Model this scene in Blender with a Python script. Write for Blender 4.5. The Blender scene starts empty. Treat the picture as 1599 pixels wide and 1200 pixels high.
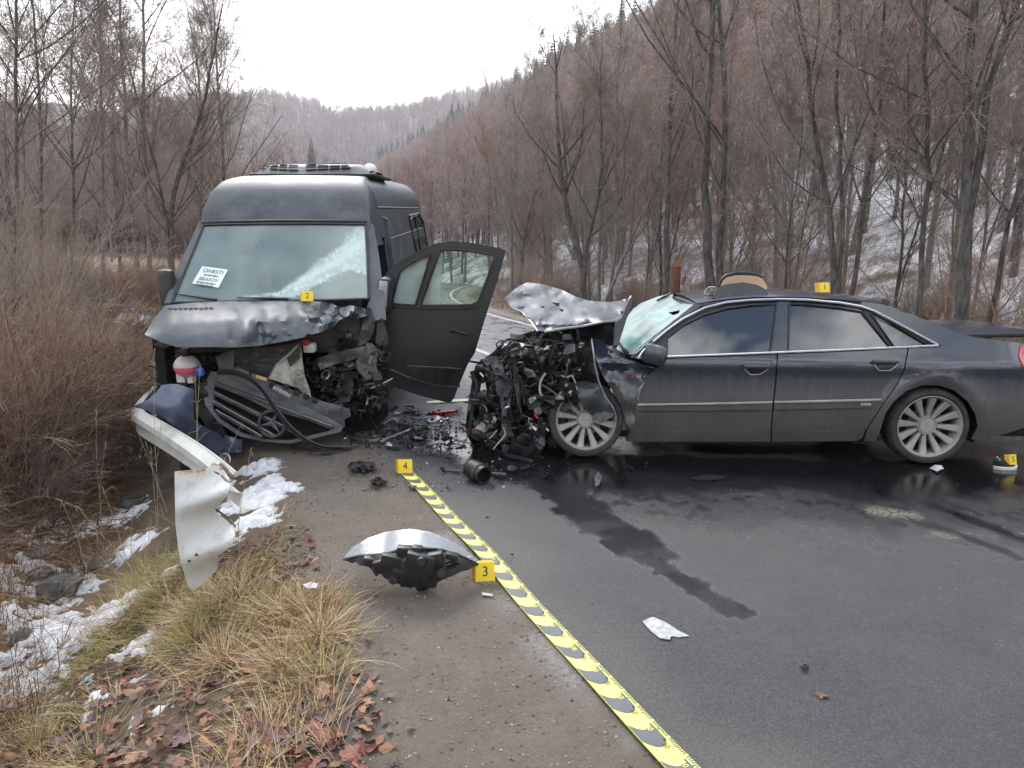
import bpy, bmesh, math, random
import numpy as np
from mathutils import Vector, Matrix, noise as mnoise
from mathutils.geometry import delaunay_2d_cdt

SC = bpy.context.scene
COL = SC.collection
R = math.radians
rnd = random.Random(7)
rng = np.random.default_rng(7)

# ------------------------------------------------------------------ camera, sky, sun, exposure
F, YH, EYE = 1060.0, 415.0, 1.69          # focal length in photo pixels, horizon row, eye height
PITCH = math.atan((600 - YH) / F)
cam_d = bpy.data.cameras.new('camera')
cam = bpy.data.objects.new('camera', cam_d)
COL.objects.link(cam)
cam_d.sensor_width = 36
cam_d.lens = F * 36 / 1599
cam_d.clip_start = 0.05
cam_d.clip_end = 6000
cam.location = (0, 0, EYE)
cam.rotation_euler = (math.pi / 2 - PITCH, 0, 0)
SC.camera = cam

SUN_EL, SUN_AZ = R(42), R(-25)             # azimuth measured from +Y towards +X
W = bpy.data.worlds.new('World')
SC.world = W
W.use_nodes = True
wt = W.node_tree
wt.nodes.clear()
def wn(t, **k):
    n = wt.nodes.new(t)
    for a, b in k.items():
        setattr(n, a, b)
    return n
w_out = wn('ShaderNodeOutputWorld')
w_bg = wn('ShaderNodeBackground')
w_sky = wn('ShaderNodeTexSky', sky_type='NISHITA')
w_sky.sun_disc = False
w_sky.sun_elevation = SUN_EL
w_sky.sun_rotation = SUN_AZ
w_sky.altitude = 700
# cloud deck: a layer of cloud seen in perspective, closing up towards the horizon, with thin blue gaps overhead
w_tc = wn('ShaderNodeTexCoord')
w_sep = wn('ShaderNodeSeparateXYZ')
wt.links.new(w_tc.outputs['Generated'], w_sep.inputs[0])
w_z = wn('ShaderNodeMath', operation='MAXIMUM'); w_z.inputs[1].default_value = 0.06
wt.links.new(w_sep.outputs[2], w_z.inputs[0])
w_dx = wn('ShaderNodeMath', operation='DIVIDE'); w_dy = wn('ShaderNodeMath', operation='DIVIDE')
wt.links.new(w_sep.outputs[0], w_dx.inputs[0]); wt.links.new(w_z.outputs[0], w_dx.inputs[1])
wt.links.new(w_sep.outputs[1], w_dy.inputs[0]); wt.links.new(w_z.outputs[0], w_dy.inputs[1])
w_cmb = wn('ShaderNodeCombineXYZ')
wt.links.new(w_dx.outputs[0], w_cmb.inputs[0]); wt.links.new(w_dy.outputs[0], w_cmb.inputs[1])
w_noi = wn('ShaderNodeTexNoise'); w_noi.inputs['Scale'].default_value = 2.6
w_noi.inputs['Detail'].default_value = 7; w_noi.inputs['Roughness'].default_value = 0.55
wt.links.new(w_cmb.outputs[0], w_noi.inputs['Vector'])
w_thr = wn('ShaderNodeMapRange'); w_thr.inputs[1].default_value = 0.45; w_thr.inputs[2].default_value = 0.59
wt.links.new(w_noi.outputs['Fac'], w_thr.inputs[0])
w_el = wn('ShaderNodeMapRange'); w_el.inputs[1].default_value = 0.45; w_el.inputs[2].default_value = 0.25
w_el.inputs[3].default_value = 0.0; w_el.inputs[4].default_value = 1.0
wt.links.new(w_sep.outputs[2], w_el.inputs[0])
w_cov = wn('ShaderNodeMath', operation='MAXIMUM')
wt.links.new(w_thr.outputs[0], w_cov.inputs[0]); wt.links.new(w_el.outputs[0], w_cov.inputs[1])
w_mix = wn('ShaderNodeMix', data_type='RGBA')
wt.links.new(w_cov.outputs[0], w_mix.inputs['Factor'])
wt.links.new(w_sky.outputs[0], w_mix.inputs['A'])
w_mix.inputs['B'].default_value = (8.9, 8.85, 8.75, 1)
wt.links.new(w_mix.outputs['Result'], w_bg.inputs['Color'])
w_bg.inputs['Strength'].default_value = 0.12
wt.links.new(w_bg.outputs[0], w_out.inputs['Surface'])

sun_d = bpy.data.lights.new('sun', 'SUN')
sun_d.energy = 1.3
sun_d.angle = R(25)
sun_d.color = (1.0, 0.96, 0.9)
sun = bpy.data.objects.new('sun', sun_d)
COL.objects.link(sun)
_sd = Vector((math.sin(SUN_AZ) * math.cos(SUN_EL), math.cos(SUN_AZ) * math.cos(SUN_EL), math.sin(SUN_EL)))
sun.rotation_euler = (-_sd).to_track_quat('-Z', 'Y').to_euler()

vs = SC.view_settings
vs.view_transform = 'Standard'
vs.look = 'None'
vs.gamma = 1
vs.use_curve_mapping = False
vs.exposure = 1.6
SC.cycles.max_bounces = 6
SC.cycles.diffuse_bounces = 3
SC.cycles.transparent_max_bounces = 16
SC.cycles.caustics_reflective = False
SC.cycles.caustics_refractive = False

# ------------------------------------------------------------------ geometry helpers
CAM = Vector((0, 0, EYE))
_fw = Vector((0, math.cos(PITCH), -math.sin(PITCH)))
_up = Vector((0, math.sin(PITCH), math.cos(PITCH)))
def ray(px, py):
    return _fw + Vector((1, 0, 0)) * ((px - 799.5) / F) + _up * ((600 - py) / F)
def G(px, py, z=0.0):
    d = ray(px, py)
    return CAM + d * ((z - EYE) / d.z)
def PY(px, py, Y):
    d = ray(px, py)
    return CAM + d * (Y / d.y)
I4 = Matrix.Identity(4)
class Frame:
    def __init__(s, m):
        s.m = m; s.i = m.inverted(); s.o = s.i @ CAM; s.r = s.i.to_3x3()
    def plane(s, px, py, p0, n):
        d = s.r @ ray(px, py)
        p0 = Vector(p0); n = Vector(n)
        return s.o + d * ((p0 - s.o).dot(n) / d.dot(n))
    def y(s, px, py, v):
        d = s.r @ ray(px, py)
        return s.o + d * ((v - s.o.y) / d.y)
    def x(s, px, py, v):
        d = s.r @ ray(px, py)
        return s.o + d * ((v - s.o.x) / d.x)
    def z(s, px, py, v):
        d = s.r @ ray(px, py)
        return s.o + d * ((v - s.o.z) / d.z)
WF = Frame(I4)

def vnoise(x, y, seed=0):
    x = np.asarray(x, float); y = np.asarray(y, float)
    ix = np.floor(x).astype(np.int64); iy = np.floor(y).astype(np.int64)
    fx = x - ix; fy = y - iy
    fx = fx * fx * (3 - 2 * fx); fy = fy * fy * (3 - 2 * fy)
    def h(a, b):
        n = (a * 374761393 + b * 668265263 + seed * 974634777) & 0xffffffff
        n = ((n ^ (n >> 13)) * 1274126177) & 0xffffffff
        return ((n ^ (n >> 16)) & 0xffff) / 65535.0
    return (h(ix, iy) * (1 - fx) + h(ix + 1, iy) * fx) * (1 - fy) + (h(ix, iy + 1) * (1 - fx) + h(ix + 1, iy + 1) * fx) * fy
def fbm(x, y, seed=0, oct=4):
    a, s, t = 0.5, 0.0, 0.0
    x = np.asarray(x, float); y = np.asarray(y, float)
    for k in range(oct):
        s = s + a * vnoise(x, y, seed + k); t += a
        x = x * 2.03 + 11.3; y = y * 2.03 + 7.7; a *= 0.5
    return s / t
def sstep(a, b, x):
    t = np.clip((np.asarray(x, float) - a) / (b - a), 0, 1)
    return t * t * (3 - 2 * t)

# ------------------------------------------------------------------ materials
def newmat(name):
    m = bpy.data.materials.new(name)
    m.use_nodes = True
    nt = m.node_tree
    return m, nt, nt.nodes['Principled BSDF']
def nd(nt, t, **k):
    n = nt.nodes.new(t)
    for a, b in k.items():
        setattr(n, a, b)
    return n
def rgba(c):
    return (c[0], c[1], c[2], 1)
def noise_fac(nt, scale, lo=.35, hi=.65, detail=6, coord='Object', stretch=None, rough=.6):
    tc = nd(nt, 'ShaderNodeTexCoord')
    src = tc.outputs[coord]
    if stretch:
        mp = nd(nt, 'ShaderNodeMapping'); mp.inputs['Scale'].default_value = stretch
        nt.links.new(src, mp.inputs[0]); src = mp.outputs[0]
    n = nd(nt, 'ShaderNodeTexNoise')
    n.inputs['Scale'].default_value = scale; n.inputs['Detail'].default_value = detail
    n.inputs['Roughness'].default_value = rough
    nt.links.new(src, n.inputs['Vector'])
    mr = nd(nt, 'ShaderNodeMapRange'); mr.inputs[1].default_value = lo; mr.inputs[2].default_value = hi
    nt.links.new(n.outputs['Fac'], mr.inputs[0])
    return mr.outputs[0], n.outputs['Fac']
def mixc(nt, f, a, b):
    m = nd(nt, 'ShaderNodeMix', data_type='RGBA')
    if hasattr(f, 'links') or hasattr(f, 'node'):
        nt.links.new(f, m.inputs['Factor'])
    else:
        m.inputs['Factor'].default_value = f
    for s, v in (('A', a), ('B', b)):
        if isinstance(v, tuple):
            m.inputs[s].default_value = rgba(v)
        else:
            nt.links.new(v, m.inputs[s])
    return m.outputs['Result']
def mixf(nt, f, a, b):
    m = nd(nt, 'ShaderNodeMix', data_type='FLOAT')
    nt.links.new(f, m.inputs['Factor'])
    for s, v in (('A', a), ('B', b)):
        if isinstance(v, (int, float)):
            m.inputs[s].default_value = v
        else:
            nt.links.new(v, m.inputs[s])
    return m.outputs['Result']
def mul(nt, a, b, op='MULTIPLY', clamp=False):
    m = nd(nt, 'ShaderNodeMath', operation=op); m.use_clamp = clamp
    for i, v in enumerate((a, b)):
        if isinstance(v, (int, float)):
            m.inputs[i].default_value = v
        else:
            nt.links.new(v, m.inputs[i])
    return m.outputs[0]
def bump(nt, bs, fac, strength, dist=.01):
    b = nd(nt, 'ShaderNodeBump'); b.inputs['Strength'].default_value = strength; b.inputs['Distance'].default_value = dist
    nt.links.new(fac, b.inputs['Height'])
    nt.links.new(b.outputs[0], bs.inputs['Normal'])
def attr(nt, name, out='Fac'):
    a = nd(nt, 'ShaderNodeAttribute'); a.attribute_name = name
    return a.outputs[out]
def M(name, c1, c2=None, scale=6, rough=.6, metal=0.0, bmp=0.0, bscale=60, coat=0.0, spec=.5, lo=.35, hi=.65, stretch=None, rough2=None, crough=.08):
    m, nt, bs = newmat(name)
    if c2 is None:
        c2 = tuple(min(1, v * 1.5 + .004) for v in c1)
    f, raw = noise_fac(nt, scale, lo, hi, stretch=stretch)
    nt.links.new(mixc(nt, f, c1, c2), bs.inputs['Base Color'])
    if rough2 is not None:
        nt.links.new(mixf(nt, f, rough, rough2), bs.inputs['Roughness'])
    else:
        bs.inputs['Roughness'].default_value = rough
    bs.inputs['Metallic'].default_value = metal
    bs.inputs['Coat Weight'].default_value = coat
    bs.inputs['Coat Roughness'].default_value = crough
    bs.inputs['Specular IOR Level'].default_value = spec
    if bmp:
        f2, raw2 = noise_fac(nt, bscale, .2, .8)
        bump(nt, bs, f2, bmp, .02)
    return m

m_black = M('black_plastic', (.006, .006, .007), (.022, .022, .022), 9, .45, bmp=.08)
m_blackd = M('dusty_black_plastic', (.012, .012, .013), (.06, .057, .053), 7, .6, bmp=.1)
m_rubber = M('tyre_rubber', (.018, .018, .018), (.05, .048, .044), 10, .8, bmp=.15)
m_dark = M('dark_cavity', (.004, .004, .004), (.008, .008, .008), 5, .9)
m_grey = M('grey_plastic', (.07, .075, .078), (.14, .145, .15), 6, .55)
m_lgrey = M('light_grey_plastic', (.25, .26, .26), (.4, .4, .39), 8, .5)
m_alu = M('aluminium', (.25, .25, .25), (.45, .44, .43), 12, .4, metal=.8)
m_steel = M('dirty_steel', (.06, .055, .05), (.16, .15, .14), 9, .5, metal=.55, bmp=.15)
m_chrome = M('chrome_trim', (.62, .63, .65), (.75, .76, .78), 10, .22, metal=.9)
m_red = M('red_plastic', (.45, .012, .02), (.6, .03, .04), 9, .4)
m_blue = M('blue_cap', (.01, .08, .35), (.02, .14, .5), 9, .4)
m_white = M('white_plastic', (.55, .55, .53), (.75, .75, .73), 9, .5)
m_cream = M('cream_panel', (.34, .32, .26), (.5, .48, .4), 14, .6, bmp=.2)
m_rimal = M('dirty_alloy', (.27, .262, .24), (.38, .37, .34), 7, .5, metal=.2)
m_yellow = M('marker_yellow', (.78, .56, .02), (.85, .63, .04), 9, .5)
m_yellow_shaded = M('marker_shaded_side', (.62, .36, .015), (.7, .42, .02), 9, .5)  # same yellow card; the shade on its side is put into the colour
m_ink = M('black_ink', (.012, .012, .012), (.02, .02, .02), 9, .6)
m_rust = M('rusty_metal', (.16, .05, .02), (.3, .11, .05), 18, .8, bmp=.3)

def paint(name, base, grime=None, z0=.5, z1=.75, amount=1.0, dust=(.16, .165, .17), dustamt=.35, flakescale=7, crough=.06, rough=.35, coatw=1.0):
    m, nt, bs = newmat(name)
    f, raw = noise_fac(nt, flakescale, .35, .75, rough=.7)
    fd = mul(nt, f, dustamt)
    col = mixc(nt, fd, base, dust)
    rg = mixf(nt, fd, rough, .75)
    ct = mixf(nt, fd, coatw, .25 * coatw)
    if grime:
        tc = nd(nt, 'ShaderNodeTexCoord'); sp = nd(nt, 'ShaderNodeSeparateXYZ')
        nt.links.new(tc.outputs['Object'], sp.inputs[0])
        # streaky lower edge of the road dirt
        f2, r2 = noise_fac(nt, 5, .3, .7, stretch=(4, 1, .6))
        zz = mul(nt, sp.outputs[2], mul(nt, f2, .07), 'ADD')
        mr = nd(nt, 'ShaderNodeMapRange'); mr.inputs[1].default_value = z1; mr.inputs[2].default_value = z0
        nt.links.new(zz, mr.inputs[0])
        f3, r3 = noise_fac(nt, 9, .3, .72, stretch=(5, 1, .35), rough=.7)
        f4, r4 = noise_fac(nt, 2.3, .3, .7)
        g = mul(nt, mr.outputs[0], mul(nt, mul(nt, mul(nt, f3, f4, 'ADD'), .32), .42, 'ADD'))
        g = mul(nt, g, amount)
        col = mixc(nt, g, col, grime)
        rg = mixf(nt, g, rg, .8)
        ct = mixf(nt, g, ct, 0.0)
    nt.links.new(col, bs.inputs['Base Color'])
    nt.links.new(rg, bs.inputs['Roughness'])
    nt.links.new(ct, bs.inputs['Coat Weight'])
    bs.inputs['Coat Roughness'].default_value = crough
    bs.inputs['Metallic'].default_value = .0
    return m
m_navy = paint('navy_car_paint', (.009, .014, .024), grime=(.145, .142, .125), z0=.62, z1=.82, amount=.72, dustamt=.04, crough=.03)
m_navyroof = paint('navy_roof_paint', (.011, .014, .03), dustamt=.18, crough=.15)
m_hood = paint('crumpled_bonnet_paint', (.04, .044, .056), dust=(.11, .115, .125), dustamt=.4, flakescale=25, crough=.3, coatw=.35, rough=.5)
m_van = paint('dark_van_paint', (.024, .030, .034), dust=(.14, .16, .175), dustamt=.62, flakescale=4, crough=.35, coatw=.35, rough=.5)
m_vanblue = paint('van_wing_paint', (.04, .055, .105), dust=(.12, .14, .2), dustamt=.3, crough=.25)
m_vandoor = paint('van_door_paint', (.006, .009, .010), grime=(.018, .018, .017), z0=.3, z1=1.2, amount=.5, dust=(.035, .042, .045), dustamt=.22, flakescale=4, crough=.3, coatw=.4)

def glassmat(name, tint, dust, dust_amt, mirror=.06, attrname=None, rough=.02, crackcol=(.6, .7, .66)):
    m, nt, bs = newmat(name)
    out = nt.nodes['Material Output']
    nt.nodes.remove(bs)
    tr = nd(nt, 'ShaderNodeBsdfTransparent'); tr.inputs[0].default_value = rgba(tint)
    gl = nd(nt, 'ShaderNodeBsdfGlossy'); gl.inputs['Roughness'].default_value = rough
    df = nd(nt, 'ShaderNodeBsdfDiffuse'); df.inputs[0].default_value = rgba(dust)
    fr = nd(nt, 'ShaderNodeFresnel'); fr.inputs[0].default_value = 1.5
    fa = mul(nt, fr.outputs[0], mirror, 'ADD', True)
    mx = nd(nt, 'ShaderNodeMixShader'); nt.links.new(fa, mx.inputs[0])
    nt.links.new(tr.outputs[0], mx.inputs[1]); nt.links.new(gl.outputs[0], mx.inputs[2])
    f, r = noise_fac(nt, 3, .2, .8, rough=.45)
    da = mul(nt, mul(nt, f, .45), .55, 'ADD')
    da = mul(nt, da, dust_amt)
    if attrname:
        a = attr(nt, attrname)
        da = mul(nt, da, a, 'ADD', True)
        cc = mixc(nt, a, dust, crackcol)
        nt.links.new(cc, df.inputs[0])
    m2 = nd(nt, 'ShaderNodeMixShader'); nt.links.new(da, m2.inputs[0])
    nt.links.new(mx.outputs[0], m2.inputs[1]); nt.links.new(df.outputs[0], m2.inputs[2])
    nt.links.new(m2.outputs[0], out.inputs['Surface'])
    return m
m_vwind = glassmat('dusty_windscreen', (.55, .68, .64), (.34, .42, .395), .55, .06, 'crack')
m_doorglass = glassmat('green_door_glass', (.76, .85, .80), (.36, .42, .39), .08, .03, 'crack', crackcol=(.45, .58, .54))
m_cwind = glassmat('shattered_windscreen', (.4, .62, .58), (.50, .58, .56), .80, .03, 'crack', rough=.15, crackcol=(.12, .27, .235))
m_carglass = glassmat('dark_tinted_glass', (.30, .35, .36), (.10, .11, .115), .08, .10, rough=.01)
m_lens = glassmat('clear_lamp_lens', (.9, .92, .93), (.58, .60, .62), .42, .0, rough=.25)

# ------------------------------------------------------------------ mesh helpers
def children_of(o):
    return [c for c in bpy.data.objects if c.parent == o]
def link(name, me, parent=None, mats=()):
    o = bpy.data.objects.new(name, me)
    COL.objects.link(o)
    for m in (mats if isinstance(mats, (list, tuple)) else [mats]):
        me.materials.append(m)
    if parent is not None:
        o.parent = parent
    return o
def tag(o, label=None, cat=None, group=None, kind=None):
    for k, v in (('label', label), ('category', cat), ('group', group), ('kind', kind)):
        if v:
            o[k] = v
    return o
def empty(name, m=None, label=None, cat=None, group=None):
    o = bpy.data.objects.new(name, None)
    COL.objects.link(o)
    o.empty_display_size = .1
    if m is not None:
        o.matrix_world = m if isinstance(m, Matrix) else Matrix.Translation(m)
    return tag(o, label, cat, group)
def finish(me, ang=40):
    me.update()
    if ang is None:
        return
    me.polygons.foreach_set('use_smooth', [True] * len(me.polygons))
    me.set_sharp_from_angle(angle=R(ang))
def mesh_np(name, V, Fa, smooth=True, cols=None, attrs=None):
    """V (n,3), Fa (m,k) uniform polygons"""
    V = np.asarray(V, np.float32); Fa = np.asarray(Fa, np.int32)
    me = bpy.data.meshes.new(name)
    me.vertices.add(len(V)); me.vertices.foreach_set('co', V.ravel())
    k = Fa.shape[1]
    me.loops.add(Fa.size); me.loops.foreach_set('vertex_index', Fa.ravel())
    me.polygons.add(len(Fa))
    me.polygons.foreach_set('loop_start', np.arange(0, Fa.size, k, dtype=np.int32))
    me.polygons.foreach_set('use_smooth', np.full(len(Fa), smooth))
    if cols is not None:
        a = me.attributes.new('col', 'FLOAT_COLOR', 'POINT')
        c = np.ones((len(V), 4), np.float32); c[:, :3] = cols
        a.data.foreach_set('color', c.ravel())
    for nme, v in (attrs or {}).items():
        a = me.attributes.new(nme, 'FLOAT', 'POINT')
        a.data.foreach_set('value', np.asarray(v, np.float32).ravel())
    me.update(calc_edges=True)
    me.validate()
    return me
def grid_faces(nu, nv):
    i = np.arange(nu - 1)[:, None] * nv + np.arange(nv - 1)[None, :]
    return np.stack([i, i + nv, i + nv + 1, i + 1], -1).reshape(-1, 4)

class MB:
    def __init__(s):
        s.v = []; s.f = []; s.m = []
    def add(s, vs_, fs_, mi=0):
        o = len(s.v)
        s.v += [tuple(v) for v in vs_]
        s.f += [tuple(i + o for i in f) for f in fs_]
        s.m += [mi] * len(fs_)
        return s
    def box(s, c, size, rot=None, mi=0, taper=1.0):
        a, b, d = size[0] / 2, size[1] / 2, size[2] / 2
        P = [Vector((x * a * (taper if z > 0 else 1), y * b * (taper if z > 0 else 1), z * d)) for z in (-1, 1) for y in (-1, 1) for x in (-1, 1)]
        if rot is not None:
            P = [rot @ p for p in P]
        c = Vector(c)
        return s.add([p + c for p in P], [(0, 2, 3, 1), (4, 5, 7, 6), (0, 1, 5, 4), (2, 6, 7, 3), (0, 4, 6, 2), (1, 3, 7, 5)], mi)
    def bbox(s, c, size, rot=None, mi=0, bev=.01):
        """box with chamfered edges"""
        bm = bmesh.new()
        bmesh.ops.create_cube(bm, size=1)
        bmesh.ops.scale(bm, vec=size, verts=bm.verts)
        bmesh.ops.bevel(bm, geom=bm.edges[:], offset=bev, segments=2, affect='EDGES', profile=.5)
        c = Vector(c)
        vs_ = [(rot @ v.co if rot is not None else v.co) + c for v in bm.verts]
        bm.verts.index_update()
        fs_ = [[v.index for v in f.verts] for f in bm.faces]
        bm.free()
        return s.add(vs_, fs_, mi)
    def tube(s, pts, r, n=6, mi=0, cap=True, closed=False):
        pts = [Vector(p) for p in pts]
        rr = r if isinstance(r, (list, tuple)) else [r] * len(pts)
        vs_, fs_ = [], []
        N = len(pts)
        ref = None
        for i, p in enumerate(pts):
            if closed:
                t = pts[(i + 1) % N] - pts[i - 1]
            else:
                t = pts[min(i + 1, N - 1)] - pts[max(i - 1, 0)]
            t.normalize()
            if ref is None:
                ref = Vector((0, 0, 1)) if abs(t.z) < .9 else Vector((1, 0, 0))
            u = ref - t * ref.dot(t)
            if u.length < 1e-5:
                u = t.orthogonal()
            u.normalize(); ref = u
            w = t.cross(u)
            for k in range(n):
                a = 2 * math.pi * k / n
                vs_.append(p + (u * math.cos(a) + w * math.sin(a)) * rr[i])
        for i in range(N if closed else N - 1):
            j = (i + 1) % N
            for k in range(n):
                fs_.append((i * n + k, i * n + (k + 1) % n, j * n + (k + 1) % n, j * n + k))
        if cap and not closed:
            fs_.append(tuple(reversed(range(n)))); fs_.append(tuple(range((N - 1) * n, N * n)))
        return s.add(vs_, fs_, mi)
    def lathe(s, prof, o, axis, n=32, mi=0, closed=False):
        """prof: list of (r, h) along axis"""
        o = Vector(o); a = Vector(axis).normalized()
        u = a.orthogonal().normalized(); w = a.cross(u)
        vs_, fs_ = [], []
        for (r, h) in prof:
            for k in range(n):
                t = 2 * math.pi * k / n
                vs_.append(o + a * h + (u * math.cos(t) + w * math.sin(t)) * r)
        L = len(prof)
        for i in range(L if closed else L - 1):
            j = (i + 1) % L
            for k in range(n):
                fs_.append((i * n + k, i * n + (k + 1) % n, j * n + (k + 1) % n, j * n + k))
        return s.add(vs_, fs_, mi)
    def ball(s, c, r, n=12, mi=0, sc=(1, 1, 1)):
        c = Vector(c)
        vs_, fs_ = [], []
        h = n // 2
        for i in range(h + 1):
            ph = math.pi * i / h
            for k in range(n):
                t = 2 * math.pi * k / n
                vs_.append(c + Vector((r * math.sin(ph) * math.cos(t) * sc[0], r * math.sin(ph) * math.sin(t) * sc[1], r * math.cos(ph) * sc[2])))
        for i in range(h):
            for k in range(n):
                fs_.append((i * n + k, (i + 1) * n + k, (i + 1) * n + (k + 1) % n, i * n + (k + 1) % n))
        return s.add(vs_, fs_, mi)
    def prism(s, poly, d, mi=0):
        """poly: 3-D points, d: thickness vector"""
        d = Vector(d); P = [Vector(p) for p in poly]
        n = len(P)
        fs_ = [tuple(range(n)), tuple(reversed(range(n, 2 * n)))]
        for i in range(n):
            j = (i + 1) % n
            fs_.append((i, i + n, j + n, j))
        return s.add(P + [p + d for p in P], fs_, mi)
    def build(s, name, mats, parent=None, ang=40):
        me = bpy.data.meshes.new(name)
        me.from_pydata([tuple(v) for v in s.v], [], s.f)
        mats = mats if isinstance(mats, (list, tuple)) else [mats]
        o = link(name, me, parent, mats)
        if len(mats) > 1:
            me.polygons.foreach_set('material_index', s.m)
        finish(me, ang)
        return o

def inpoly(x, y, P):
    c = False
    j = len(P) - 1
    for i in range(len(P)):
        xi, yi = P[i]; xj, yj = P[j]
        if (yi > y) != (yj > y) and x < (xj - xi) * (y - yi) / (yj - yi + 1e-12) + xi:
            c = not c
        j = i
    return c
def resample(P, step, closed=True):
    out = []
    n = len(P)
    for i in range(n if closed else n - 1):
        a = P[i]; b = P[(i + 1) % n]
        L = math.hypot(b[0] - a[0], b[1] - a[1])
        k = max(1, int(round(L / step)))
        for q in range(k):
            out.append((a[0] + (b[0] - a[0]) * q / k, a[1] + (b[1] - a[1]) * q / k))
    if not closed:
        out.append(P[-1])
    return out
def panel(name, poly, fn, mats, parent, step=8, holes=(), thick=.005, frame=WF, attrs=None, ang=35, jit=.25, both=False, seed=0, rimmat=None):
    """sheet with a traced outline; fn(px,py) gives its 3-D point in the parent's frame; real thickness away from the viewer"""
    rl = random.Random(seed)
    pts, edges = [], []
    for P in [poly] + list(holes):
        q = resample(P, step)
        o = len(pts)
        pts += q
        edges += [(o + i, o + (i + 1) % len(q)) for i in range(len(q))]
    nb = len(pts)
    x0 = min(p[0] for p in poly); x1 = max(p[0] for p in poly); y0 = min(p[1] for p in poly); y1 = max(p[1] for p in poly)
    bnd = np.array(pts)
    yy = y0 + step * .5
    while yy < y1:
        xx = x0 + step * .5
        while xx < x1:
            a = xx + rl.uniform(-jit, jit) * step; b = yy + rl.uniform(-jit, jit) * step
            if inpoly(a, b, poly) and not any(inpoly(a, b, h) for h in holes):
                if np.min((bnd[:, 0] - a) ** 2 + (bnd[:, 1] - b) ** 2) > (step * .4) ** 2:
                    pts.append((a, b))
            xx += step
        yy += step
    res = delaunay_2d_cdt([Vector((p[0], -p[1])) for p in pts], edges, [], 1, 1e-6)
    vc = [(v.x, -v.y) for v in res[0]]
    fs_ = []
    for f in res[2]:
        cx = sum(vc[i][0] for i in f) / len(f); cy = sum(vc[i][1] for i in f) / len(f)
        if inpoly(cx, cy, poly) and not any(inpoly(cx, cy, h) for h in holes):
            fs_.append(tuple(f))
    V = [Vector(fn(a, b)) for a, b in vc]
    # normals
    N = [Vector((0, 0, 0)) for _ in V]
    for f in fs_:
        n = (V[f[1]] - V[f[0]]).cross(V[f[2]] - V[f[0]])
        for i in f:
            N[i] += n
    vd = frame.r @ ray(sum(p[0] for p in poly) / len(poly), sum(p[1] for p in poly) / len(poly))
    tot = Vector((0, 0, 0))
    for n in N:
        tot += n
    sg = 1 if tot.dot(vd) > 0 else -1
    n0 = len(V)
    B = [V[i] + (N[i].normalized() if N[i].length > 0 else vd) * sg * thick for i in range(n0)]
    if sg > 0:
        fs_ = [tuple(reversed(f)) for f in fs_]
    cnt = {}
    for f in fs_:
        for i in range(len(f)):
            a, b = f[i], f[(i + 1) % len(f)]
            cnt[(a, b)] = 1
    rim = [(b, a, a + n0, b + n0) for (a, b) in cnt if (b, a) not in cnt]
    allf = fs_ + [tuple(i + n0 for i in reversed(f)) for f in fs_] + rim
    me = bpy.data.meshes.new(name)
    me.from_pydata([tuple(v) for v in V + B], [], allf)
    mats = mats if isinstance(mats, (list, tuple)) else [mats]
    o = link(name, me, parent, mats)
    if len(mats) > 1:
        mi = [0] * len(fs_) + [1] * (len(allf) - len(fs_))
        me.polygons.foreach_set('material_index', mi)
    for an, af in (attrs or {}).items():
        A = me.attributes.new(an, 'FLOAT', 'POINT')
        vals = [af(a, b) for a, b in vc]
        A.data.foreach_set('value', vals + vals)
    finish(me, ang)
    return o
def text_mesh(txt, size):
    c = bpy.data.curves.new('lettering', 'FONT')
    c.body = txt; c.size = size; c.align_x = 'CENTER'; c.align_y = 'CENTER'
    o = bpy.data.objects.new('lettering', c)
    COL.objects.link(o)
    dg = bpy.context.evaluated_depsgraph_get()
    me = bpy.data.meshes.new_from_object(o.evaluated_get(dg))
    vs_ = [Vector(v.co) for v in me.vertices]; fs_ = [tuple(p.vertices) for p in me.polygons]
    bpy.data.objects.remove(o); bpy.data.meshes.remove(me)
    return vs_, fs_
def put_text(mb, txt, size, o, ux, uy, mi=0, bold=0.0, sx=1.0):
    vs_, fs_ = text_mesh(txt, size)
    ux = Vector(ux).normalized(); uy = Vector(uy).normalized(); o = Vector(o)
    mb.add([o + ux * v.x * sx + uy * v.y for v in vs_], fs_, mi)

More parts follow.
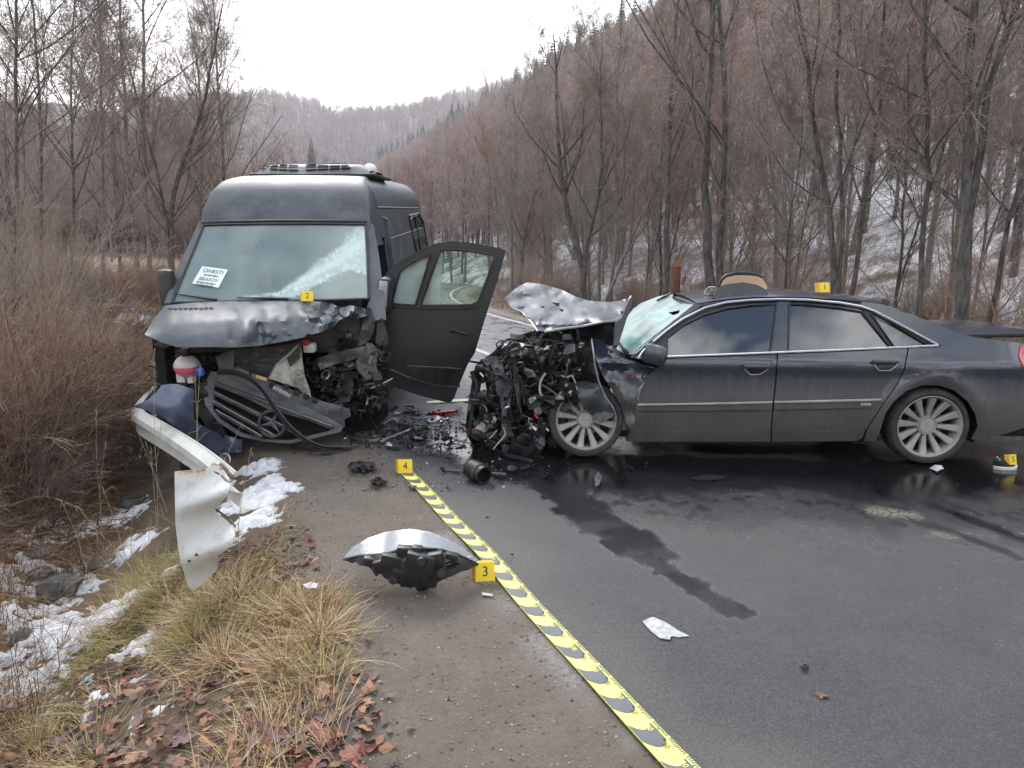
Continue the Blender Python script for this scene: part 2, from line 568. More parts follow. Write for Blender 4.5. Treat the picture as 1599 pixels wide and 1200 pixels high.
# ------------------------------------------------------------------ road coordinates
_vp = ray(313, 415)
PSI = math.atan2(-_vp.x, _vp.y)
cP, sP = math.cos(PSI), math.sin(PSI)
def ts(x, y):
    return x * cP + y * sP, -x * sP + y * cP
def xy(t, s):
    return t * cP - s * sP, t * sP + s * cP
_a = G(850, 958); T0 = ts(_a.x, _a.y)[0]         # the road's near edge, where the tape lies
RW = 6.9
def curve(s):
    s = np.asarray(s, float)
    k = np.clip(s - 8, 0, 400)
    return k * k / 170.0 * np.where(k > 60, 60 / np.maximum(k, 1) * (2 - 60 / np.maximum(k, 1)), 1.0)
def us(x, y):
    t, s = ts(x, y)
    return t - T0 - curve(s), s
def uxy(u, s):
    return xy(u + T0 + curve(s), s)
def hgt(x, y):
    """terrain height, numpy"""
    x = np.asarray(x, float); y = np.asarray(y, float)
    t = x * cP + y * sP; s = -x * sP + y * cP
    u = t - T0 - curve(s)
    wob = (fbm(s * .5, t * .2, 3, 3) - .5) * .5
    uu = u + wob * sstep(-1.3, -2.2, u) * 1.0
    z = np.interp(uu, [-400, -60, -16, -9, -5, -3.7, -3.0, -2.55, -2.2, -1.5, -1.05, -.2, 0, RW, RW + .6, RW + 3, RW + 7, RW + 16],
                  [9, 3.5, 1.6, 1.0, .5, .12, -.42, -.60, -.55, -.16, -.03, .0, -.012, -.012, -.06, -.25, -.5, .2])
    bumpy = (fbm(x * 1.1, y * 1.1, 5, 4) - .5) * .35 + (fbm(x * 5, y * 5, 9, 3) - .5) * .09
    rough = np.maximum(sstep(-1.1, -2.2, u), sstep(RW + .4, RW + 2.5, u))
    z = z + bumpy * rough
    z = z + (fbm(x * 9, y * 9, 21, 3) - .5) * .018 * sstep(.02, -.3, u) * sstep(-2.5, -1.2, u)
    return z
def hz(x, y):
    return float(hgt(np.array([x]), np.array([y]))[0])
def GT(px, py):
    d = ray(px, py)
    k = 1.0
    prev = None
    while k < 200:
        p = CAM + d * k
        if p.z < hz(p.x, p.y):
            lo, hi = prev or 0, k
            for _ in range(18):
                mid = (lo + hi) / 2
                q = CAM + d * mid
                if q.z < hz(q.x, q.y):
                    hi = mid
                else:
                    lo = mid
            return CAM + d * hi
        prev = k
        k *= 1.03
    return CAM + d * 60

# ================================================================== THE SETTING
def soilmat():
    m, nt, bs = newmat('verge_soil')
    f, r = noise_fac(nt, 3.5, .3, .7, rough=.7)
    f2, r2 = noise_fac(nt, 38, .3, .7, rough=.7)
    f3, r3 = noise_fac(nt, 160, .42, .62, rough=.8)
    soil = mixc(nt, f, (.035, .024, .016), (.085, .058, .038))
    soil = mixc(nt, mul(nt, f2, .6), soil, (.12, .085, .055))
    gr = mixc(nt, f, (.13, .10, .072), (.20, .162, .122))
    gr = mixc(nt, mul(nt, f2, .45), gr, (.075, .064, .054))
    gr = mixc(nt, mul(nt, f3, .35), gr, (.27, .25, .23))
    col = mixc(nt, attr(nt, 'gravel'), soil, gr)
    col = mixc(nt, attr(nt, 'straw'), col, mixc(nt, f2, (.13, .085, .045), (.22, .155, .085)))
    wl = mixc(nt, f3, (.26, .26, .26), (.5, .5, .49))
    ff = mul(nt, attr(nt, 'oldpaint'), mul(nt, f2, .85))
    col = mixc(nt, ff, col, wl)
    nt.links.new(col, bs.inputs['Base Color'])
    bs.inputs['Roughness'].default_value = .85
    h = mul(nt, r2, mul(nt, r3, .6), 'ADD')
    bump(nt, bs, h, .9, .02)
    return m
m_soil = soilmat()

def terrain():
    tn = np.concatenate([-np.geomspace(900, 12, 46), np.linspace(-11.5, -5.2, 50), np.arange(-5.1, -.2, .055), np.arange(-.2, 1.2, .06) , np.arange(1.3, 9, .3), np.linspace(9.2, 30, 70), np.geomspace(31, 420, 26)])
    sn = np.concatenate([-np.geomspace(60, 2, 10), np.arange(-1.5, 10, .065), np.arange(10.1, 30, .25), np.geomspace(31, 1500, 50)])
    U, S = np.meshgrid(tn, sn, indexing='ij')
    X, Y = uxy(U, S)
    Z = hgt(X, Y)
    V = np.stack([X, Y, Z], -1).reshape(-1, 3)
    u = U.ravel(); s = S.ravel(); x = X.ravel(); y = Y.ravel()
    edge = (fbm(s * 1.3, u * 1.3, 31, 4) - .5) * .55
    gravel = sstep(-1.25, -.95, u + edge * .8) * (1 - sstep(RW + .5, RW + 1.2, u + edge))
    straw = np.clip(sstep(-1.0, -1.5, u) * sstep(.35, .65, fbm(x * 1.3, y * 1.3, 41, 4)) + sstep(-5, -8, u) * .8, 0, 1)
    oldp = np.exp(-((u + .13 + edge * .12) / .07) ** 2) * sstep(.4, .6, fbm(x * 3, y * 3, 51, 4)) * (s < 4)
    me = mesh_np('terrain', V, grid_faces(len(tn), len(sn)), attrs={'gravel': gravel, 'straw': straw, 'oldpaint': oldp})
    o = link('terrain', me, None, m_soil)
    tag(o, kind='structure')
terrain()

def roadmat():
    m, nt, bs = newmat('wet_asphalt')
    f, r = noise_fac(nt, 2.2, .3, .7, rough=.65)
    f2, r2 = noise_fac(nt, 120, .46, .62, rough=.9)
    f3, r3 = noise_fac(nt, 34, .35, .7, rough=.7)
    dry = mixc(nt, f, (.034, .034, .037), (.068, .068, .072))
    f5, r5 = noise_fac(nt, 14, .42, .60, rough=.85)
    dry = mixc(nt, mul(nt, f5, .5), dry, (.034, .034, .035))
    dry = mixc(nt, mul(nt, f2, .6), dry, (.24, .24, .245))
    dry = mixc(nt, mul(nt, f3, .35), dry, (.045, .044, .044))
    dry = mixc(nt, attr(nt, 'dust'), dry, mixc(nt, f2, (.10, .094, .084), (.19, .18, .165)))
    wet = attr(nt, 'wet')
    col = mixc(nt, wet, dry, mixc(nt, f2, (.006, .006, .0065), (.018, .018, .0185)))
    chalk = mul(nt, attr(nt, 'spill'), mul(nt, f3, .9))
    col = mixc(nt, chalk, col, (.36, .33, .25))
    nt.links.new(col, bs.inputs['Base Color'])
    w2 = mul(nt, wet, mul(nt, mul(nt, f2, -.25), 1.0, 'ADD'))
    nt.links.new(mixf(nt, w2, mixf(nt, attr(nt, 'damp'), .62, .36), .06), bs.inputs['Roughness'])
    b = nd(nt, 'ShaderNodeBump'); b.inputs['Distance'].default_value = .010
    nt.links.new(mixf(nt, wet, 1.0, .05), b.inputs['Strength'])
    nt.links.new(mul(nt, r2, mul(nt, r3, .5), 'ADD'), b.inputs['Height'])
    nt.links.new(b.outputs[0], bs.inputs['Normal'])
    return m
m_road = roadmat()

def segdist(x, y, P):
    d = np.full(x.shape, 1e9)
    for (a, b) in zip(P[:-1], P[1:]):
        ax, ay = a[0], a[1]; bx, by = b[0] - ax, b[1] - ay
        k = np.clip(((x - ax) * bx + (y - ay) * by) / (bx * bx + by * by), 0, 1)
        d = np.minimum(d, np.hypot(x - ax - k * bx, y - ay - k * by))
    return d
def road():
    un = np.concatenate([np.arange(-.10, RW + .01, .045), [RW + .12]])
    sn = np.concatenate([-np.geomspace(60, 3.2, 8), np.arange(-3, 11, .045), np.arange(11.1, 40, .3), np.geomspace(41, 400, 40)])
    U, S = np.meshgrid(un, sn, indexing='ij')
    U = U.copy()
    U[0] = -.06 + (fbm(sn * 2.5, sn * 0, 61, 4) - .5) * .16
    U[1] = np.maximum(U[1], U[0] + .02)
    X, Y = uxy(U, S)
    Z = .003 + .05 * np.sin(np.clip(U / RW, 0, 1) * math.pi) * sstep(12, 40, S)
    Z[0] = -.012; Z[-1] = -.09
    V = np.stack([X, Y, Z], -1).reshape(-1, 3)
    x = X.ravel(); y = Y.ravel(); u = U.ravel(); s = S.ravel()
    n1 = fbm(x * 1.6, y * 1.6, 71, 5); n2 = fbm(x * 9, y * 9, 75, 4)
    def gp(*q):
        return [G(*p) for p in q]
    n3 = fbm(x * 24, y * 24, 77, 3)
    n4 = fbm(x * 4.2 + y * 1.5, y * 7.5, 78, 4)
    wob = (n1 - .5) * .55 + (n2 - .5) * .30 + (n3 - .5) * .10
    # spilled coolant and oil: pool round the wrecks, a stream running towards the camera, two thin runs on the right
    pool = gp((640, 680), (760, 700), (900, 735), (1050, 735), (1200, 735), (1350, 745), (1470, 745), (1590, 740))
    w = sstep(.85, .30, segdist(x, y, pool) + wob)
    w = np.maximum(w, .95 * sstep(.6, .15, segdist(x, y, gp((1100, 700), (1400, 705))) + wob * .6))
    w = np.maximum(w, .9 * sstep(.25, .16, segdist(x, y, gp((850, 740), (890, 775), (945, 825), (1010, 868))) + wob * .5) * (.86 + .14 * sstep(.40, .50, n4)))
    w = np.maximum(w, sstep(.15, .08, segdist(x, y, gp((1010, 868), (1055, 900), (1105, 932), (1150, 955))) + wob * .35) * .95 * (.85 + .15 * sstep(.42, .5, n4)))
    w = np.maximum(w, sstep(.09, .02, segdist(x, y, gp((1450, 788), (1520, 815), (1600, 845), (1700, 880))) + wob * .2))
    w = np.maximum(w, .7 * sstep(.07, .01, segdist(x, y, gp((1380, 800), (1480, 830), (1590, 872))) + wob * .22))
    w = np.maximum(w, .55 * sstep(.9, .1, segdist(x, y, gp((900, 800), (1050, 800), (1300, 800), (1560, 790))) + wob * 1.4))
    w = np.maximum(w, .30 * sstep(.45, .7, fbm(x * 1.1, y * 1.1, 83, 6)) * (.4 + .6 * sstep(4.2, 5.4, y)))
    zone = sstep(2.3, .5, segdist(x, y, pool)) * sstep(0, 1.2, u)
    w = np.maximum(w, zone * (.25 + .6 * sstep(.46, .60, n4) * (.6 + .4 * sstep(.4, .6, n3))))
    w = np.maximum(w, .42 * sstep(.52, .66, n4) * sstep(.2, 1.6, u))
    w = np.clip(w * sstep(-.1, .35, u + (n1 - .5) * .8), 0, 1)
    dust = np.clip(sstep(.55, .05, u + (n1 - .5) * .7) * .85 + .25 * sstep(.5, .7, fbm(x * 1.1, y * 1.1, 79, 4)) * sstep(3.5, 0, u), 0, 1) * (1 - w)
    chalk = sstep(.10, .03, segdist(x, y, gp((1375, 800), (1415, 805))) + wob * .3) + .6 * sstep(.07, .02, segdist(x, y, gp((1470, 835), (1485, 838))) + wob * .2)
    damp = sstep(.25, 2.0, u + (n1 - .5))
    me = mesh_np('road', V, grid_faces(len(un), len(sn)), attrs={'wet': w, 'dust': dust, 'spill': np.clip(chalk, 0, 1), 'damp': damp})
    tag(link('road', me, None, m_road), kind='structure')
road()

m_paintline = M('worn_road_paint', (.24, .24, .235), (.42, .42, .41), 30, .6, lo=.3, hi=.6)
def stripe(u0, u1, s0, s1):
    sn = np.linspace(s0, s1, max(2, int((s1 - s0) / .5)))
    V, Fc = [], []
    for s in sn:
        for u in (u0, u1):
            x, y = uxy(u, s)
            z = .003 + .05 * math.sin(min(1, max(0, u / RW)) * math.pi) * float(sstep(12, 40, s)) + .005
            V.append((x, y, z))
    for i in range(len(sn) - 1):
        Fc.append((2 * i, 2 * i + 1, 2 * i + 3, 2 * i + 2))
    return V, Fc
mb = MB()
mb.add(*stripe(RW - .45, RW - .31, 4, 90))
tag(mb.build('road_marking', m_paintline), kind='structure')
mb = MB()
for k in range(4):
    mb.add(*stripe(3.36, 3.49, 11.2 + 9 * k, 14.3 + 9 * k))
tag(mb.build('road_marking', m_paintline), kind='structure')

# ---- hills
def hillmat(name, c1, c2, snow, lo, hi, scale=.12):
    m, nt, bs = newmat(name)
    f, r = noise_fac(nt, .6, .3, .7, rough=.75)
    f2, r2 = noise_fac(nt, scale, lo, hi, detail=9, rough=.78)
    col = mixc(nt, f, c1, c2)
    col = mixc(nt, mul(nt, f2, snow), col, (.66, .68, .71))
    nt.links.new(col, bs.inputs['Base Color'])
    bs.inputs['Roughness'].default_value = .9
    return m
m_hill = hillmat('leafy_snowy_slope', (.055, .038, .028), (.11, .075, .052), .95, .40, .58, .35)
m_farhill = hillmat('far_slope', (.09, .07, .064), (.14, .11, .10), .3, .52, .70, .03)
def ridge_z(u, s):
    h = 80 + 12 * (fbm(s * .006, s * 0 + 3, 91, 3) - .5) + 16 * sstep(250, 700, s)
    v = np.clip((u - (RW + 13)) / 135.0, 0, 1)
    z = h * (v ** 1.08) + .1
    z = z + (fbm(u * .06, s * .06, 95, 4) - .5) * 7 * sstep(0, .12, v)
    z = z + (fbm(u * .5, s * .5, 97, 3) - .5) * .9 * sstep(0, .04, v)
    return z - np.clip((u - (RW + 150)) / 100, 0, 1) * 40 - 3 * (1 - sstep(-1.5, .5, u - (RW + 13)))
def hillside():
    un = np.concatenate([np.arange(RW + 11, RW + 45, 1.0), np.arange(RW + 45, RW + 250, 3.0)])
    sn = np.concatenate([np.arange(-80, 80, 1.6), np.arange(80, 900, 7)])
    U, S = np.meshgrid(un, sn, indexing='ij')
    X, Y = xy(U + T0, S)
    Z = ridge_z(U, S)
    me = mesh_np('hillside', np.stack([X, Y, Z], -1).reshape(-1, 3), grid_faces(len(un), len(sn)))
    tag(link('hillside', me, None, m_hill), kind='structure')
hillside()
def far_z(az, r):
    pxx = 799.5 + F * np.tan(az)
    a1 = np.interp(pxx, [-900, 0, 200, 330, 400, 470, 560], [30, 30, 32, 26, 16, 5, 0])
    z1 = a1 * sstep(75, 300, r)
    z2 = .87 * np.interp(pxx, [-900, 300, 400, 470, 530, 650, 900], [170, 190, 208, 212, 190, 206, 260]) * sstep(420, 900, r)
    return np.maximum(z1, z2) + (fbm(az * 30, r * .02, 101, 4) - .5) * 14 * sstep(90, 250, r) + .6
def far_hills():
    az = np.linspace(-1.2, .12, 150); r = np.geomspace(60, 1250, 90)
    A, Rr = np.meshgrid(az, r, indexing='ij')
    Z = far_z(A, Rr) - 4 * (1 - sstep(60, 80, Rr))
    me = mesh_np('hills', np.stack([Rr * np.sin(A), Rr * np.cos(A), Z], -1).reshape(-1, 3), grid_faces(len(az), len(r))[:, ::-1])
    tag(link('hills', me, None, m_farhill), kind='structure')
far_hills()

# ---- the damp winter air: far slopes pale into it
def haze():
    mb = MB(); mb.box((-150, 600, 124), (2400, 1600, 256))
    o = mb.build('haze', [], None, None)
    m = bpy.data.materials.new('haze'); m.use_nodes = True
    nt = m.node_tree; nt.nodes.clear()
    v = nt.nodes.new('ShaderNodeVolumePrincipled'); ou = nt.nodes.new('ShaderNodeOutputMaterial')
    v.inputs['Color'].default_value = (.92, .94, 1.0, 1); v.inputs['Density'].default_value = HAZE; v.inputs['Anisotropy'].default_value = .2
    nt.links.new(v.outputs[0], ou.inputs['Volume'])
    o.data.materials.append(m)
    tag(o, kind='stuff')
HAZE = .00033
haze()

# ------------------------------------------------------------------ trees
def colmat(name, rough=.8, tint=1.0):
    m, nt, bs = newmat(name)
    a = attr(nt, 'col', 'Color')
    nt.links.new(a, bs.inputs['Base Color'])
    bs.inputs['Roughness'].default_value = rough
    return m
m_bark = M('grey_bark', (.05, .044, .039), (.16, .148, .134), 5, .9, bmp=.5, bscale=18, stretch=(3, 3, .8), lo=.4, hi=.72)
m_barkpale = M('pale_bark', (.09, .08, .07), (.23, .21, .19), 6, .9, bmp=.4, bscale=18, stretch=(3, 3, .8))
m_twig = M('bare_twigs', (.19, .15, .125), (.31, .25, .21), 1.2, .9)
m_twigred = M('reddish_twigs', (.22, .14, .12), (.34, .22, .185), 1.5, .9)
m_twigpale = M('pale_twigs', (.21, .182, .158), (.32, .28, .245), 1.5, .9)
m_twigfar = M('forest_twigs', (.25, .195, .175), (.37, .295, .265), .8, .95)
m_needle = M('fir_needles', (.010, .018, .014), (.03, .045, .034), 2, .9)
m_berry = M('red_berries', (.32, .02, .03), (.45, .04, .05), 4, .5)

def polylens(P):
    return np.linalg.norm(P[:, 1:] - P[:, :-1], axis=2).sum(1)
def grow(P, Rd, m, f0, f1, ang, lr, n, up, wander, rr, g, minlen=.05):
    B, k, _ = P.shape
    par = np.repeat(np.arange(B), m)
    N = len(par)
    f = g.uniform(f0, f1, N)
    fi = f * (k - 1); i = np.minimum(fi.astype(int), k - 2); w = (fi - i)[:, None]
    base = P[par, i] * (1 - w) + P[par, i + 1] * w
    rb = Rd[par, i] * (1 - w[:, 0]) + Rd[par, i + 1] * w[:, 0]
    t = P[par, i + 1] - P[par, i]; t /= np.linalg.norm(t, axis=1, keepdims=True) + 1e-9
    q = np.cross(t, g.normal(size=(N, 3))); q /= np.linalg.norm(q, axis=1, keepdims=True) + 1e-9
    a = g.uniform(ang[0], ang[1], N)[:, None]
    d = t * np.cos(a) + q * np.sin(a)
    L = np.maximum(polylens(P)[par] * g.uniform(lr[0], lr[1], N) * (1.1 - .75 * f), minlen)
    out = np.empty((N, n, 3)); out[:, 0] = base
    for j in range(1, n):
        d = d + np.array([0, 0, up]) + g.normal(size=(N, 3)) * wander
        d /= np.linalg.norm(d, axis=1, keepdims=True)
        out[:, j] = out[:, j - 1] + d * (L / (n - 1))[:, None]
    r0 = rb * g.uniform(rr[0], rr[1], N)
    rad = r0[:, None] * np.linspace(1, .28, n)[None, :]
    return out, rad
def tubes(P, Rd, k):
    B, n, _ = P.shape
    T = np.empty_like(P)
    T[:, 1:-1] = P[:, 2:] - P[:, :-2]; T[:, 0] = P[:, 1] - P[:, 0]; T[:, -1] = P[:, -1] - P[:, -2]
    T /= np.linalg.norm(T, axis=2, keepdims=True) + 1e-9
    mT = T.mean(1); ref = np.where(np.abs(mT[:, 2:3]) < .8, np.array([[0., 0, 1]]), np.array([[1., 0, 0]]))
    u = np.cross(T, ref[:, None, :]); u /= np.linalg.norm(u, axis=2, keepdims=True) + 1e-9
    w = np.cross(T, u)
    th = np.arange(k) * 2 * math.pi / k
    V = P[:, :, None, :] + Rd[:, :, None, None] * (u[:, :, None, :] * np.cos(th)[None, None, :, None] + w[:, :, None, :] * np.sin(th)[None, None, :, None])
    b = (np.arange(B) * n * k)[:, None, None]; i = (np.arange(n - 1) * k)[None, :, None]; q = np.arange(k)[None, None, :]
    q2 = (q + 1) % k
    Fa = np.stack([b + i + q, b + i + q2, b + i + k + q2, b + i + k + q], -1).reshape(-1, 4)
    return V.reshape(-1, 3), Fa
def joinq(parts):
    Vs, Fs, o = [], [], 0
    for v, f in parts:
        Vs.append(v); Fs.append(f + o); o += len(v)
    return np.concatenate(Vs), np.concatenate(Fs)
def smoothline(pts, n):
    pts = np.array(pts, float)
    d = np.r_[0, np.cumsum(np.linalg.norm(np.diff(pts, axis=0), axis=1))]
    q = np.linspace(0, d[-1], n)
    out = np.stack([np.interp(q, d, pts[:, k]) for k in range(3)], -1)
    for _ in range(2):
        out[1:-1] = out[1:-1] * .5 + (out[2:] + out[:-2]) * .25
    return out
def tree_meshes(leaders, r0, seed, l1=13, l2=8, l3=7, l4=4, up=.12, spread=(.5, 1.05), lr1=(.28, .5), start=.28, wig=.016, thin=1.0):
    g = np.random.default_rng(seed)
    n = 16
    P0, R0 = [], []
    for i, L in enumerate(leaders):
        p = smoothline(L, n)
        p[1:] += g.normal(size=(n - 1, 3)) * np.array([wig, wig, 0])
        k = 1.0 if i == 0 else .75
        rad = r0 * k * (np.linspace(1, .12, n) ** .85)
        rad[0] *= 1.35; rad[1] *= 1.08
        P0.append(p); R0.append(rad)
    P0 = np.array(P0); R0 = np.array(R0)
    P1, R1 = grow(P0, R0, l1, start, .97, spread, lr1, 8, up, .10, (.30, .55), g, .4)
    P2, R2 = grow(P1, R1, l2, .15, .98, (.45, 1.1), (.35, .62), 5, up * .7, .14, (.35, .6), g, .25)
    P3, R3 = grow(P2, R2, l3, .12, 1.0, (.4, 1.1), (.4, .75), 4, .05, .16, (.4, .7), g, .16)
    R2 = np.maximum(R2, .0045 * thin); R3 = np.maximum(R3, .0038 * thin)
    trunk = joinq([tubes(P0, R0, 9), tubes(P1, R1, 6)])
    cr = [tubes(P2, R2, 4), tubes(P3, R3, 3)]
    if l4:
        P4, R4 = grow(P3, R3, l4, .1, 1.0, (.4, 1.1), (.5, .9), 3, .05, .15, (.5, .8), g, .12)
        R4 = np.maximum(R4, .0032 * thin)
        cr.append(tubes(P4, R4, 3))
    crown = joinq(cr)
    return mesh_np('trunk', *trunk), mesh_np('crown', *crown)
def plant_tree(name, label, loc, leaders, r0, seed, bark=m_bark, twig=m_twig, group=None, cat='tree', **k):
    root = empty(name, Vector(loc), label, cat, group)
    a, b = tree_meshes(leaders, r0, seed, **k)
    link('trunk', a, root, bark); link('crown', b, root, twig)
    return root
def copy_tree(o, loc, rz, sc, label=None, group=None, parent=None):
    c = o.copy(); COL.objects.link(c)
    if parent is not None:
        c.parent = parent
    else:
        c.matrix_world = Matrix.Translation(loc) @ Matrix.Rotation(rz, 4, 'Z') @ Matrix.Diagonal((sc[0], sc[1], sc[2], 1))
        if label:
            c['label'] = label
        if group:
            c['group'] = group
        elif 'group' in c.keys():
            del c['group']
    for ch in KIDS[o.name]:
        copy_kid(ch, c)
    return c
KIDS = {}
def copy_kid(o, parent):
    c = o.copy(); COL.objects.link(c); c.parent = parent
    for ch in KIDS.get(o.name, ()):
        copy_kid(ch, c)
def index_kids():
    KIDS.clear()
    for o in bpy.data.objects:
        KIDS.setdefault(o.name, [])
        if o.parent is not None:
            KIDS.setdefault(o.parent.name, []).append(o)

def at_u(px, u, y0=3.0):
    """where the line of sight of column px crosses the roadside strip u"""
    dx = (px - 799.5) / F
    Y = y0
    while Y < 300:
        uu, s = us(dx * Y, Y)
        if (uu >= u) if u > 0 else (uu <= u):
            break
        Y *= 1.01
    return dx * Y, Y
def px_tree(name, label, u, paths, rpx, seed, top=12, Yd=None, **k):
    """a tree standing on strip u; its stems follow the bends given as picture rows, at the tree's own distance"""
    bx = paths[0][0][0]
    if Yd is None:
        X, Y = at_u(bx, u)
    else:
        X, Y = (bx - 799.5) / F * Yd, Yd
    z0 = hz(X, Y) - .05
    base = Vector((X, Y, z0))
    leaders = []
    g = random.Random(seed)
    for P in paths:
        L = []
        for i, (a, b) in enumerate(P):
            p = PY(a, b, Y) - base
            if i == 0:
                p = Vector((p.x if P is not paths[0] else 0, 0, 0))
            p.y += g.uniform(-.2, .2) * (i / len(P)) * 1.5
            L.append(p)
        d = (L[-1] - L[-2]).normalized() if len(L) > 1 else Vector((0, 0, 1))
        d = (d + Vector((0, 0, .7))).normalized()
        while L[-1].z < top:
            d = (d + Vector((g.uniform(-.15, .15), g.uniform(-.15, .15), .1))).normalized()
            L.append(L[-1] + d * 1.2)
        leaders.append(L)
    return plant_tree(name, label, base, leaders, .68 * rpx * Y / F, seed, **k)

RU = RW + 1.6
T = []
T.append(px_tree('bare_tree', 'slim bare tree just right of the open van door, limbs reaching out over the road', RU + 1.5, [[(775, 480), (770, 350), (764, 250), (766, 150), (752, 105)]], 4.6, 101, top=7.5, l1=16))
T.append(px_tree('bare_tree', 'thin pale-stemmed tree between the van door and the raised car bonnet', RU + .6, [[(800, 480), (799, 400), (797, 320), (806, 260)]], 4.0, 102, top=6.5, bark=m_barkpale, twig=m_twigpale))
T.append(px_tree('bare_tree', 'bare tree leaning to the right above the tip of the raised bonnet', RU + 1.2, [[(812, 470), (815, 390), (830, 320), (852, 255)]], 5.0, 103, top=7))
T.append(px_tree('bare_tree', 'dark bare tree forking low into two, right behind the raised bonnet', RU, [[(911, 490), (910, 400), (890, 350), (872, 270), (868, 190)], [(911, 490), (911, 400), (928, 340), (941, 255), (936, 140)]], 9.0, 104, top=8))
T.append(px_tree('bare_tree', 'straight slim tree left of the shattered windscreen', RU + .8, [[(946, 480), (960, 400), (966, 330), (965, 150), (970, 0)]], 5.5, 105, top=9, bark=m_barkpale))
T.append(px_tree('bare_tree', 'young tree slanting to the right, behind the shattered windscreen', RU + .2, [[(928, 485), (975, 400), (1002, 335), (1040, 260)]], 4.6, 106, top=6, bark=m_barkpale, twig=m_twigpale))
T.append(px_tree('bare_tree', 'straight dark tree beside the broken orange trunk', RU + .3, [[(1040, 470), (1042, 330), (1046, 240), (1047, 130), (1060, 0)]], 7.5, 107, top=10, l1=15))
T.append(px_tree('bare_tree', 'stout tree with two tall stems, behind the black panel on the car roof', RU, [[(1121, 470), (1108, 390), (1098, 330), (1100, 230), (1106, 120), (1112, 0)], [(1123, 470), (1128, 330), (1133, 200), (1130, 100), (1128, 0)]], 12, 108, top=10, l1=12))
T.append(px_tree('bare_tree', 'thin sapling rising from the middle of the car roof line', RU + 1, [[(1222, 470), (1233, 330), (1252, 250)]], 3.6, 109, top=5))
T.append(px_tree('bare_tree', 'clump of three stems fanning out, just above the yellow marker on the car roof', RU - .2, [[(1308, 480), (1303, 340), (1278, 260), (1262, 100), (1240, 0)], [(1312, 480), (1314, 300), (1308, 180), (1322, 0)], [(1322, 480), (1350, 300), (1369, 200), (1379, 0)]], 8.5, 110, top=8, l1=10))
T.append(px_tree('bare_tree', 'crooked tree with slanting limbs, above the rear side window of the car', RU, [[(1435, 490), (1441, 400), (1447, 330), (1460, 250), (1440, 165)]], 7.5, 111, top=7))
T.append(px_tree('bare_tree', 'thickest tree of the roadside, dark forked trunk above the boot of the car', RU - .3, [[(1502, 520), (1506, 400), (1511, 300), (1516, 200), (1526, 100), (1531, 0)], [(1506, 520), (1508, 400), (1516, 310), (1541, 200), (1551, 100), (1580, 0)]], 14, 112, top=8.5, l1=11))
T.append(px_tree('bare_tree', 'tree leaning out to the right beside the thick forked trunk', RU + .5, [[(1550, 510), (1562, 400), (1588, 300), (1620, 200)]], 7, 113, top=7))
T.append(px_tree('bare_tree', 'tall left one of the twin tree stems in the meadow left of the van', -5.2, [[(226, 445), (210, 375), (200, 280), (195, 160), (187, 80), (185, 0)]], 5, 121, top=14, Yd=24, start=.2, l1=22, bark=m_barkpale))
T.append(px_tree('bare_tree', 'tall right one of the twin tree stems in the meadow left of the van', -5.2, [[(241, 445), (233, 375), (223, 250), (220, 150), (221, 0)]], 5, 122, top=15, Yd=23, start=.2, l1=24, bark=m_barkpale))
T.append(px_tree('bare_tree', 'tree with a broom of upright branches, left of the twin stems', -8, [[(168, 430), (163, 330), (161, 250), (160, 120), (152, 0)]], 4, 123, top=14, Yd=27, l1=34, l2=9, spread=(.25, .6), bark=m_barkpale, twig=m_twigpale, start=.35))
T.append(px_tree('bare_tree', 'crooked dark tree close to the left flank of the van', -5, [[(270, 440), (268, 350), (271, 290), (288, 235), (312, 200)], [(268, 440), (262, 350), (252, 290), (240, 230)]], 7, 124, top=8, Yd=22, l1=13))
T.append(px_tree('bare_tree', 'full round-crowned tree standing behind the van roof', -3, [[(352, 420), (350, 300), (346, 200), (340, 120)]], 5, 125, top=13, Yd=36, l1=34, l2=10, spread=(.35, .9), start=.25))
T.append(px_tree('bare_tree', 'second full-crowned tree just left of the round-crowned one', -6, [[(312, 420), (315, 300), (318, 200), (308, 110)]], 4.5, 126, top=14, Yd=40, l1=34, l2=10, spread=(.35, .9), start=.25))
T.append(px_tree('bare_tree', 'tall twiggy tree at the very edge of the photo on the left', -7, [[(22, 470), (26, 300), (24, 200), (38, 0)]], 4.5, 127, top=11, Yd=14, l1=36, l2=9, spread=(.35, .95), start=.1))
T.append(px_tree('bare_tree', 'tall twiggy tree next to the edge one, with a slightly bent stem', -8, [[(70, 460), (62, 330), (66, 200), (60, 0)]], 3.8, 128, top=13, Yd=18, l1=34, l2=9, spread=(.35, .95), start=.12))
T.append(px_tree('bare_tree', 'slender tree between the edge trees and the broom-like tree', -8, [[(118, 440), (116, 330), (112, 200), (108, 0)]], 3.4, 129, top=14, Yd=24, l1=30, l2=9, spread=(.35, .9), start=.15))

# the broken orange trunk
g_ = random.Random(3)
X, Y = at_u(1052, RU + .1)
z0 = hz(X, Y)
root = empty('broken_trunk', Vector((X, Y, z0)), 'splintered orange-brown stump with torn wood, beside the straight dark tree', 'tree stump')
H_ = PY(1052, 396, Y).z - z0
mb = MB()
pts = [(0, 0, -.1), (.01, 0, H_ * .3), (-.02, 0, H_ * .6), (.0, 0, H_ * .86)]
mb.tube(pts, [.17, .15, .135, .12], 10)
mb.build('trunk', M('torn_orange_wood', (.10, .045, .026), (.20, .10, .06), 7, .9, bmp=.6, bscale=25, stretch=(4, 4, .7)), root)
mb = MB()
for k in range(9):
    a = g_.uniform(0, 6.28); r = g_.uniform(.02, .1)
    b = Vector((math.cos(a) * r, math.sin(a) * r, H_ * .8))
    mb.tube([b, b + Vector((g_.uniform(-.05, .05), g_.uniform(-.05, .05), g_.uniform(.1, .45)))], [.04, .004], 4)
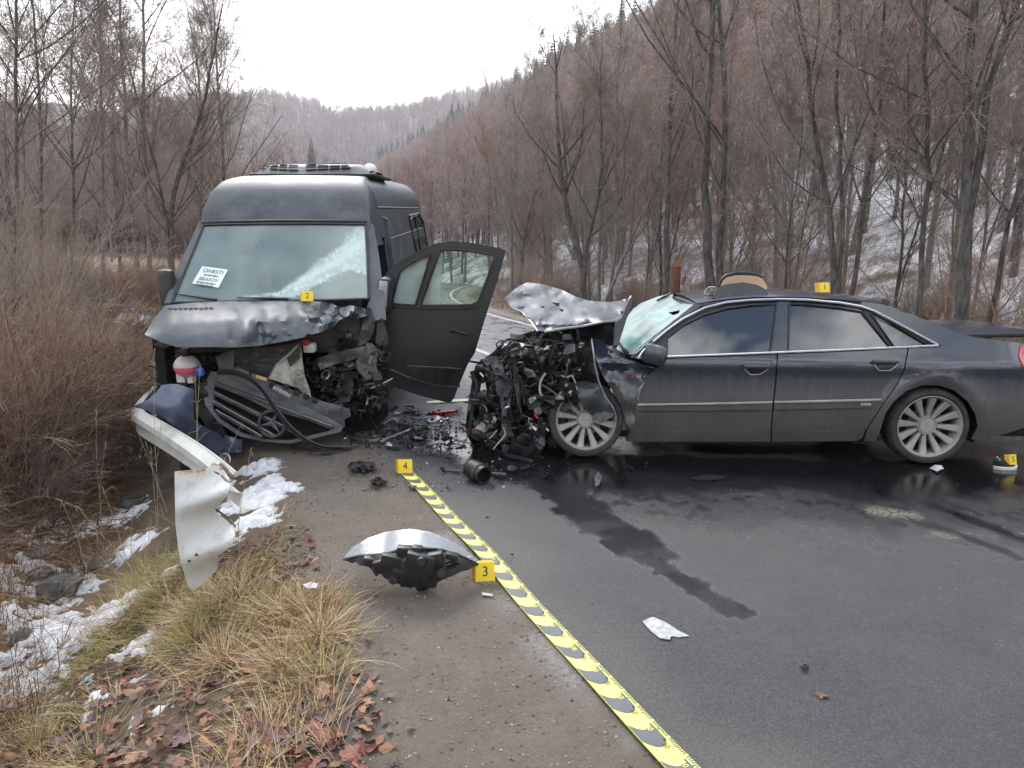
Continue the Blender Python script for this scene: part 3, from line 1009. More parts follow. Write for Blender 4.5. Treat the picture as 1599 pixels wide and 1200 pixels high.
for k in range(5):
    b = Vector((.14, -.08, H_ * g_.uniform(.25, .7)))
    mb.tube([b, b + Vector((g_.uniform(-.02, .12), g_.uniform(-.1, 0), g_.uniform(-.1, .25)))], [.04, .005], 4)
tag(mb.build('splinters', M('raw_wood', (.24, .11, .055), (.36, .2, .12), 12, .9), root), kind='stuff')

# ------------------------------------------------------------------ second row: individual trees behind, copies of six kinds
index_kids()
seedtrees = []
for i in range(6):
    g = random.Random(200 + i)
    H_ = g.uniform(9, 13)
    L = [[(0, 0, 0), (g.uniform(-.2, .2), g.uniform(-.2, .2), H_ * .3), (g.uniform(-.6, .6), g.uniform(-.4, .4), H_ * .65), (g.uniform(-.9, .9), g.uniform(-.7, .7), H_)]]
    if i % 2:
        L.append([(0, 0, 0), (g.uniform(-.1, .1), 0, H_ * .2), (g.uniform(.5, 1.2), g.uniform(-.4, .4), H_ * .6), (g.uniform(1, 1.8), 0, H_ * .92)])
    seedtrees.append((L, g.uniform(.045, .08)))
protos = []
second = []
g = random.Random(55)
spots = []
for s in np.arange(1, 62, 2.9):
    spots.append((RW + g.uniform(3.5, 6.5), s + g.uniform(-.9, .9)))
for s in np.arange(0, 80, 2.6):
    spots.append((RW + g.uniform(7, 14), s + g.uniform(-1.2, 1.2)))
left_spots = [(-9 - g.uniform(0, 12), s + g.uniform(-1, 1)) for s in np.arange(18, 60, 2.6)] + [(-24 - g.uniform(0, 25), s) for s in np.arange(20, 90, 2.6)]
def placer(lst, label, group, hfun, kinds):
    for (u, s) in lst:
        x, y = uxy(u, s)
        if y < 4:
            continue
        i = g.choice(kinds)
        z = hfun(x, y, u, s) - .1
        sc = g.uniform(.75, 1.15)
        P = protos_by.get((i, group))
        rz = g.uniform(0, 6.28)
        if P is None:
            L, r = seedtrees[i]
            P = plant_tree('bare_tree', label, (x, y, z), L, r, 300 + i, bark=m_bark if i % 2 else m_barkpale, twig=(m_twig, m_twigred, m_twigpale)[i % 3], group=group, l1=22, l2=8, l3=6, l4=4, start=.12, spread=(.4, 1.0))
            P.rotation_euler.z = rz
            KIDS[P.name] = [o for o in COL.objects if o.parent == P][-2:]
            protos_by[(i, group)] = P
        else:
            copy_tree(P, Vector((x, y, z)), rz, (sc, sc, sc * g.uniform(.9, 1.15)), group=group)
protos_by = {}
bpy.context.view_layer.update()
placer(spots, 'bare tree in the thicket between the roadside trunks and the snowy slope', 'trees of the second row beyond the road', lambda x, y, u, s: hz(x, y), [0, 1, 2, 3])
placer(left_spots, 'bare tree in the brown wood beyond the meadow left of the van', 'trees of the wood beyond the meadow', lambda x, y, u, s: hz(x, y), [2, 4, 5])

# ------------------------------------------------------------------ far forest: one mass on the slopes
def forest_src(i):
    g = random.Random(400 + i)
    H_ = g.uniform(11, 14)
    L = [[(0, 0, -.5), (g.uniform(-.2, .2), g.uniform(-.2, .2), H_ * .3), (g.uniform(-.5, .5), g.uniform(-.4, .4), H_ * .65), (g.uniform(-.6, .6), g.uniform(-.6, .6), H_)]]
    a, b = tree_meshes(L, .13, 400 + i, l1=16, l2=7, l3=6, l4=0, start=.3, spread=(.35, .85), thin=3.2)
    V1 = np.empty(len(a.vertices) * 3, np.float32); a.vertices.foreach_get('co', V1)
    V2 = np.empty(len(b.vertices) * 3, np.float32); b.vertices.foreach_get('co', V2)
    F1 = np.empty(len(a.polygons) * 4, np.int32); a.polygons.foreach_get('vertices', F1)
    F2 = np.empty(len(b.polygons) * 4, np.int32); b.polygons.foreach_get('vertices', F2)
    v, f = joinq([(V1.reshape(-1, 3), F1.reshape(-1, 4)), (V2.reshape(-1, 3), F2.reshape(-1, 4))])
    me = mesh_np('forest_tree', v, f)
    me.materials.append(m_bark if i % 2 else m_barkpale); me.materials.append(m_twigfar if i % 3 else m_twigred)
    mi = np.zeros(len(f), np.int32); mi[len(F1) // 4:] = 1
    me.polygons.foreach_set('material_index', mi)
    return bpy.data.objects.new('forest_tree', me)
def fir_mesh(seed):
    g = random.Random(seed)
    mb = MB()
    H_ = 15
    mb.tube([(0, 0, -1), (0, 0, H_)], [.22, .03], 6, mi=1)
    for k in range(17):
        f = k / 16
        z = 1.5 + f * (H_ - 1.9)
        r = (1 - f) ** .8 * 3.0 + .25
        m_ = 9 if f < .7 else 6
        for q in range(m_):
            a = 6.283 * q / m_ + g.uniform(-.3, .3) + k
            rr = r * g.uniform(.7, 1.1)
            d = Vector((math.cos(a), math.sin(a), 0)); n = Vector((-d.y, d.x, 0))
            wd = rr * .28 + .1
            p = Vector((0, 0, z))
            mb.add([p + d * .05, p + d * rr * .55 + n * wd - Vector((0, 0, rr * .22)), p + d * rr - Vector((0, 0, rr * .42)), p + d * rr * .55 - n * wd - Vector((0, 0, rr * .30)), p + d * rr * .5 + Vector((0, 0, .12))],
                   [(0, 1, 4), (1, 2, 4), (2, 3, 4), (3, 0, 4)], 0)
    return mb
def scatter(name, pts, srcs, rots, scs, mats=()):
    me = bpy.data.meshes.new(name)
    me.vertices.add(len(pts)); me.vertices.foreach_set('co', np.asarray(pts, np.float32).ravel())
    a = me.attributes.new('rot', 'FLOAT_VECTOR', 'POINT'); a.data.foreach_set('vector', np.asarray(rots, np.float32).ravel())
    a = me.attributes.new('scl', 'FLOAT', 'POINT'); a.data.foreach_set('value', np.asarray(scs, np.float32).ravel())
    a = me.attributes.new('kin', 'INT', 'POINT'); a.data.foreach_set('value', rng.integers(0, len(srcs), len(pts)).astype(np.int32))
    o = link(name, me, None, ())
    gt = bpy.data.node_groups.new(name, 'GeometryNodeTree')
    gt.interface.new_socket('Geometry', in_out='INPUT', socket_type='NodeSocketGeometry')
    gt.interface.new_socket('Geometry', in_out='OUTPUT', socket_type='NodeSocketGeometry')
    gi = gt.nodes.new('NodeGroupInput'); go = gt.nodes.new('NodeGroupOutput')
    ip = gt.nodes.new('GeometryNodeInstanceOnPoints')
    jn = gt.nodes.new('GeometryNodeJoinGeometry')
    for s_ in srcs:
        oi = gt.nodes.new('GeometryNodeObjectInfo'); oi.inputs['Object'].default_value = s_
        oi.inputs['As Instance'].default_value = True
        gt.links.new(oi.outputs['Geometry'], jn.inputs[0])
    gt.links.new(gi.outputs[0], ip.inputs['Points']); gt.links.new(jn.outputs[0], ip.inputs['Instance'])
    ip.inputs['Pick Instance'].default_value = True
    def at(n, ty):
        q = gt.nodes.new('GeometryNodeInputNamedAttribute'); q.data_type = ty; q.inputs['Name'].default_value = n
        return q.outputs['Attribute']
    gt.links.new(at('kin', 'INT'), ip.inputs['Instance Index'])
    gt.links.new(at('rot', 'FLOAT_VECTOR'), ip.inputs['Rotation'])
    gt.links.new(at('scl', 'FLOAT'), ip.inputs['Scale'])
    gt.links.new(ip.outputs[0], go.inputs[0])
    md = o.modifiers.new('scatter', 'NODES'); md.node_group = gt
    return o
fsrc = [forest_src(i) for i in range(6)]
def rot_scale(n, lo, hi):
    return np.stack([rng.normal(0, .05, n), rng.normal(0, .05, n), rng.uniform(0, 6.28, n)], -1), rng.uniform(lo, hi, n)
# right slope
U, S = [], []
for (u0, u1, s0, s1, c) in ((15, 45, -10, 130, 3.0), (45, 138, -10, 330, 3.5), (25, 138, 330, 720, 5.2), (15, 45, 130, 330, 3.6)):
    a, b = np.meshgrid(np.arange(u0, u1, c), np.arange(s0, s1, c), indexing='ij')
    U.append((a + rng.uniform(-.5, .5, a.shape) * c).ravel()); S.append((b + rng.uniform(-.5, .5, a.shape) * c).ravel())
U = np.concatenate(U) + RW; S = np.concatenate(S)
X, Y = xy(U + T0, S)
az = np.arctan2(X, Y)
k = (np.abs(az) < .82) & (Y > 8)
X, Y, U, S = X[k], Y[k], U[k], S[k]
Zf = ridge_z(U, S)
rt, sc = rot_scale(len(X), .7, 1.1)
tag(scatter('forest', np.stack([X, Y, Zf], -1), fsrc, rt, sc), kind='stuff')
# the wood behind the viewer
X = rng.uniform(-70, 70, 420); Y = rng.uniform(-75, -14, 420)
k = np.hypot(X, Y) > 22
X, Y = X[k], Y[k]
rt, sc = rot_scale(len(X), .7, 1.1)
tag(scatter('forest', np.stack([X, Y, hgt(X, Y)], -1), fsrc, rt, sc), kind='stuff')
# hill closing the valley and the wood on the left
A = rng.uniform(-.85, .02, 9000); Rr = np.sqrt(rng.uniform(80 ** 2, 340 ** 2, 9000))
pxx = 799.5 + F * np.tan(A)
k = (pxx < 480) | (rng.random(9000) < .45)
A, Rr = A[k], Rr[k]
rt, sc = rot_scale(len(A), .75, 1.15)
tag(scatter('forest', np.stack([Rr * np.sin(A), Rr * np.cos(A), far_z(A, Rr)], -1), fsrc, rt, sc), kind='stuff')
A = rng.uniform(-.5, .0, 5200); Rr = np.sqrt(rng.uniform(400 ** 2, 960 ** 2, 5200))
rt, sc = rot_scale(len(A), 1.1, 1.7)
tag(scatter('forest', np.stack([Rr * np.sin(A), Rr * np.cos(A), far_z(A, Rr)], -1), fsrc, rt, sc), kind='stuff')

# firs along the ridge line: each one its own tree
g = random.Random(77)
firs = []
for k in range(3):
    fb = fir_mesh(500 + k)
    firs.append(fb)
fir_proto = []
fir_pts = []
for s in np.arange(205, 640, 6.5):
    fir_pts.append((RW + 140 + g.uniform(-8, 8), s + g.uniform(-3, 3), g.uniform(.8, 1.35)))
for s in np.arange(200, 420, 5.2):
    fir_pts.append((RW + 134 + g.uniform(-16, 10), s + g.uniform(-3, 3), g.uniform(.8, 1.25)))
for s in np.arange(120, 300, 6.5):
    fir_pts.append((RW + 120 + g.uniform(-30, 24), s + g.uniform(-3, 3), g.uniform(.6, 1.0)))
index_kids()
for i, (u, s, sc) in enumerate(fir_pts):
    x, y = xy(u + T0, s)
    z = float(ridge_z(np.array([u]), np.array([s]))[0])
    if i < 3:
        P = empty('fir_tree', Vector((x, y, z)), 'dark fir standing among the bare trees along the ridge of the slope', 'fir tree', 'firs along the ridge')
        mbk = firs[i]
        t_ = MB(); c_ = MB()
        for f, m_ in zip(mbk.f, mbk.m):
            q = t_ if m_ == 1 else c_
            q.add([mbk.v[j] for j in f], [tuple(range(len(f)))])
        a = t_.build('trunk', m_bark, P); b = c_.build('crown', m_needle, P, ang=None)
        KIDS[P.name] = [a, b]
        fir_proto.append(P)
        P.scale = (sc, sc, sc)
    else:
        copy_tree(g.choice(fir_proto), Vector((x, y, z)), g.uniform(0, 6.28), (sc, sc, sc), group='firs along the ridge')
x, y = PY(487, 250, 330).x, 330
P = copy_tree(fir_proto[0], Vector((x, y, PY(487, 250, 330).z - 3)), 1, (.9, .9, .9), label='lone dark fir low in the valley, right above the van roof unit')
x, y = PY(637, 165, 300).x, 300

# ------------------------------------------------------------------ shrubs and brush
def shrub_mesh(seed, n0=16, H_=1.6, spread=.7, l2=7, l3=6, r=.008, lean=(0, 0), berries=False, up=.03, bsize=.012, bshare=.05):
    g = np.random.default_rng(seed)
    a = g.uniform(0, 6.28, n0); tilt = np.abs(g.normal(0, spread, n0)); hh = H_ * g.uniform(.6, 1.15, n0)
    n = 7
    P = np.zeros((n0, n, 3)); P[:, 0, 0] = g.normal(0, .16, n0); P[:, 0, 1] = g.normal(0, .16, n0); P[:, 0, 2] = -.1
    d = np.stack([np.cos(a) * np.sin(tilt) + lean[0], np.sin(a) * np.sin(tilt) + lean[1], np.cos(tilt)], -1)
    for j in range(1, n):
        d = d + g.normal(size=(n0, 3)) * .10 + np.stack([np.cos(a) * .05, np.sin(a) * .05, np.full(n0, -.04)], -1)
        d /= np.linalg.norm(d, axis=1, keepdims=True)
        P[:, j] = P[:, j - 1] + d * (hh / (n - 1))[:, None]
    Rd = r * np.linspace(1, .3, n)[None, :] * g.uniform(.6, 1.3, n0)[:, None]
    P2, R2 = grow(P, Rd, l2, .15, .95, (.3, .9), (.3, .6), 5, up, .12, (.5, .8), g, .15)
    P3, R3 = grow(P2, R2, l3, .1, 1.0, (.3, 1.0), (.3, .7), 4, up, .15, (.5, .9), g, .08)
    R2 = np.maximum(R2, .0022); R3 = np.maximum(R3, .0017)
    st = mesh_np('stem', *joinq([tubes(P, Rd, 5)]))
    tw = mesh_np('twigs', *joinq([tubes(P2, R2, 3), tubes(P3, R3, 3)]))
    bb = None
    if berries:
        ends = P3[g.random(len(P3)) < bshare][:, -1]
        oc = np.array([[1, 0, 0], [-1, 0, 0], [0, 1, 0], [0, -1, 0], [0, 0, 1], [0, 0, -1]]) * bsize
        of = np.array([[0, 2, 4], [2, 1, 4], [1, 3, 4], [3, 0, 4], [2, 0, 5], [1, 2, 5], [3, 1, 5], [0, 3, 5]])
        V = (ends[:, None, :] + oc[None]).reshape(-1, 3)
        Fb = (of[None] + (np.arange(len(ends)) * 6)[:, None, None]).reshape(-1, 3)
        bb = mesh_np('berries', V, Fb, smooth=False)
    return st, tw, bb
m_stemred = M('red_brown_stems', (.22, .14, .095), (.34, .235, .165), 2, .8)
m_stemgrey = M('grey_brown_stems', (.22, .18, .145), (.34, .285, .235), 2, .8)
m_stemdark = M('dark_stems', (.085, .058, .043), (.15, .105, .08), 2, .8)
SH = []
def shrub(loc, label, seed, mat, group=None, cat='shrub', bmat=None, **k):
    root = empty('shrub', Vector(loc), label, cat, group)
    a, b, c = shrub_mesh(seed, **k)
    kids = [link('stems', a, root, mat), link('twigs', b, root, mat)]
    if c:
        kids.append(link('dead_leaves' if bmat else 'berries', c, root, bmat or m_berry))
    KIDS[root.name] = kids
    return root
def ground_at(u, s, dz=0):
    x, y = uxy(u, s)
    return Vector((x, y, hz(x, y) + dz))
def gpx(px, Y):
    x = (px - 799.5) / F * Y
    return Vector((x, Y, hz(x, Y)))
s1 = shrub(gpx(50, 7.0), 'tall red-brown thicket bush at the left edge of the photo', 601, m_stemred, n0=36, H_=2.5, spread=.5, l2=9, l3=8)
s2 = shrub(gpx(150, 7.8), 'bushy red-brown thicket beside the ditch, right of the tallest bush', 602, m_stemred, n0=40, H_=1.7, spread=.65, l2=9, l3=8)
s3 = shrub(gpx(205, 7.3), 'dense dark brush behind the ditch, close to the torn blue wing of the van', 603, m_stemdark, n0=40, H_=1.4, spread=.75, l2=9, l3=8)
s4 = shrub(gpx(0, 9.0), 'pale grey tangled bush behind the red-brown thicket', 604, m_stemgrey, n0=28, H_=3.2, spread=.45, l2=9, l3=7)
s5 = shrub(gpx(222, 9.4), 'low purple-brown bush just left of the van bonnet', 605, m_stemdark, n0=34, H_=1.2, spread=.8, l2=8, l3=7)
s6 = shrub(gpx(10, 6.3), 'rose bush dotted with red berries at the left edge', 606, m_stemred, n0=22, H_=2.4, spread=.5, l2=8, l3=7, berries=True)
s7 = shrub(gpx(110, 6.6), 'low dark bush hanging over the ditch at the foot of the thicket', 607, m_stemdark, n0=40, H_=1.1, spread=.9, l2=8, l3=7)
s8 = shrub(gpx(15, 5.6), 'low bristly bush at the left edge, over the ditch', 608, m_stemdark, n0=40, H_=1.1, spread=.9, l2=8, l3=7)
g = random.Random(91)
for i in range(34):
    px = g.uniform(-60, 330); Yb = g.uniform(9, 26)
    src = g.choice([s2, s3, s4, s5, s1])
    sc = g.uniform(.55, 1.05)
    copy_tree(src, gpx(px, Yb), g.uniform(0, 6.28), (sc, sc, sc * g.uniform(.8, 1.1)), label='leafless brown bush in the scrub beyond the ditch', group='bushes of the scrub beyond the ditch')
for i in range(46):
    u = RW + 1.6 + g.random() * 8; s = g.uniform(1, 40)
    src = g.choice([s2, s4, s4, s5])
    sc = g.uniform(.6, 1.25)
    copy_tree(src, ground_at(u, s), g.uniform(0, 6.28), (sc, sc, sc * g.uniform(.9, 1.3)), label='leafless bush in the undergrowth between the roadside trunks beyond the road', group='bushes between the roadside trunks')
for i, (px, u, hh) in enumerate(((862, RW + 3.5, 3.2), (1290, RW + 3.0, 3.0), (1575, RW + 2.4, 2.4), (1200, RW + 4, 3.4), (1460, RW + 3.5, 3.0))):
    X, Y = at_u(px, u)
    lab = ['tall bush of red berries above the raised car bonnet', 'red-berried bush behind the three-stemmed clump', 'red-berried bush right of the thick forked trunk', 'red-berried bush behind the black roof panel of the car', 'red-berried bush above the rear side window of the car'][i]
    shrub((X, Y, hz(X, Y)), lab, 620 + i, m_stemred, n0=16, H_=hh, spread=.4, l2=9, l3=7, r=.012, berries=True)

m_copper = M('copper_dead_leaves', (.30, .12, .05), (.46, .22, .10), 4, .8)
for i, (px, u, hh, lab) in enumerate(((855, RW + 4.5, 3.4, 'young beech still holding copper leaves, above the raised car bonnet'), (985, RW + 5, 2.6, 'low copper-leaved bush behind the shattered windscreen'), (1075, RW + 4, 2.2, 'copper-leaved bush between the orange stump and the stout twin-stemmed tree'))):
    X, Y = at_u(px, u)
    shrub((X, Y, hz(X, Y)), lab, 640 + i, m_stemred, n0=14, H_=hh, spread=.4, l2=9, l3=7, r=.010, berries=True, bmat=m_copper, bsize=.022, bshare=.22)

# ================================================================== THE VAN
VY = 6.5                                             # distance of the windscreen's foot
VP_ = math.radians(4.5)                              # it stands nose-down on its broken front axle
VXc = PY(421, 470, VY).x
MV = Matrix.Translation((VXc, VY, -.20)) @ Matrix.Rotation(R(.7), 4, 'Z') @ Matrix.Rotation(VP_, 4, 'X')
VF = Frame(MV)
van = empty('van', MV, 'dark high-roof van with a smashed front end and its driver door hanging open', 'van')
def vy(y):
    return lambda a, b: VF.y(a, b, y)
# windscreen surface: leaning back, slightly bowed
_wb = VF.y(421, 470, 0.0); _wt = VF.y(445, 350, .72)
_wn = Vector((0, -(_wt.z - _wb.z), (_wt.y - _wb.y))).normalized()
def vwin(off=0.0):
    def fn(a, b):
        p = VF.plane(a, b, Vector((0, off, _wb.z)), _wn)
        for _ in range(3):
            p = VF.plane(a, b, Vector((0, off + .10 * p.x * p.x, _wb.z)), _wn)
        return p
    return fn
def linedist(px, py, P):
    return float(segdist(np.array([px], float), np.array([py], float), P)[0])
_cr = [(430, 462), (470, 440), (520, 412), (560, 385), (575, 372)]
def crackmask(a, b):
    wid = 4 + max(0, (a - 440)) * .17
    d = linedist(a, b, _cr)
    n = float(fbm(np.array([a * .08]), np.array([b * .08]), 5, 3)[0])
    n2 = float(vnoise(np.array([a * .9]), np.array([b * .9]), 8)[0])
    v = max(0, 1 - d / (wid * (.6 + n))) ** .7 * (.5 + .4 * n2)
    # radiating fracture lines
    for (p, q) in (((575, 355), (540, 372)), ((575, 360), (500, 408)), ((575, 408), (470, 452)), ((575, 400), (520, 432)), ((575, 352), (555, 360)), ((440, 458), (380, 466))):
        dd = linedist(a, b, [p, q])
        v = max(v, .55 * max(0, 1 - dd / 3.0) * (.4 + n2))
    if a > 515:
        v = max(v, .35 * n2 * (a - 515) / 60 * max(0, 1 - abs(b - 390) / 60))
    if inpoly(a, b, [(436, 464), (478, 438), (520, 409), (553, 380), (574, 366), (576, 428), (545, 420), (505, 440), (462, 464)]):
        v = max(v, .34 + .5 * n2 * n)
    for (p, q) in (((440, 463), (578, 402)), ((436, 464), (556, 372)), ((520, 409), (577, 430)), ((500, 424), (520, 409)), ((553, 380), (577, 352)), ((540, 395), (577, 376))):
        dd = linedist(a, b, [p, q])
        v = max(v, .95 * max(0, 1 - dd / 2.6) * (.55 + .45 * n2))
    return min(.95, v)
wpoly = [(318, 352), (380, 350.5), (445, 350), (510, 350), (571, 351), (574, 400), (576, 467), (520, 469), (400, 470), (330, 472), (268, 473), (290, 420)]
panel('windscreen', wpoly, vwin(), m_vwind, van, step=3.6, thick=.004, frame=VF, attrs={'crack': crackmask})
mb = MB()
for i in range(len(wpoly)):
    a, b = wpoly[i], wpoly[(i + 1) % len(wpoly)]
    mb.tube([vwin(-.012)(*a), vwin(-.012)(*b)], .014, 5)
mb.build('windscreen_seal', m_black, van)
# roof and flanks: cross-sections from the header rail to the tail
def vw(z):
    if z < 1.2:
        return .985 - .03 * max(0, (.75 - z)) ** 2
    if z < 2.1:
        return .985 - .095 * ((z - 1.2) / .9) ** 1.5
    return .89 - .07 * (z - 2.1) / .5 - .15 * min(1, max(0, z - 2.52) / .26) ** 2.2
hz_pts = [(.70, 2.10), (.74, 2.16), (.80, 2.28), (.90, 2.44), (1.02, 2.57), (1.18, 2.68), (1.4, 2.735), (1.8, 2.76), (2.6, 2.77), (4.0, 2.78), (5.1, 2.78), (5.28, 2.71)]
def vsection(y, zt, z0, nside=14, ntop=14):
    zs = [z0 + (zt - z0) * (i / nside) ** .85 for i in range(nside + 1)]
    wtop = vw(zt)
    crown = .03 * min(1, wtop)
    left = [(-vw(z), y, z) for z in zs]
    top = [(-wtop * math.cos(math.pi * k / ntop), y, zt + crown * math.sin(math.pi * k / ntop) ** .8) for k in range(1, ntop)]
    right = [(vw(z), y, z) for z in reversed(zs)]
    return left + top + right
def vloft(name, st, z0f, mat, close_end=False):
    V, Fc = [], []
    m = None
    for (y, zt) in st:
        sct = vsection(y, zt, z0f(y))
        # belt crease along the flank
        sct = [(x + (.012 if abs(z - 2.02) < .03 else 0) * (1 if x > 0 else -1), yy, z) for (x, yy, z) in sct]
        m = len(sct); V += sct
    for i in range(len(st) - 1):
        for k in range(m - 1):
            Fc.append((i * m + k, i * m + k + 1, (i + 1) * m + k + 1, (i + 1) * m + k))
    if close_end:
        Fc.append(tuple((len(st) - 1) * m + k for k in range(m)))
    mb = MB(); mb.add(V, Fc)
    return mb.build(name, mat, van, 45)
def zt_at(y):
    return float(np.interp(y, [p[0] for p in hz_pts], [p[1] for p in hz_pts]))
vloft('roof', [p for p in hz_pts if p[0] <= 1.2] + [(1.30, zt_at(1.30))], lambda y: 2.03, m_van)
st = [(y, zt_at(y)) for y in (1.302, 1.5, 1.9, 2.4, 3.0, 3.6, 4.2, 4.7, 5.1, 5.22, 5.28)]
V, Fc = [], []
body = vloft('body', st, lambda y: .42, m_van, True)
# raised rib along the flank, header strip across the nose of the roof
mb = MB()
mb.tube([(vw(2.06) + .002, y, 2.06 + .012 * (y - 1.3)) for y in (1.32, 2.5, 3.6, 5.0)], .012, 5)
mb.tube([(vw(2.42) + .002, y, 2.42) for y in (1.32, 2.5, 3.6, 5.0)], .010, 5)
mb.build('flank_rib', m_van, van)
mb = MB()
mb.tube([vwin(-.015)(*p) for p in ((316, 348), (380, 346), (445, 345), (510, 345.5), (573, 347))], .016, 6)
mb.build('header_strip', m_black, van)
# A pillars
panel('windscreen_pillar', [(311, 346), (318, 351), (292, 418), (269, 474), (256, 474), (282, 410)], vwin(.02), m_van, van, step=8, thick=.05, frame=VF)
panel('windscreen_pillar', [(573, 348), (583, 350), (592, 400), (601, 470), (603, 500), (578, 500), (576, 440)], vwin(.02), m_van, van, step=8, thick=.06, frame=VF)
# B pillar and the dark door aperture: cab box
mb = MB()
mb.box((0, .75, .78), (1.86, 1.05, .04)); mb.box((0, 1.28, 1.45), (1.84, .03, 1.3)); mb.box((-.93, .7, 1.15), (.03, 1.1, .75))
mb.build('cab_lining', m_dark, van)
mb = MB()
mb.bbox((0, .30, 1.22), (1.75, .55, .38), Matrix.Rotation(-.12, 3, 'X'), bev=.06)
mb.bbox((.0, .22, 1.43), (1.6, .3, .08), None, bev=.03)
mb.build('dashboard', m_blackd, van)
mb = MB()
ring = [(.43 + .19 * math.cos(a), .62 + .06 * math.sin(a), 1.42 + .17 * math.sin(a)) for a in np.linspace(0, 6.28, 25)[:-1]]
mb.tube(ring, .014, 6, closed=True); mb.bbox((.43, .60, 1.42), (.12, .05, .1), bev=.02); mb.tube([(.25, .62, 1.42), (.61, .62, 1.42)], .012, 5)
mb.build('steering_wheel', m_black, van)
m_seat = M('seat_cloth', (.03, .031, .033), (.055, .056, .06), 12, .9)
for x in (.45, -.25, -.65):
    mb = MB()
    mb.bbox((x, .95, 1.0), (.42, .48, .16), bev=.05); mb.bbox((x, 1.16, 1.38), (.40, .14, .62), Matrix.Rotation(-.15, 3, 'X'), bev=.05)
    mb.bbox((x, 1.19, 1.80), (.24, .1, .18), bev=.04)
    mb.build('seat', m_seat, van)
panel('pillar', [(597, 338), (604, 342), (617, 425), (622, 470), (612, 470), (606, 410)], lambda a, b: VF.y(a, b, 1.24), m_van, van, step=8, thick=.05, frame=VF)
# flank window
def vflank(off=.004):
    def fn(a, b):
        p = VF.x(a, b, .9)
        for _ in range(4):
            p = VF.x(a, b, vw(p.z) + off)
        return p
    return fn
fw = panel('side_window', [(641, 341), (652, 336), (659, 346), (665, 384), (664, 396), (653, 398), (646, 372)], vflank(.006), m_carglass, van, step=6, thick=.01, frame=VF)
mb = MB()
fp = [(638, 338), (653, 334), (660, 346), (667, 384), (665, 398), (652, 400), (645, 372)]
mb.tube([vflank(.01)(*p) for p in fp], .022, 5, closed=True)
mb.tube([vflank(.012)(648, 338), vflank(.012)(658, 398)], .018, 5)
mb.build('frame', m_black, fw)
mb = MB(); mb.tube([vflank(.012)(641, 343), vflank(.012)(644, 338), vflank(.012)(651, 337)], .013, 5); mb.build('bent_seal', m_lgrey, fw)
# inner rear-view camera pod, sign in the windscreen
mb = MB()
c = vwin(.10)(430, 377); ex = .17
mb.bbox(c, (.36, .08, .13), Matrix.Rotation(.5, 3, 'X'), bev=.035); mb.bbox(c + Vector((-.10, -.035, .0)), (.06, .02, .05), mi=1, bev=.008)
mb.build('rear_view_pod', [m_blackd, m_lgrey], van)
sgn = empty('destination_sign', MV, 'white paper sign lettered ONESTI and BRASOV behind the van windscreen', 'sign')
sp = [(315.5, 416), (356, 421.5), (341, 449.5), (300, 443)]
m_paper = M('white_paper', (.62, .68, .66), (.72, .77, .75), 5, .8)
panel('sheet', sp, vwin(-.012), m_paper, sgn, step=12, thick=.003, frame=VF)
o_ = vwin(-.018)(335, 424); ux = vwin(-.018)(352, 426.3) - vwin(-.018)(316, 421.3); uy = vwin(-.018)(315.5, 416) - vwin(-.018)(301, 442)
mb = MB()
put_text(mb, 'ONESTI', .062, vwin(-.018)(333, 424.3), ux, uy, sx=1.05)
put_text(mb, 'BRASOV', .055, vwin(-.018)(325.5, 437.0), ux, uy, sx=1.0)
for (c0, n_) in (((329.5, 430.5), 9), ((321.5, 442.3), 12), ((319.5, 446), 10)):
    for k in range(n_):
        q = vwin(-.018)(c0[0] + (k - n_ / 2 + .5) * 2.5, c0[1] + (k - n_ / 2 + .5) * .36)
        d1 = ux.normalized() * .006; d2 = uy.normalized() * (.007 if k % 3 else .011)
        mb.add([q - d1 - d2, q + d1 - d2, q + d1 + d2, q - d1 + d2], [(0, 1, 2, 3)])
mb.build('lettering', M('sign_ink', (.06, .09, .085), (.1, .13, .12), 9, .8), sgn)
# wipers
for P in (((275, 459.5), (300, 463), (338, 468.5)), ((370, 465.3), (405, 465.8), (450, 467))):
    mb = MB(); mb.tube([vwin(-.03)(*p) for p in P], [.006, .009, .013], 5); mb.build('wiper', m_black, van)
# bonnet, crumpled
yb_x = [225, 262, 350, 480, 545, 575]; yb_y = [508, 477, 472, 471, 477, 490]
yf_x = [225, 232, 250, 276, 330, 400, 440, 470, 500, 520, 545, 575]; yf_y = [524, 527, 535, 542, 542, 541, 534, 528, 519, 511, 503, 497]
def vbonnet(a, b):
    y0 = np.interp(a, yb_x, yb_y); y1 = np.interp(a, yf_x, yf_y)
    t = (b - y0) / max(6, (y1 - y0))
    D = np.interp(a, [225, 300, 400, 480, 530, 575], [.52, .62, .60, .45, .22, .06])
    # flat top, then the nose rolls over
    d = D * (np.interp(t, [-.2, 0, .45, .75, 1.1], [-.1, .02, .62, .86, 1.0]))
    n = float(fbm(np.array([a * .022]), np.array([b * .035]), 13, 3)[0]) - .5
    amp = np.interp(a, [225, 330, 400, 480, 575], [.01, .03, .10, .18, .28]) * np.interp(t, [0, .3, 1], [.3, 1, 1])
    d += n * amp
    n5 = abs(float(fbm(np.array([a * .030 + b * .012]), np.array([b * .05 - a * .008]), 29, 3)[0]) - .5)
    d -= max(0, .10 - n5) * amp * 2.2
    d += .09 * math.exp(-(((a - 383) / 15) ** 2 + ((b - 517) / 14) ** 2)) - .10 * math.exp(-(((a - 405) / 9) ** 2 + ((b - 520) / 20) ** 2)) - .05 * math.exp(-(((a - 362) / 7) ** 2 + ((b - 520) / 20) ** 2))
    if a > 470:
        d += .05 * math.sin(a * .22 + b * .13) * min(1, (a - 470) / 40)
    return VF.y(a, b, -.02 - d)
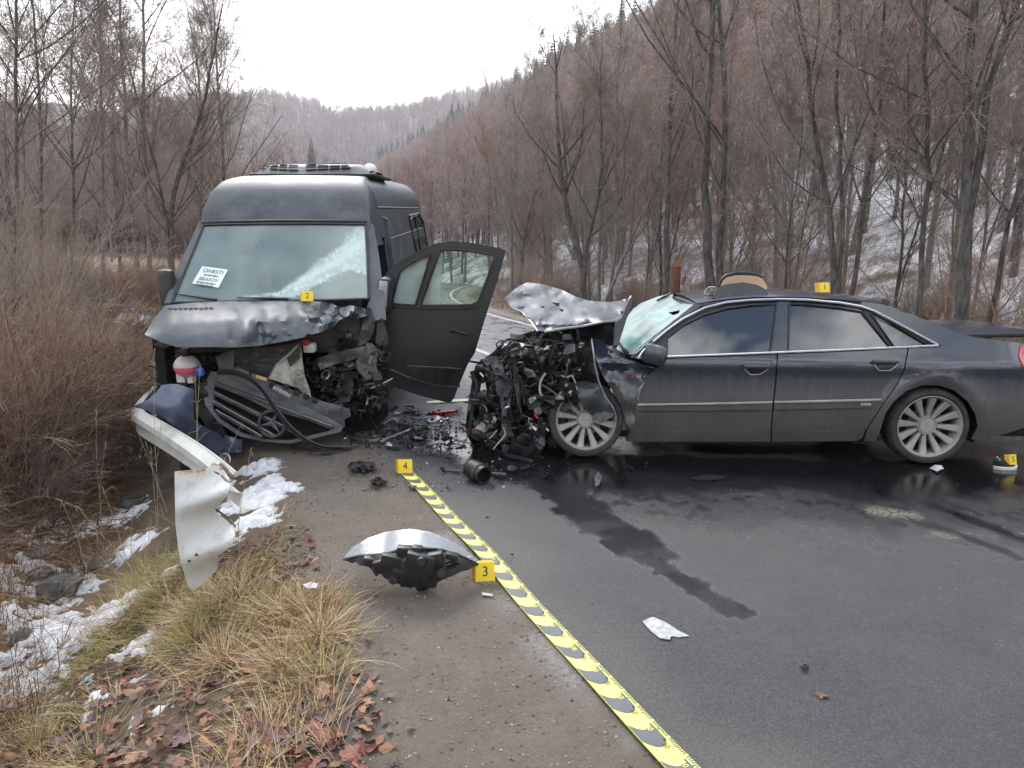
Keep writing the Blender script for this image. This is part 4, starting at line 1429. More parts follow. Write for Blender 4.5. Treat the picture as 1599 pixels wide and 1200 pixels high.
bon = panel('bonnet', [(258, 477), (300, 473), (350, 471), (420, 470), (480, 470), (515, 473), (532, 481), (548, 477), (570, 482), (576, 492), (560, 497), (545, 493), (530, 500), (520, 511), (500, 519), (470, 528), (440, 534), (400, 541), (360, 543), (330, 542), (300, 542.5), (276, 542), (252, 535), (226, 523), (236, 505), (247, 490)], vbonnet, m_van, van, step=6, thick=.006, frame=VF, ang=28)
mb = MB()
for k in range(9):
    q = vbonnet(266 + k * 8, 483.0 - k * .15)
    mb.box(q + Vector((0, -.004, .006)), (.035, .012, .006))
mb.build('air_intake', m_black, bon)
# dark engine bay behind
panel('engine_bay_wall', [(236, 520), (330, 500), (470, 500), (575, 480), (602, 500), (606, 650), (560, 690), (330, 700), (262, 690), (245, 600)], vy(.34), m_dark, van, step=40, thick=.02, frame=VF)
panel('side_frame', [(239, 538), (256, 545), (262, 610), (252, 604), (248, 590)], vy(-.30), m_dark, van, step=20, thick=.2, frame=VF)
# coolant bottle
def vp(px, py, y):
    return VF.y(px, py, y)
m_tank = M('translucent_tank', (.50, .44, .44), (.6, .55, .55), 6, .35)
m_cool = M('pink_coolant', (.60, .10, .16), (.68, .16, .22), 6, .3)
c = vp(292, 572, -.32); r_ = .112
tank = empty('coolant_bottle', None); tank.parent = van
def sph(z0, z1, n=10, k=1.0):
    return [(k * math.sqrt(max(0, r_ * r_ - h * h)), h * .92) for h in np.linspace(z0, z1, n)]
mb = MB(); mb.lathe(sph(-.005, r_), c, (0, 0, 1), 20); mb.build('tank_top', m_tank, tank)
mb = MB(); mb.lathe(sph(-.07, -.005), c, (0, 0, 1), 20); mb.lathe([(r_ * 1.03, -.008), (r_ * 1.03, .004)], c, (0, 0, 1), 20); mb.build('coolant', m_cool, tank)
mb = MB(); mb.lathe(sph(-r_, -.07), c, (0, 0, 1), 20); mb.box(c + Vector((-.05, .0, -.10)), (.07, .1, .08)); mb.box(c + Vector((.03, 0, -.11)), (.05, .08, .08)); mb.build('tank_foot', m_tank, tank)
mb = MB(); mb.lathe([(0, .05), (.034, .05), (.04, .03), (.04, -.01), (.034, -.03)], c + Vector((0, -.0, .115)), (0, 0, 1), 14); mb.build('cap', m_black, tank)
c = vp(313, 581.5, -.42)
mb = MB(); mb.lathe([(0, .03), (.03, .028), (.036, .01), (.036, -.02), (.02, -.03)], c, (0, -.4, 1), 12); mb.tube([c, c + Vector((.01, 0, .07))], .008, 5); mb.build('washer_cap', m_blue, van)
c = vp(477, 535, -.14)
mb = MB(); mb.lathe([(0, .03), (.022, .03), (.034, .015), (.034, -.02), (.012, -.03)], c, (0, -1, .3), 12); mb.build('fluid_cap', m_red, van)
mb = MB(); mb.bbox(c + Vector((.02, .06, -.06)), (.11, .1, .09), bev=.02); mb.build('reservoir', m_white, van)
# loose panels in the bay
def vpl(name, poly, y, mat, step=9, thick=.012, slope=0.0, cr=.03, seed=1, ang=30):
    cx = sum(p[0] for p in poly) / len(poly); cy = sum(p[1] for p in poly) / len(poly)
    def fn(a, b):
        n = float(fbm(np.array([a * .06]), np.array([b * .06]), seed, 3)[0]) - .5
        return VF.y(a, b, y + slope * (a - cx) / 100 - slope * .3 * (b - cy) / 100 + n * cr)
    return panel(name, poly, fn, mat, van, step=step, thick=thick, frame=VF, ang=ang, seed=seed)
vpl('radiator_cowl', [(338, 558), (352, 548), (372, 545), (420, 542), (470, 535), (468, 560), (440, 585), (425, 600), (400, 588), (372, 575), (365, 583), (345, 582)], -.12, M('scraped_dark_panel', (.045, .047, .047), (.2, .2, .19), 9, .6, stretch=(1, 1, 4), lo=.5, hi=.8), slope=-.15)
vpl('cowl_end', [(337, 558), (366, 547), (364, 584), (344, 583)], -.16, m_grey, slope=.2)
vpl('bent_inner_wing', [(467, 537), (471, 545), (472, 560), (476, 590), (484, 612), (470, 608), (445, 600), (421, 592), (432, 571), (450, 556)], -.18, m_cream, slope=.35, cr=.1)
mb = MB(); mb.tube([vp(420, 592, -.24), vp(432, 570, -.25), vp(452, 553, -.24), vp(468, 537, -.22)], .012, 6); mb.build('wing_lip', m_lgrey, van)
vpl('shredded_foam', [(462, 576), (472, 578), (480, 600), (487, 625), (478, 622), (465, 606), (455, 592)], -.22, M('shredded_foam', (.16, .16, .15), (.5, .49, .46), 40, .9, bmp=.5), cr=.12, step=5)
vpl('chassis_leg', [(565, 548), (580, 536), (590, 545), (588, 575), (592, 588), (573, 594), (560, 580), (556, 566)], -.10, M('dusty_steel_leg', (.07, .064, .056), (.17, .155, .135), 7, .8, bmp=.2), slope=.3, cr=.1, step=6)
vpl('upper_rail', [(495, 562), (520, 552), (552, 545), (572, 540), (574, 553), (548, 563), (520, 570), (500, 578)], -.12, m_steel, cr=.08, step=6)
vpl('hanging_bracket', [(533, 583), (548, 580), (552, 600), (546, 628), (530, 628), (526, 604)], -.06, m_blackd, cr=.08, step=6)
vpl('folded_wing_shard', [(556, 543), (576, 470), (586, 500), (583, 520), (578, 530), (565, 540)], -.05, m_van, cr=.12, step=6)
vpl('hanging_flap', [(590, 500), (597, 497), (607, 530), (606, 538), (592, 541), (586, 534)], -.06, m_blackd, cr=.08, step=6)
# tyre crushed behind the wing
wc = vp(574, 612, .55)
wh = empty('wheel', None); wh.parent = van
mb = MB()
ax = Vector((.95, -.25, .05))
R_, w2 = .345, .11
wc = wc + Vector((-.10, .30, .05))
mb.lathe([(.20, -w2), (.30, -w2), (R_ - .02, -w2 * .8), (R_, -w2 * .45), (R_, w2 * .45), (R_ - .02, w2 * .8), (.30, w2), (.20, w2)], wc, ax, 40)
for k in range(40):
    a = 6.283 * k / 40
    u_ = ax.normalized().orthogonal().normalized(); w_ = ax.normalized().cross(u_)
    p = wc + (u_ * math.cos(a) + w_ * math.sin(a)) * (R_ + .003)
    mb.box(p, (.16, .02, .012), Matrix.Rotation(a, 3, ax))
mb.build('tyre', m_rubber, wh)
mb = MB(); mb.lathe([(.0, w2 * .6), (.1, w2 * .6), (.19, w2), (.205, w2), (.205, -w2), (0, -w2 * .5)], wc, ax, 24); mb.build('rim', m_steel, wh)
for (x, y) in ((.86, 3.55), (-.86, 3.55), (-.80, .15)):
    wh = empty('wheel', None); wh.parent = van
    mb = MB(); mb.lathe([(.20, -w2), (.30, -w2), (R_, -w2 * .5), (R_, w2 * .5), (.30, w2), (.20, w2)], (x, y, .36), (1, 0, 0), 32); mb.build('tyre', m_rubber, wh)
    mb = MB(); mb.lathe([(0, w2 * .5), (.19, w2), (.205, w2), (.205, -w2), (0, -w2)], (x, y, .36), (1, 0, 0), 24); mb.build('rim', m_steel, wh)
mb = MB(); mb.box((0, 3.0, .46), (1.9, 4.4, .12)); mb.build('floor', m_dark, van)

# ---- clutter of torn mechanical bits
def clutter(mb, where, n, seed, smin=.02, smax=.09, mats=6, stringy=.3):
    g = random.Random(seed)
    for k in range(n):
        p = Vector(where(g))
        s = smin + (smax - smin) * g.random() ** 2
        q = Matrix.Rotation(g.uniform(0, 6.28), 3, Vector((g.gauss(0, 1), g.gauss(0, 1), g.gauss(0, 1) + .01)).normalized())
        mi = int(g.random() ** 1.6 * mats)
        ty = g.random()
        if ty < stringy:
            pts = [p]
            d = Vector((g.gauss(0, 1), g.gauss(0, .6), g.gauss(0, 1))).normalized()
            for _ in range(5):
                d = (d + Vector((g.gauss(0, .5), g.gauss(0, .4), g.gauss(-.1, .5)))).normalized()
                pts.append(pts[-1] + d * s * .8)
            mb.tube(pts, .003 + s * .07, 5, mi)
        elif ty < stringy + .3:       # bent plate
            a = s * g.uniform(.6, 1.6); b = s * g.uniform(.3, 1.0); f = g.uniform(-.7, .7)
            v = [(-a, -b, 0), (0, -b * g.uniform(.6, 1.2), f * a * .3), (a, -b * g.uniform(.3, 1), f * a), (a * g.uniform(.5, 1), b, f * a), (0, b * g.uniform(.7, 1.3), f * a * .2), (-a * g.uniform(.6, 1), b, 0)]
            v = [q @ Vector(x) + p for x in v]
            nn = q @ Vector((0, 0, .004 + s * .04))
            mb.add(v + [x + nn for x in v], [(0, 1, 4, 5), (1, 2, 3, 4), (11, 10, 7, 6), (10, 9, 8, 7), (0, 6, 7, 1), (1, 7, 8, 2), (2, 8, 9, 3), (3, 9, 10, 4), (4, 10, 11, 5), (5, 11, 6, 0)], mi)
        elif ty < stringy + .42:
            mb.lathe([(0, s * .3), (s * .5, s * .3), (s * .6, s * .1), (s * .6, -s * .3), (s * .3, -s * .35)], p, q @ Vector((0, 0, 1)), 10, mi)
        elif ty < stringy + .55:
            ring_ = [p + q @ Vector((math.cos(a) * s, math.sin(a) * s * .7, 0)) for a in np.linspace(0, 6.28 * g.uniform(.5, 1), 12)]
            mb.tube(ring_, s * .09 + .002, 5, mi)
        else:
            mb.box(p, (s * g.uniform(.5, 2), s * g.uniform(.3, 1), s * g.uniform(.3, 1)), q, mi, g.uniform(.5, 1))
    return mb
CM = [m_black, m_dark, m_blackd, m_steel, m_black, m_grey, m_alu]
def in_poly(poly, fr, ylo, yhi):
    x0 = min(p[0] for p in poly); x1 = max(p[0] for p in poly); y0 = min(p[1] for p in poly); y1 = max(p[1] for p in poly)
    def w(g):
        while True:
            a, b = g.uniform(x0, x1), g.uniform(y0, y1)
            if inpoly(a, b, poly):
                return fr.y(a, b, g.uniform(ylo, yhi))
    return w
mb = clutter(MB(), in_poly([(485, 535), (545, 515), (596, 500), (606, 560), (600, 640), (550, 655), (500, 640), (470, 600)], VF, -.12, .28), 330, 11, mats=7)
clutter(mb, in_poly([(255, 545), (340, 548), (345, 600), (262, 612)], VF, -.1, .2), 60, 12, mats=4)
tag(mb.build('engine_wreckage', CM, van, 30), kind='stuff')

# ---- torn-off blue wing, hanging at the corner
def vwing(a, b):
    n = float(fbm(np.array([a * .02]), np.array([b * .02]), 23, 3)[0]) - .5
    return VF.y(a, b, -.75 - .25 * math.exp(-(((a - 270) / 60) ** 2 + ((b - 640) / 50) ** 2)) + n * .10 + .0025 * (a - 270))
panel('torn_wing', [(206, 636), (230, 625), (244, 614), (252, 602), (262, 600), (278, 600), (303, 609), (302, 634), (303, 655), (320, 668), (340, 677), (352, 690), (345, 712), (335, 708), (305, 690), (275, 667), (250, 650), (226, 640)], vwing, m_vanblue, van, step=7, thick=.006, frame=VF)
vpl('wheel_arch_liner', [(300, 603), (322, 595), (332, 640), (360, 690), (345, 715), (325, 712), (318, 660), (303, 640)], -.30, m_black, step=9, cr=.08)
vpl('broken_fog_lamp_housing', [(342, 692), (352, 680), (378, 688), (378, 706), (350, 709)], -.42, m_vanblue, step=7, cr=.12)
# ---- grille hanging off
def vgr(y0=-.42, cr=.0):
    def fn(a, b):
        n = float(fbm(np.array([a * .05]), np.array([b * .05]), 33, 2)[0]) - .5
        return VF.y(a, b, y0 + (690 - b) * .0016 + .0002 * (a - 430) + n * cr)
    return fn
gr = empty('grille', None); gr.parent = van
panel('surround', [(330, 580), (341, 582), (375, 590), (412, 608), (450, 622), (490, 641), (524, 658), (536, 667), (532, 675), (522, 677), (490, 685), (452, 693), (412, 690), (375, 682), (341, 660), (320, 632), (318, 612), (322, 595)],
      vgr(-.40, .03), m_grey, gr, step=7, thick=.03, frame=VF, holes=[[(335, 597), (420, 640), (522, 668), (512, 674), (452, 688), (414, 686), (376, 676), (345, 655), (333, 640)]])
panel('backing', [(330, 590), (520, 660), (520, 678), (414, 690), (345, 660)], vgr(-.30), m_dark, gr, step=30, thick=.01, frame=VF)
for (a, b, a2, b2) in ((334, 601, 520, 670), (333, 615, 470, 682), (334, 630, 430, 684), (338, 644, 410, 685)):
    mb = MB()
    n_ = 9
    P = [vgr(-.425)(a + (a2 - a) * k / n_, b + (b2 - b) * k / n_ - 3 * math.sin(math.pi * k / n_) * 0) for k in range(n_ + 1)]
    V, Fc = [], []
    for p in P:
        V += [p + Vector((0, -.012, .030)), p + Vector((0, -.02, .0)), p + Vector((0, .03, -.018)), p + Vector((0, .04, .026))]
    for k in range(n_):
        for j in range(4):
            Fc.append((k * 4 + j, k * 4 + (j + 1) % 4, k * 4 + 4 + (j + 1) % 4, k * 4 + 4 + j))
    mb.add(V, Fc)
    sl = mb.build('slat', m_blackd, gr, 30)
    mb = MB(); mb.tube([p + Vector((0, -.016, .031)) for p in P], .0035, 4); mb.build('slat_edge', m_alu, gr)
c = vgr(-.46)(425, 662); rr_ = .118
mb = MB()
qx = Vector((1, 0, -.15)).normalized(); qy = Vector((.12, .25, 1)).normalized()
mb.tube([c + qx * rr_ * math.cos(a) + qy * rr_ * math.sin(a) for a in np.linspace(0, 6.283, 33)[:-1]], .016, 7, closed=True)
mb.build('emblem_ring', m_blackd, gr)
mb = MB()
qn = qx.cross(qy).normalized()
for k in range(3):
    a = math.pi / 2 + k * 2.0944 - .25
    tip = c + (qx * math.cos(a) + qy * math.sin(a)) * rr_ * .96
    s1_ = c + (qx * math.cos(a + 1.047) + qy * math.sin(a + 1.047)) * rr_ * .20
    s2_ = c + (qx * math.cos(a - 1.047) + qy * math.sin(a - 1.047)) * rr_ * .20
    f_ = c + qn * .022; f2_ = c - qn * .022
    mb.add([tip, s1_, f_, s2_, f2_], [(0, 1, 2), (0, 2, 3), (0, 4, 1), (0, 3, 4)])
mb.build('emblem_star', m_grey, gr, ang=None)
# slam panel bar above the grille
bar = vpl('lock_carrier', [(363, 577), (372, 574), (400, 586), (440, 604), (480, 620), (520, 633), (546, 642), (548, 650), (538, 655), (538, 668), (524, 662), (490, 648), (452, 632), (410, 612), (375, 596), (362, 586)], -.28, m_grey, slope=.1, cr=.04, step=7, thick=.04)
mb = MB()
for (a, b) in ((389, 585), (425, 601), (447, 604), (463, 614), (478, 620), (492, 626)):
    q = vp(a, b, -.325); mb.bbox(q, (.05, .03, .05), Matrix.Rotation(.35, 3, 'Y'), bev=.008)
mb.build('clip', m_black, bar)
mb = MB(); q = vp(408, 590.5, -.345); mb.box(q, (.10, .008, .03), Matrix.Rotation(.33, 3, 'Y')); mb.build('warning_sticker', M('orange_sticker', (.62, .38, .15), (.7, .5, .25), 30, .5), bar)
mb = MB()
for k in range(6):
    q = vp(429 + k * 4.6, 606 + k * 2.5, -.34); mb.bbox(q, (.028, .03, .035), Matrix.Rotation(.35, 3, 'Y'), bev=.006)
mb.build('connector', m_lgrey, bar)
mb = MB(); q = vp(509, 641, -.33); mb.lathe([(.014, 0), (.026, 0), (.026, .03), (.014, .03)], q, (0, -1, 0), 14); mb.bbox(q + Vector((.08, .02, .015)), (.12, .05, .06), Matrix.Rotation(.2, 3, 'Y'), bev=.01); mb.build('latch', m_grey, bar)
# dangling hose
mb = MB()
P = [(340, 584), (365, 584), (388, 592), (408, 608), (424, 632), (440, 656), (458, 676), (480, 692), (500, 701), (535, 703)]
Yh = [-.44, -.47, -.49, -.51, -.53, -.54, -.54, -.53, -.5, -.45]
for off in (0, .028):
    mb.tube(smoothline([vp(a, b, y) + Vector((off * .3, -off * .2, off)) for (a, b), y in zip(P, Yh)], 40), .013, 6)
mb.build('door_seal_strip', m_black, van)
# ---- exterior mirror, passenger side
mb = MB(); c = vp(262, 450, .25)
mb.bbox(c, (.15, .12, .36), bev=.045); mb.bbox(c + Vector((.09, .03, -.12)), (.12, .06, .06), bev=.02)
mb.build('wing_mirror', m_blackd, van)
# ---- open driver door: outer face towards the viewer
DY = .42
def vdoor(off=0.0):
    def fn(a, b):
        p = VF.y(a, b, DY + off + .0006 * (a - 600))
        # bulging lower skin, tucked window frame
        p.y += .045 * max(0, (p.z - 1.30)) ** 1.2 - .02 * math.exp(-((p.z - 1.0) / .28) ** 2)
        return p
    return fn
door = empty('driver_door', None); door.parent = van
g1 = [(687, 392), (710, 391), (740, 394), (768, 399), (772, 403), (762, 432), (750, 464), (745, 472), (735, 476), (700, 477), (658, 477), (671, 438)]
g2 = [(672, 398), (652, 406), (638, 414), (625, 423), (619, 445), (613.5, 469), (615, 474), (622, 476), (649, 477), (661, 437)]
dpoly = [(595, 437), (608, 420), (630, 405), (655, 391), (680, 381), (705, 377), (730, 379), (755, 383), (780, 388), (790, 391.5), (784, 415), (776, 441), (765, 475), (755, 506), (742, 550), (730, 570), (715, 606), (709, 622), (703, 630), (690, 627), (655, 618), (620, 606), (606, 598), (603, 570), (597, 545), (593, 500)]
panel('door_skin', dpoly, vdoor(), m_vandoor, door, step=8, holes=[g1, g2], thick=.075, frame=VF)
def glcr(a, b):
    n = float(fbm(np.array([a * .05]), np.array([b * .05]), 43, 3)[0])
    return (.55 if a < 690 + (477 - b) * .02 else .0) * (.5 + n)
panel('door_glass', g1, vdoor(.03), m_doorglass, door, step=8, thick=.004, frame=VF, attrs={'crack': glcr})
panel('quarter_glass', g2, vdoor(.03), m_doorglass, door, step=8, thick=.004, frame=VF, attrs={'crack': glcr})
mb = MB()
for gp_ in (g1, g2):
    mb.tube([vdoor(-.006)(*p) for p in gp_], .011, 5, closed=True)
mb.tube([vdoor(-.01)(*p) for p in ((612, 480), (650, 482), (700, 484), (745, 481))], .006, 5)
mb.build('window_seal', m_black, door)
hd = [vdoor(-.02)(a, b) for a, b in ((704, 514), (714, 517), (724, 521), (733, 521))]
mb = MB(); mb.tube(hd, .016, 7); mb.bbox(vdoor(-.008)(709, 517), (.07, .02, .05), bev=.01); mb.build('handle', m_black, door)
for k in range(26):
    a = 642 + k * 3.0
    t = k / 25
    mb = MB(); mb.tube([vdoor(-.008)(a, 572.5 + 3 * t), vdoor(-.012)(a + .2, 600 + 6 * t)], .006, 4); mb.build('step_rib', m_blackd, door)
mb = MB(); mb.tube([vdoor(-.006)(a, b) for a, b in ((636, 571), (690, 574), (720, 576))], .006, 5); mb.tube([vdoor(-.006)(a, b) for a, b in ((610, 577), (640, 590), (680, 602), (714, 605))], .008, 5); mb.build('door_moulding', m_grey, door)
mb = MB()
c = vdoor(-.13)(601, 462)
mb.bbox(c, (.13, .17, .36), Matrix.Rotation(.10, 3, 'Y'), bev=.045); mb.tube([c + Vector((.04, .05, -.1)), vdoor(0)(612, 478)], .03, 8)
mo = mb.build('wing_mirror', m_black, door)
mb = MB(); mb.bbox(c + Vector((-.008, -.075, .02)), (.085, .03, .26), Matrix.Rotation(.10, 3, 'Y'), bev=.012); mb.build('mirror_glass', m_lgrey, door)
# ---- roof unit
ac = empty('roof_unit', None); ac.parent = van
yA = 1.75
def acp(px, py):
    return VF.y(px, py, yA)
zb = acp(490, 273).z
mb = MB()
x0 = acp(398, 270).x; x1 = acp(574, 270).x; zt = acp(490, 254).z - zb
prof = [(0.0, .02), (.02, .55), (.10, .86), (.30, 1.0), (.55, 1.0), (.8, .98), (.95, .7), (1.0, .1)]
nx = 25; V, Fc = [], []
for i in range(nx):
    t = i / (nx - 1); x = x0 + (x1 - x0) * t
    e = min(t, 1 - t) * 2
    hh = zt * min(1, (.30 + e * 3.2)) ** .6 if e < .25 else zt
    fr = .10 * (1 - min(1, e * 3)) ** 2
    for (q, h) in prof:
        V.append((x, yA + fr + q * (1.15 - 2 * fr), zb + h * hh))
m_ = len(prof)
for i in range(nx - 1):
    for k in range(m_ - 1):
        Fc.append((i * m_ + k, i * m_ + k + 1, (i + 1) * m_ + k + 1, (i + 1) * m_ + k))
mb.add(V, Fc); mb.build('housing', M('grey_roof_unit', (.17, .175, .185), (.27, .275, .285), 5, .6), ac, 50)
mb = MB(); mb.bbox(((x0 + x1) / 2 + .02, yA + .55, zb - .005), (x1 - x0 + .12, 1.25, .035), bev=.01); mb.build('base', m_black, ac)
for side, xs in ((0, (404, 421, 435, 450, 467)), (1, (477, 495, 514, 532, 549))):
    for k in range(4):
        for rw, (by, h) in enumerate(((265.3, 3.0), (261.2, 2.2), (257.6, 1.5))):
            a, b = xs[k] + (rw * 3 if k == 0 and side == 0 else 0), xs[k + 1] - 2.4 - (rw * 3 if k == 3 and side == 1 else 0)
            sl_ = ((k - 3) * -.55 if side == 0 else k * -.55)
            sl_ = -(3 - k) * .8 if side == 0 else -k * .8
            f_ = {0: .012, 1: .045, 2: .09}[rw]
            e_ = .10 * (1 - min(1, (min((a - 397) / 176, 1 - (b - 397) / 176) * 2 * 3))) ** 2
            p = VF.y(a, by + sl_, yA + f_ + e_ - .02); q = VF.y(b, by + sl_ + (.7 if side == 0 else -.7), yA + f_ + e_ - .02)
            u_ = Vector((0, .008, h * .0030))
            mb = MB(); mb.prism([p - u_ * .5, q - u_ * .5, q + u_ * .5, p + u_ * .5], (0, .05, 0))
            mb.build('vent_slot', m_dark, ac)
mb = MB(); c = VF.y(578, 266, yA + .5); mb.ball(c, .085, 14, sc=(1, 1, .9)); mb.build('beacon', M('white_dome', (.6, .62, .63), (.75, .76, .77), 5, .3), ac)
mb = MB(); p = VF.y(396, 272, yA + .3); mb.tube([p, p + Vector((.0, 0, .20)), p + Vector((.03, 0, .38))], .004, 4); mb.build('aerial', m_steel, van)

# ================================================================== THE CAR
_c0 = G(913, 717); _c1 = G(1447, 728)
_cx = (_c1 - _c0).normalized(); _cy = Vector((-_cx.y, _cx.x, 0))
MC = Matrix(((_cx.x, _cy.x, 0, _c0.x), (_cx.y, _cy.y, 0, _c0.y), (0, 0, 1, .005), (0, 0, 0, 1)))
CF = Frame(MC)
car = empty('saloon_car', MC, 'dark navy dirty saloon car with its front end torn away', 'car')
WB = (_c1 - _c0).length
CW = 1.88
WR = .335
def cside(x, z):
    y = 0.0
    if z > .885:
        y = (z - .885) * .56
    if z < .62:
        y += .055 * ((.62 - z) / .35) ** 2
    if z < .88:
        y += .012 * math.exp(-((z - .80) / .05) ** 2) * 0
    if x > WB + .5:
        y += .20 * ((x - WB - .5) / .75) ** 2
    for xw in (0.0, WB):
        d = math.hypot(x - xw, z - WR)
        y -= .030 * math.exp(-((d - .42) / .07) ** 2)
    y -= .018 * math.exp(-((z - .845) / .035) ** 2)
    return y
def cs(off=0.0):
    def fn(a, b):
        p = CF.y(a, b, off)
        for _ in range(5):
            p = CF.y(a, b, cside(p.x, p.z) + off)
        return p
    return fn
def far_copy(o):
    c = o.copy(); COL.objects.link(c); c.parent = car
    c.matrix_basis = Matrix.Translation((0, CW, 0)) @ Matrix.Diagonal((1, -1, 1, 1))
    return c
def cpan(name, poly, mat, off=0.0, step=9, thick=.012, far=True, holes=(), parent=None, ang=40):
    o = panel(name, poly, cs(off), mat, parent or car, step=step, holes=holes, thick=thick, frame=CF, ang=ang, jit=.1)
    if far and parent is None:
        far_copy(o)
    return o
trim_top = [(1020, 534), (1040, 517), (1065, 499), (1100, 481), (1135, 472.5), (1172, 469), (1217, 467.5), (1260, 468.5), (1310, 473), (1345, 479), (1365, 486), (1402, 505), (1440, 526), (1465, 539.5)]
trim_bot = [(1042, 557.5), (1135, 554), (1210, 551), (1300, 547.5), (1357, 545), (1420, 542), (1465, 540)]
# doors
fdoor = cpan('front_door', [(1006, 592), (1024, 577), (1042, 561), (1135, 557), (1212, 554), (1213, 562), (1210, 597), (1206.5, 630), (1203.5, 672), (1100, 672), (990, 672), (992, 640), (1000, 615)], m_navy)
rdoor = cpan('rear_door', [(1215, 554), (1300, 550.5), (1357, 548), (1417, 544), (1416, 552), (1411, 577), (1399, 602), (1379, 630), (1352, 671), (1205.5, 672), (1208.5, 630), (1212.5, 597)], m_navy)
quarter = cpan('rear_quarter', [(1345, 471.5), (1380, 476), (1420, 491), (1465, 508), (1515, 526), (1552, 531), (1600, 537), (1650, 548), (1662, 575), (1668, 620), (1660, 650), (1600, 668), (1560, 681), (1516, 687), (1527, 667), (1523, 647), (1511, 627), (1490, 610), (1465, 602), (1440, 602), (1415, 611), (1396, 627), (1383, 645), (1376, 668), (1367, 690), (1349, 689), (1354, 671), (1381, 630), (1401, 602), (1413, 577), (1418, 552), (1419.5, 544), (1466, 543), (1470, 539), (1440, 523), (1402, 502), (1365, 483), (1345, 476)], m_navy, step=8)
cpan('pillar', [(1214, 471), (1234, 471), (1231, 549), (1202, 550)], m_navy, off=.012, step=10)
cpan('pillar', [(1020, 541), (1044, 524), (1043, 556), (1020, 562)], m_black, off=.012, step=10)
cpan('pillar', [(1345, 482), (1360, 486), (1398, 543), (1390, 544)], m_black, off=.012, step=10)
# side glass
cpan('window_frame', trim_top + [(1465, 540)] + trim_bot[::-1], m_black, off=.03, step=12, thick=.005)
m_g = m_carglass
cpan('front_side_window', [(1043, 526), (1067, 506), (1100, 490), (1135, 480), (1172, 475), (1214, 473.5), (1211, 490), (1202, 551), (1135, 554), (1043, 557)], m_g, off=.018, step=12, thick=.005)
cpan('rear_side_window', [(1233, 473.5), (1260, 474), (1310, 479), (1347, 485), (1370, 512), (1391, 543), (1300, 547.5), (1231, 550)], m_g, off=.018, step=12, thick=.005)
cpan('quarter_window', [(1359, 488), (1402, 509), (1447, 538), (1397, 541)], m_g, off=.018, step=12, thick=.005)
mb = MB()
mb.tube([cs(-.004)(*p) for p in resample(trim_top, 12, False)], .011, 6)
mb.tube([cs(-.006)(*p) for p in resample(trim_bot, 20, False)], .010, 6)
far_copy(mb.build('window_trim', m_chrome, car))
mb = MB()
mb.tube([cs(.004)(*p) for p in ((1043, 527), (1067, 508), (1100, 492), (1135, 482), (1172, 477), (1213, 475.5), (1203, 550))], .008, 5)
mb.tube([cs(.004)(*p) for p in ((1231, 549), (1233, 475), (1260, 476), (1310, 481), (1346, 487), (1391, 542))], .008, 5)
mb.tube([cs(.004)(*p) for p in ((1396, 541), (1360, 490), (1402, 511), (1447, 537))], .008, 5)
far_copy(mb.build('window_seal', m_black, car))
# sills, mouldings, handles
cpan('sill', [(987, 673.5), (1203, 673.8), (1203, 690), (1090, 690), (979, 690)], m_navy, off=-.012, step=12, thick=.05)
cpan('sill', [(1206, 673.8), (1351, 672.5), (1347, 684), (1338, 689), (1206, 690)], m_navy, off=-.012, step=12, thick=.05)
m_mould = M('grimy_bright_moulding', (.30, .30, .29), (.42, .41, .39), 6, .45, metal=.4)
def mould(name, poly, parent):
    o = panel(name, poly, cs(-.022), m_navy, car, step=10, thick=.025, frame=CF)
    return o
mo1 = mould('door_moulding', [(994, 632.5), (1100, 631), (1206, 628.5), (1205.5, 640), (1100, 641.5), (994, 641.5)], car)
mo2 = mould('door_moulding', [(1209, 628.5), (1300, 626.5), (1377, 624.5), (1371, 633), (1360, 637), (1209, 640)], car)
for mo_, P in ((mo1, ((995, 632.5), (1100, 631), (1206, 628.6))), (mo2, ((1209, 628.5), (1300, 626.5), (1376, 624.8)))):
    mb = MB(); mb.tube([cs(-.028)(*p) for p in resample(P, 20, False)], .011, 6); mb.build('bright_strip', m_mould, mo_)
    far_copy(mo_)
mb = MB(); mb.box(cs(-.028)(1352, 631.5), (.085, .006, .022)); mb.build('trim_badge', m_mould, mo2)
for P, q in (([(1162, 570), (1201, 569.5), (1199, 577), (1187, 585), (1172, 585.5), (1164, 578)], fdoor), ([(1364, 562.5), (1402, 562), (1400, 571), (1390, 579), (1373, 579), (1366, 571)], rdoor)):
    h = panel('handle', P, cs(-.004), m_black, q, step=6, thick=.01, frame=CF)
    mb = MB(); mb.tube([cs(-.008)(*p) for p in P[1:] + P[:1]], .005, 5); mb.build('handle_rim', m_mould, q)
    a, b = P[0], P[1]
    mb = MB(); mb.bbox((cs(-.03)(a[0] + 2, a[1] + 3) + cs(-.03)(b[0] - 2, b[1] + 3)) / 2, ((b[0] - a[0]) / 181 * .98, .03, .034), bev=.01); mb.build('handle_grip', m_navyroof, q)
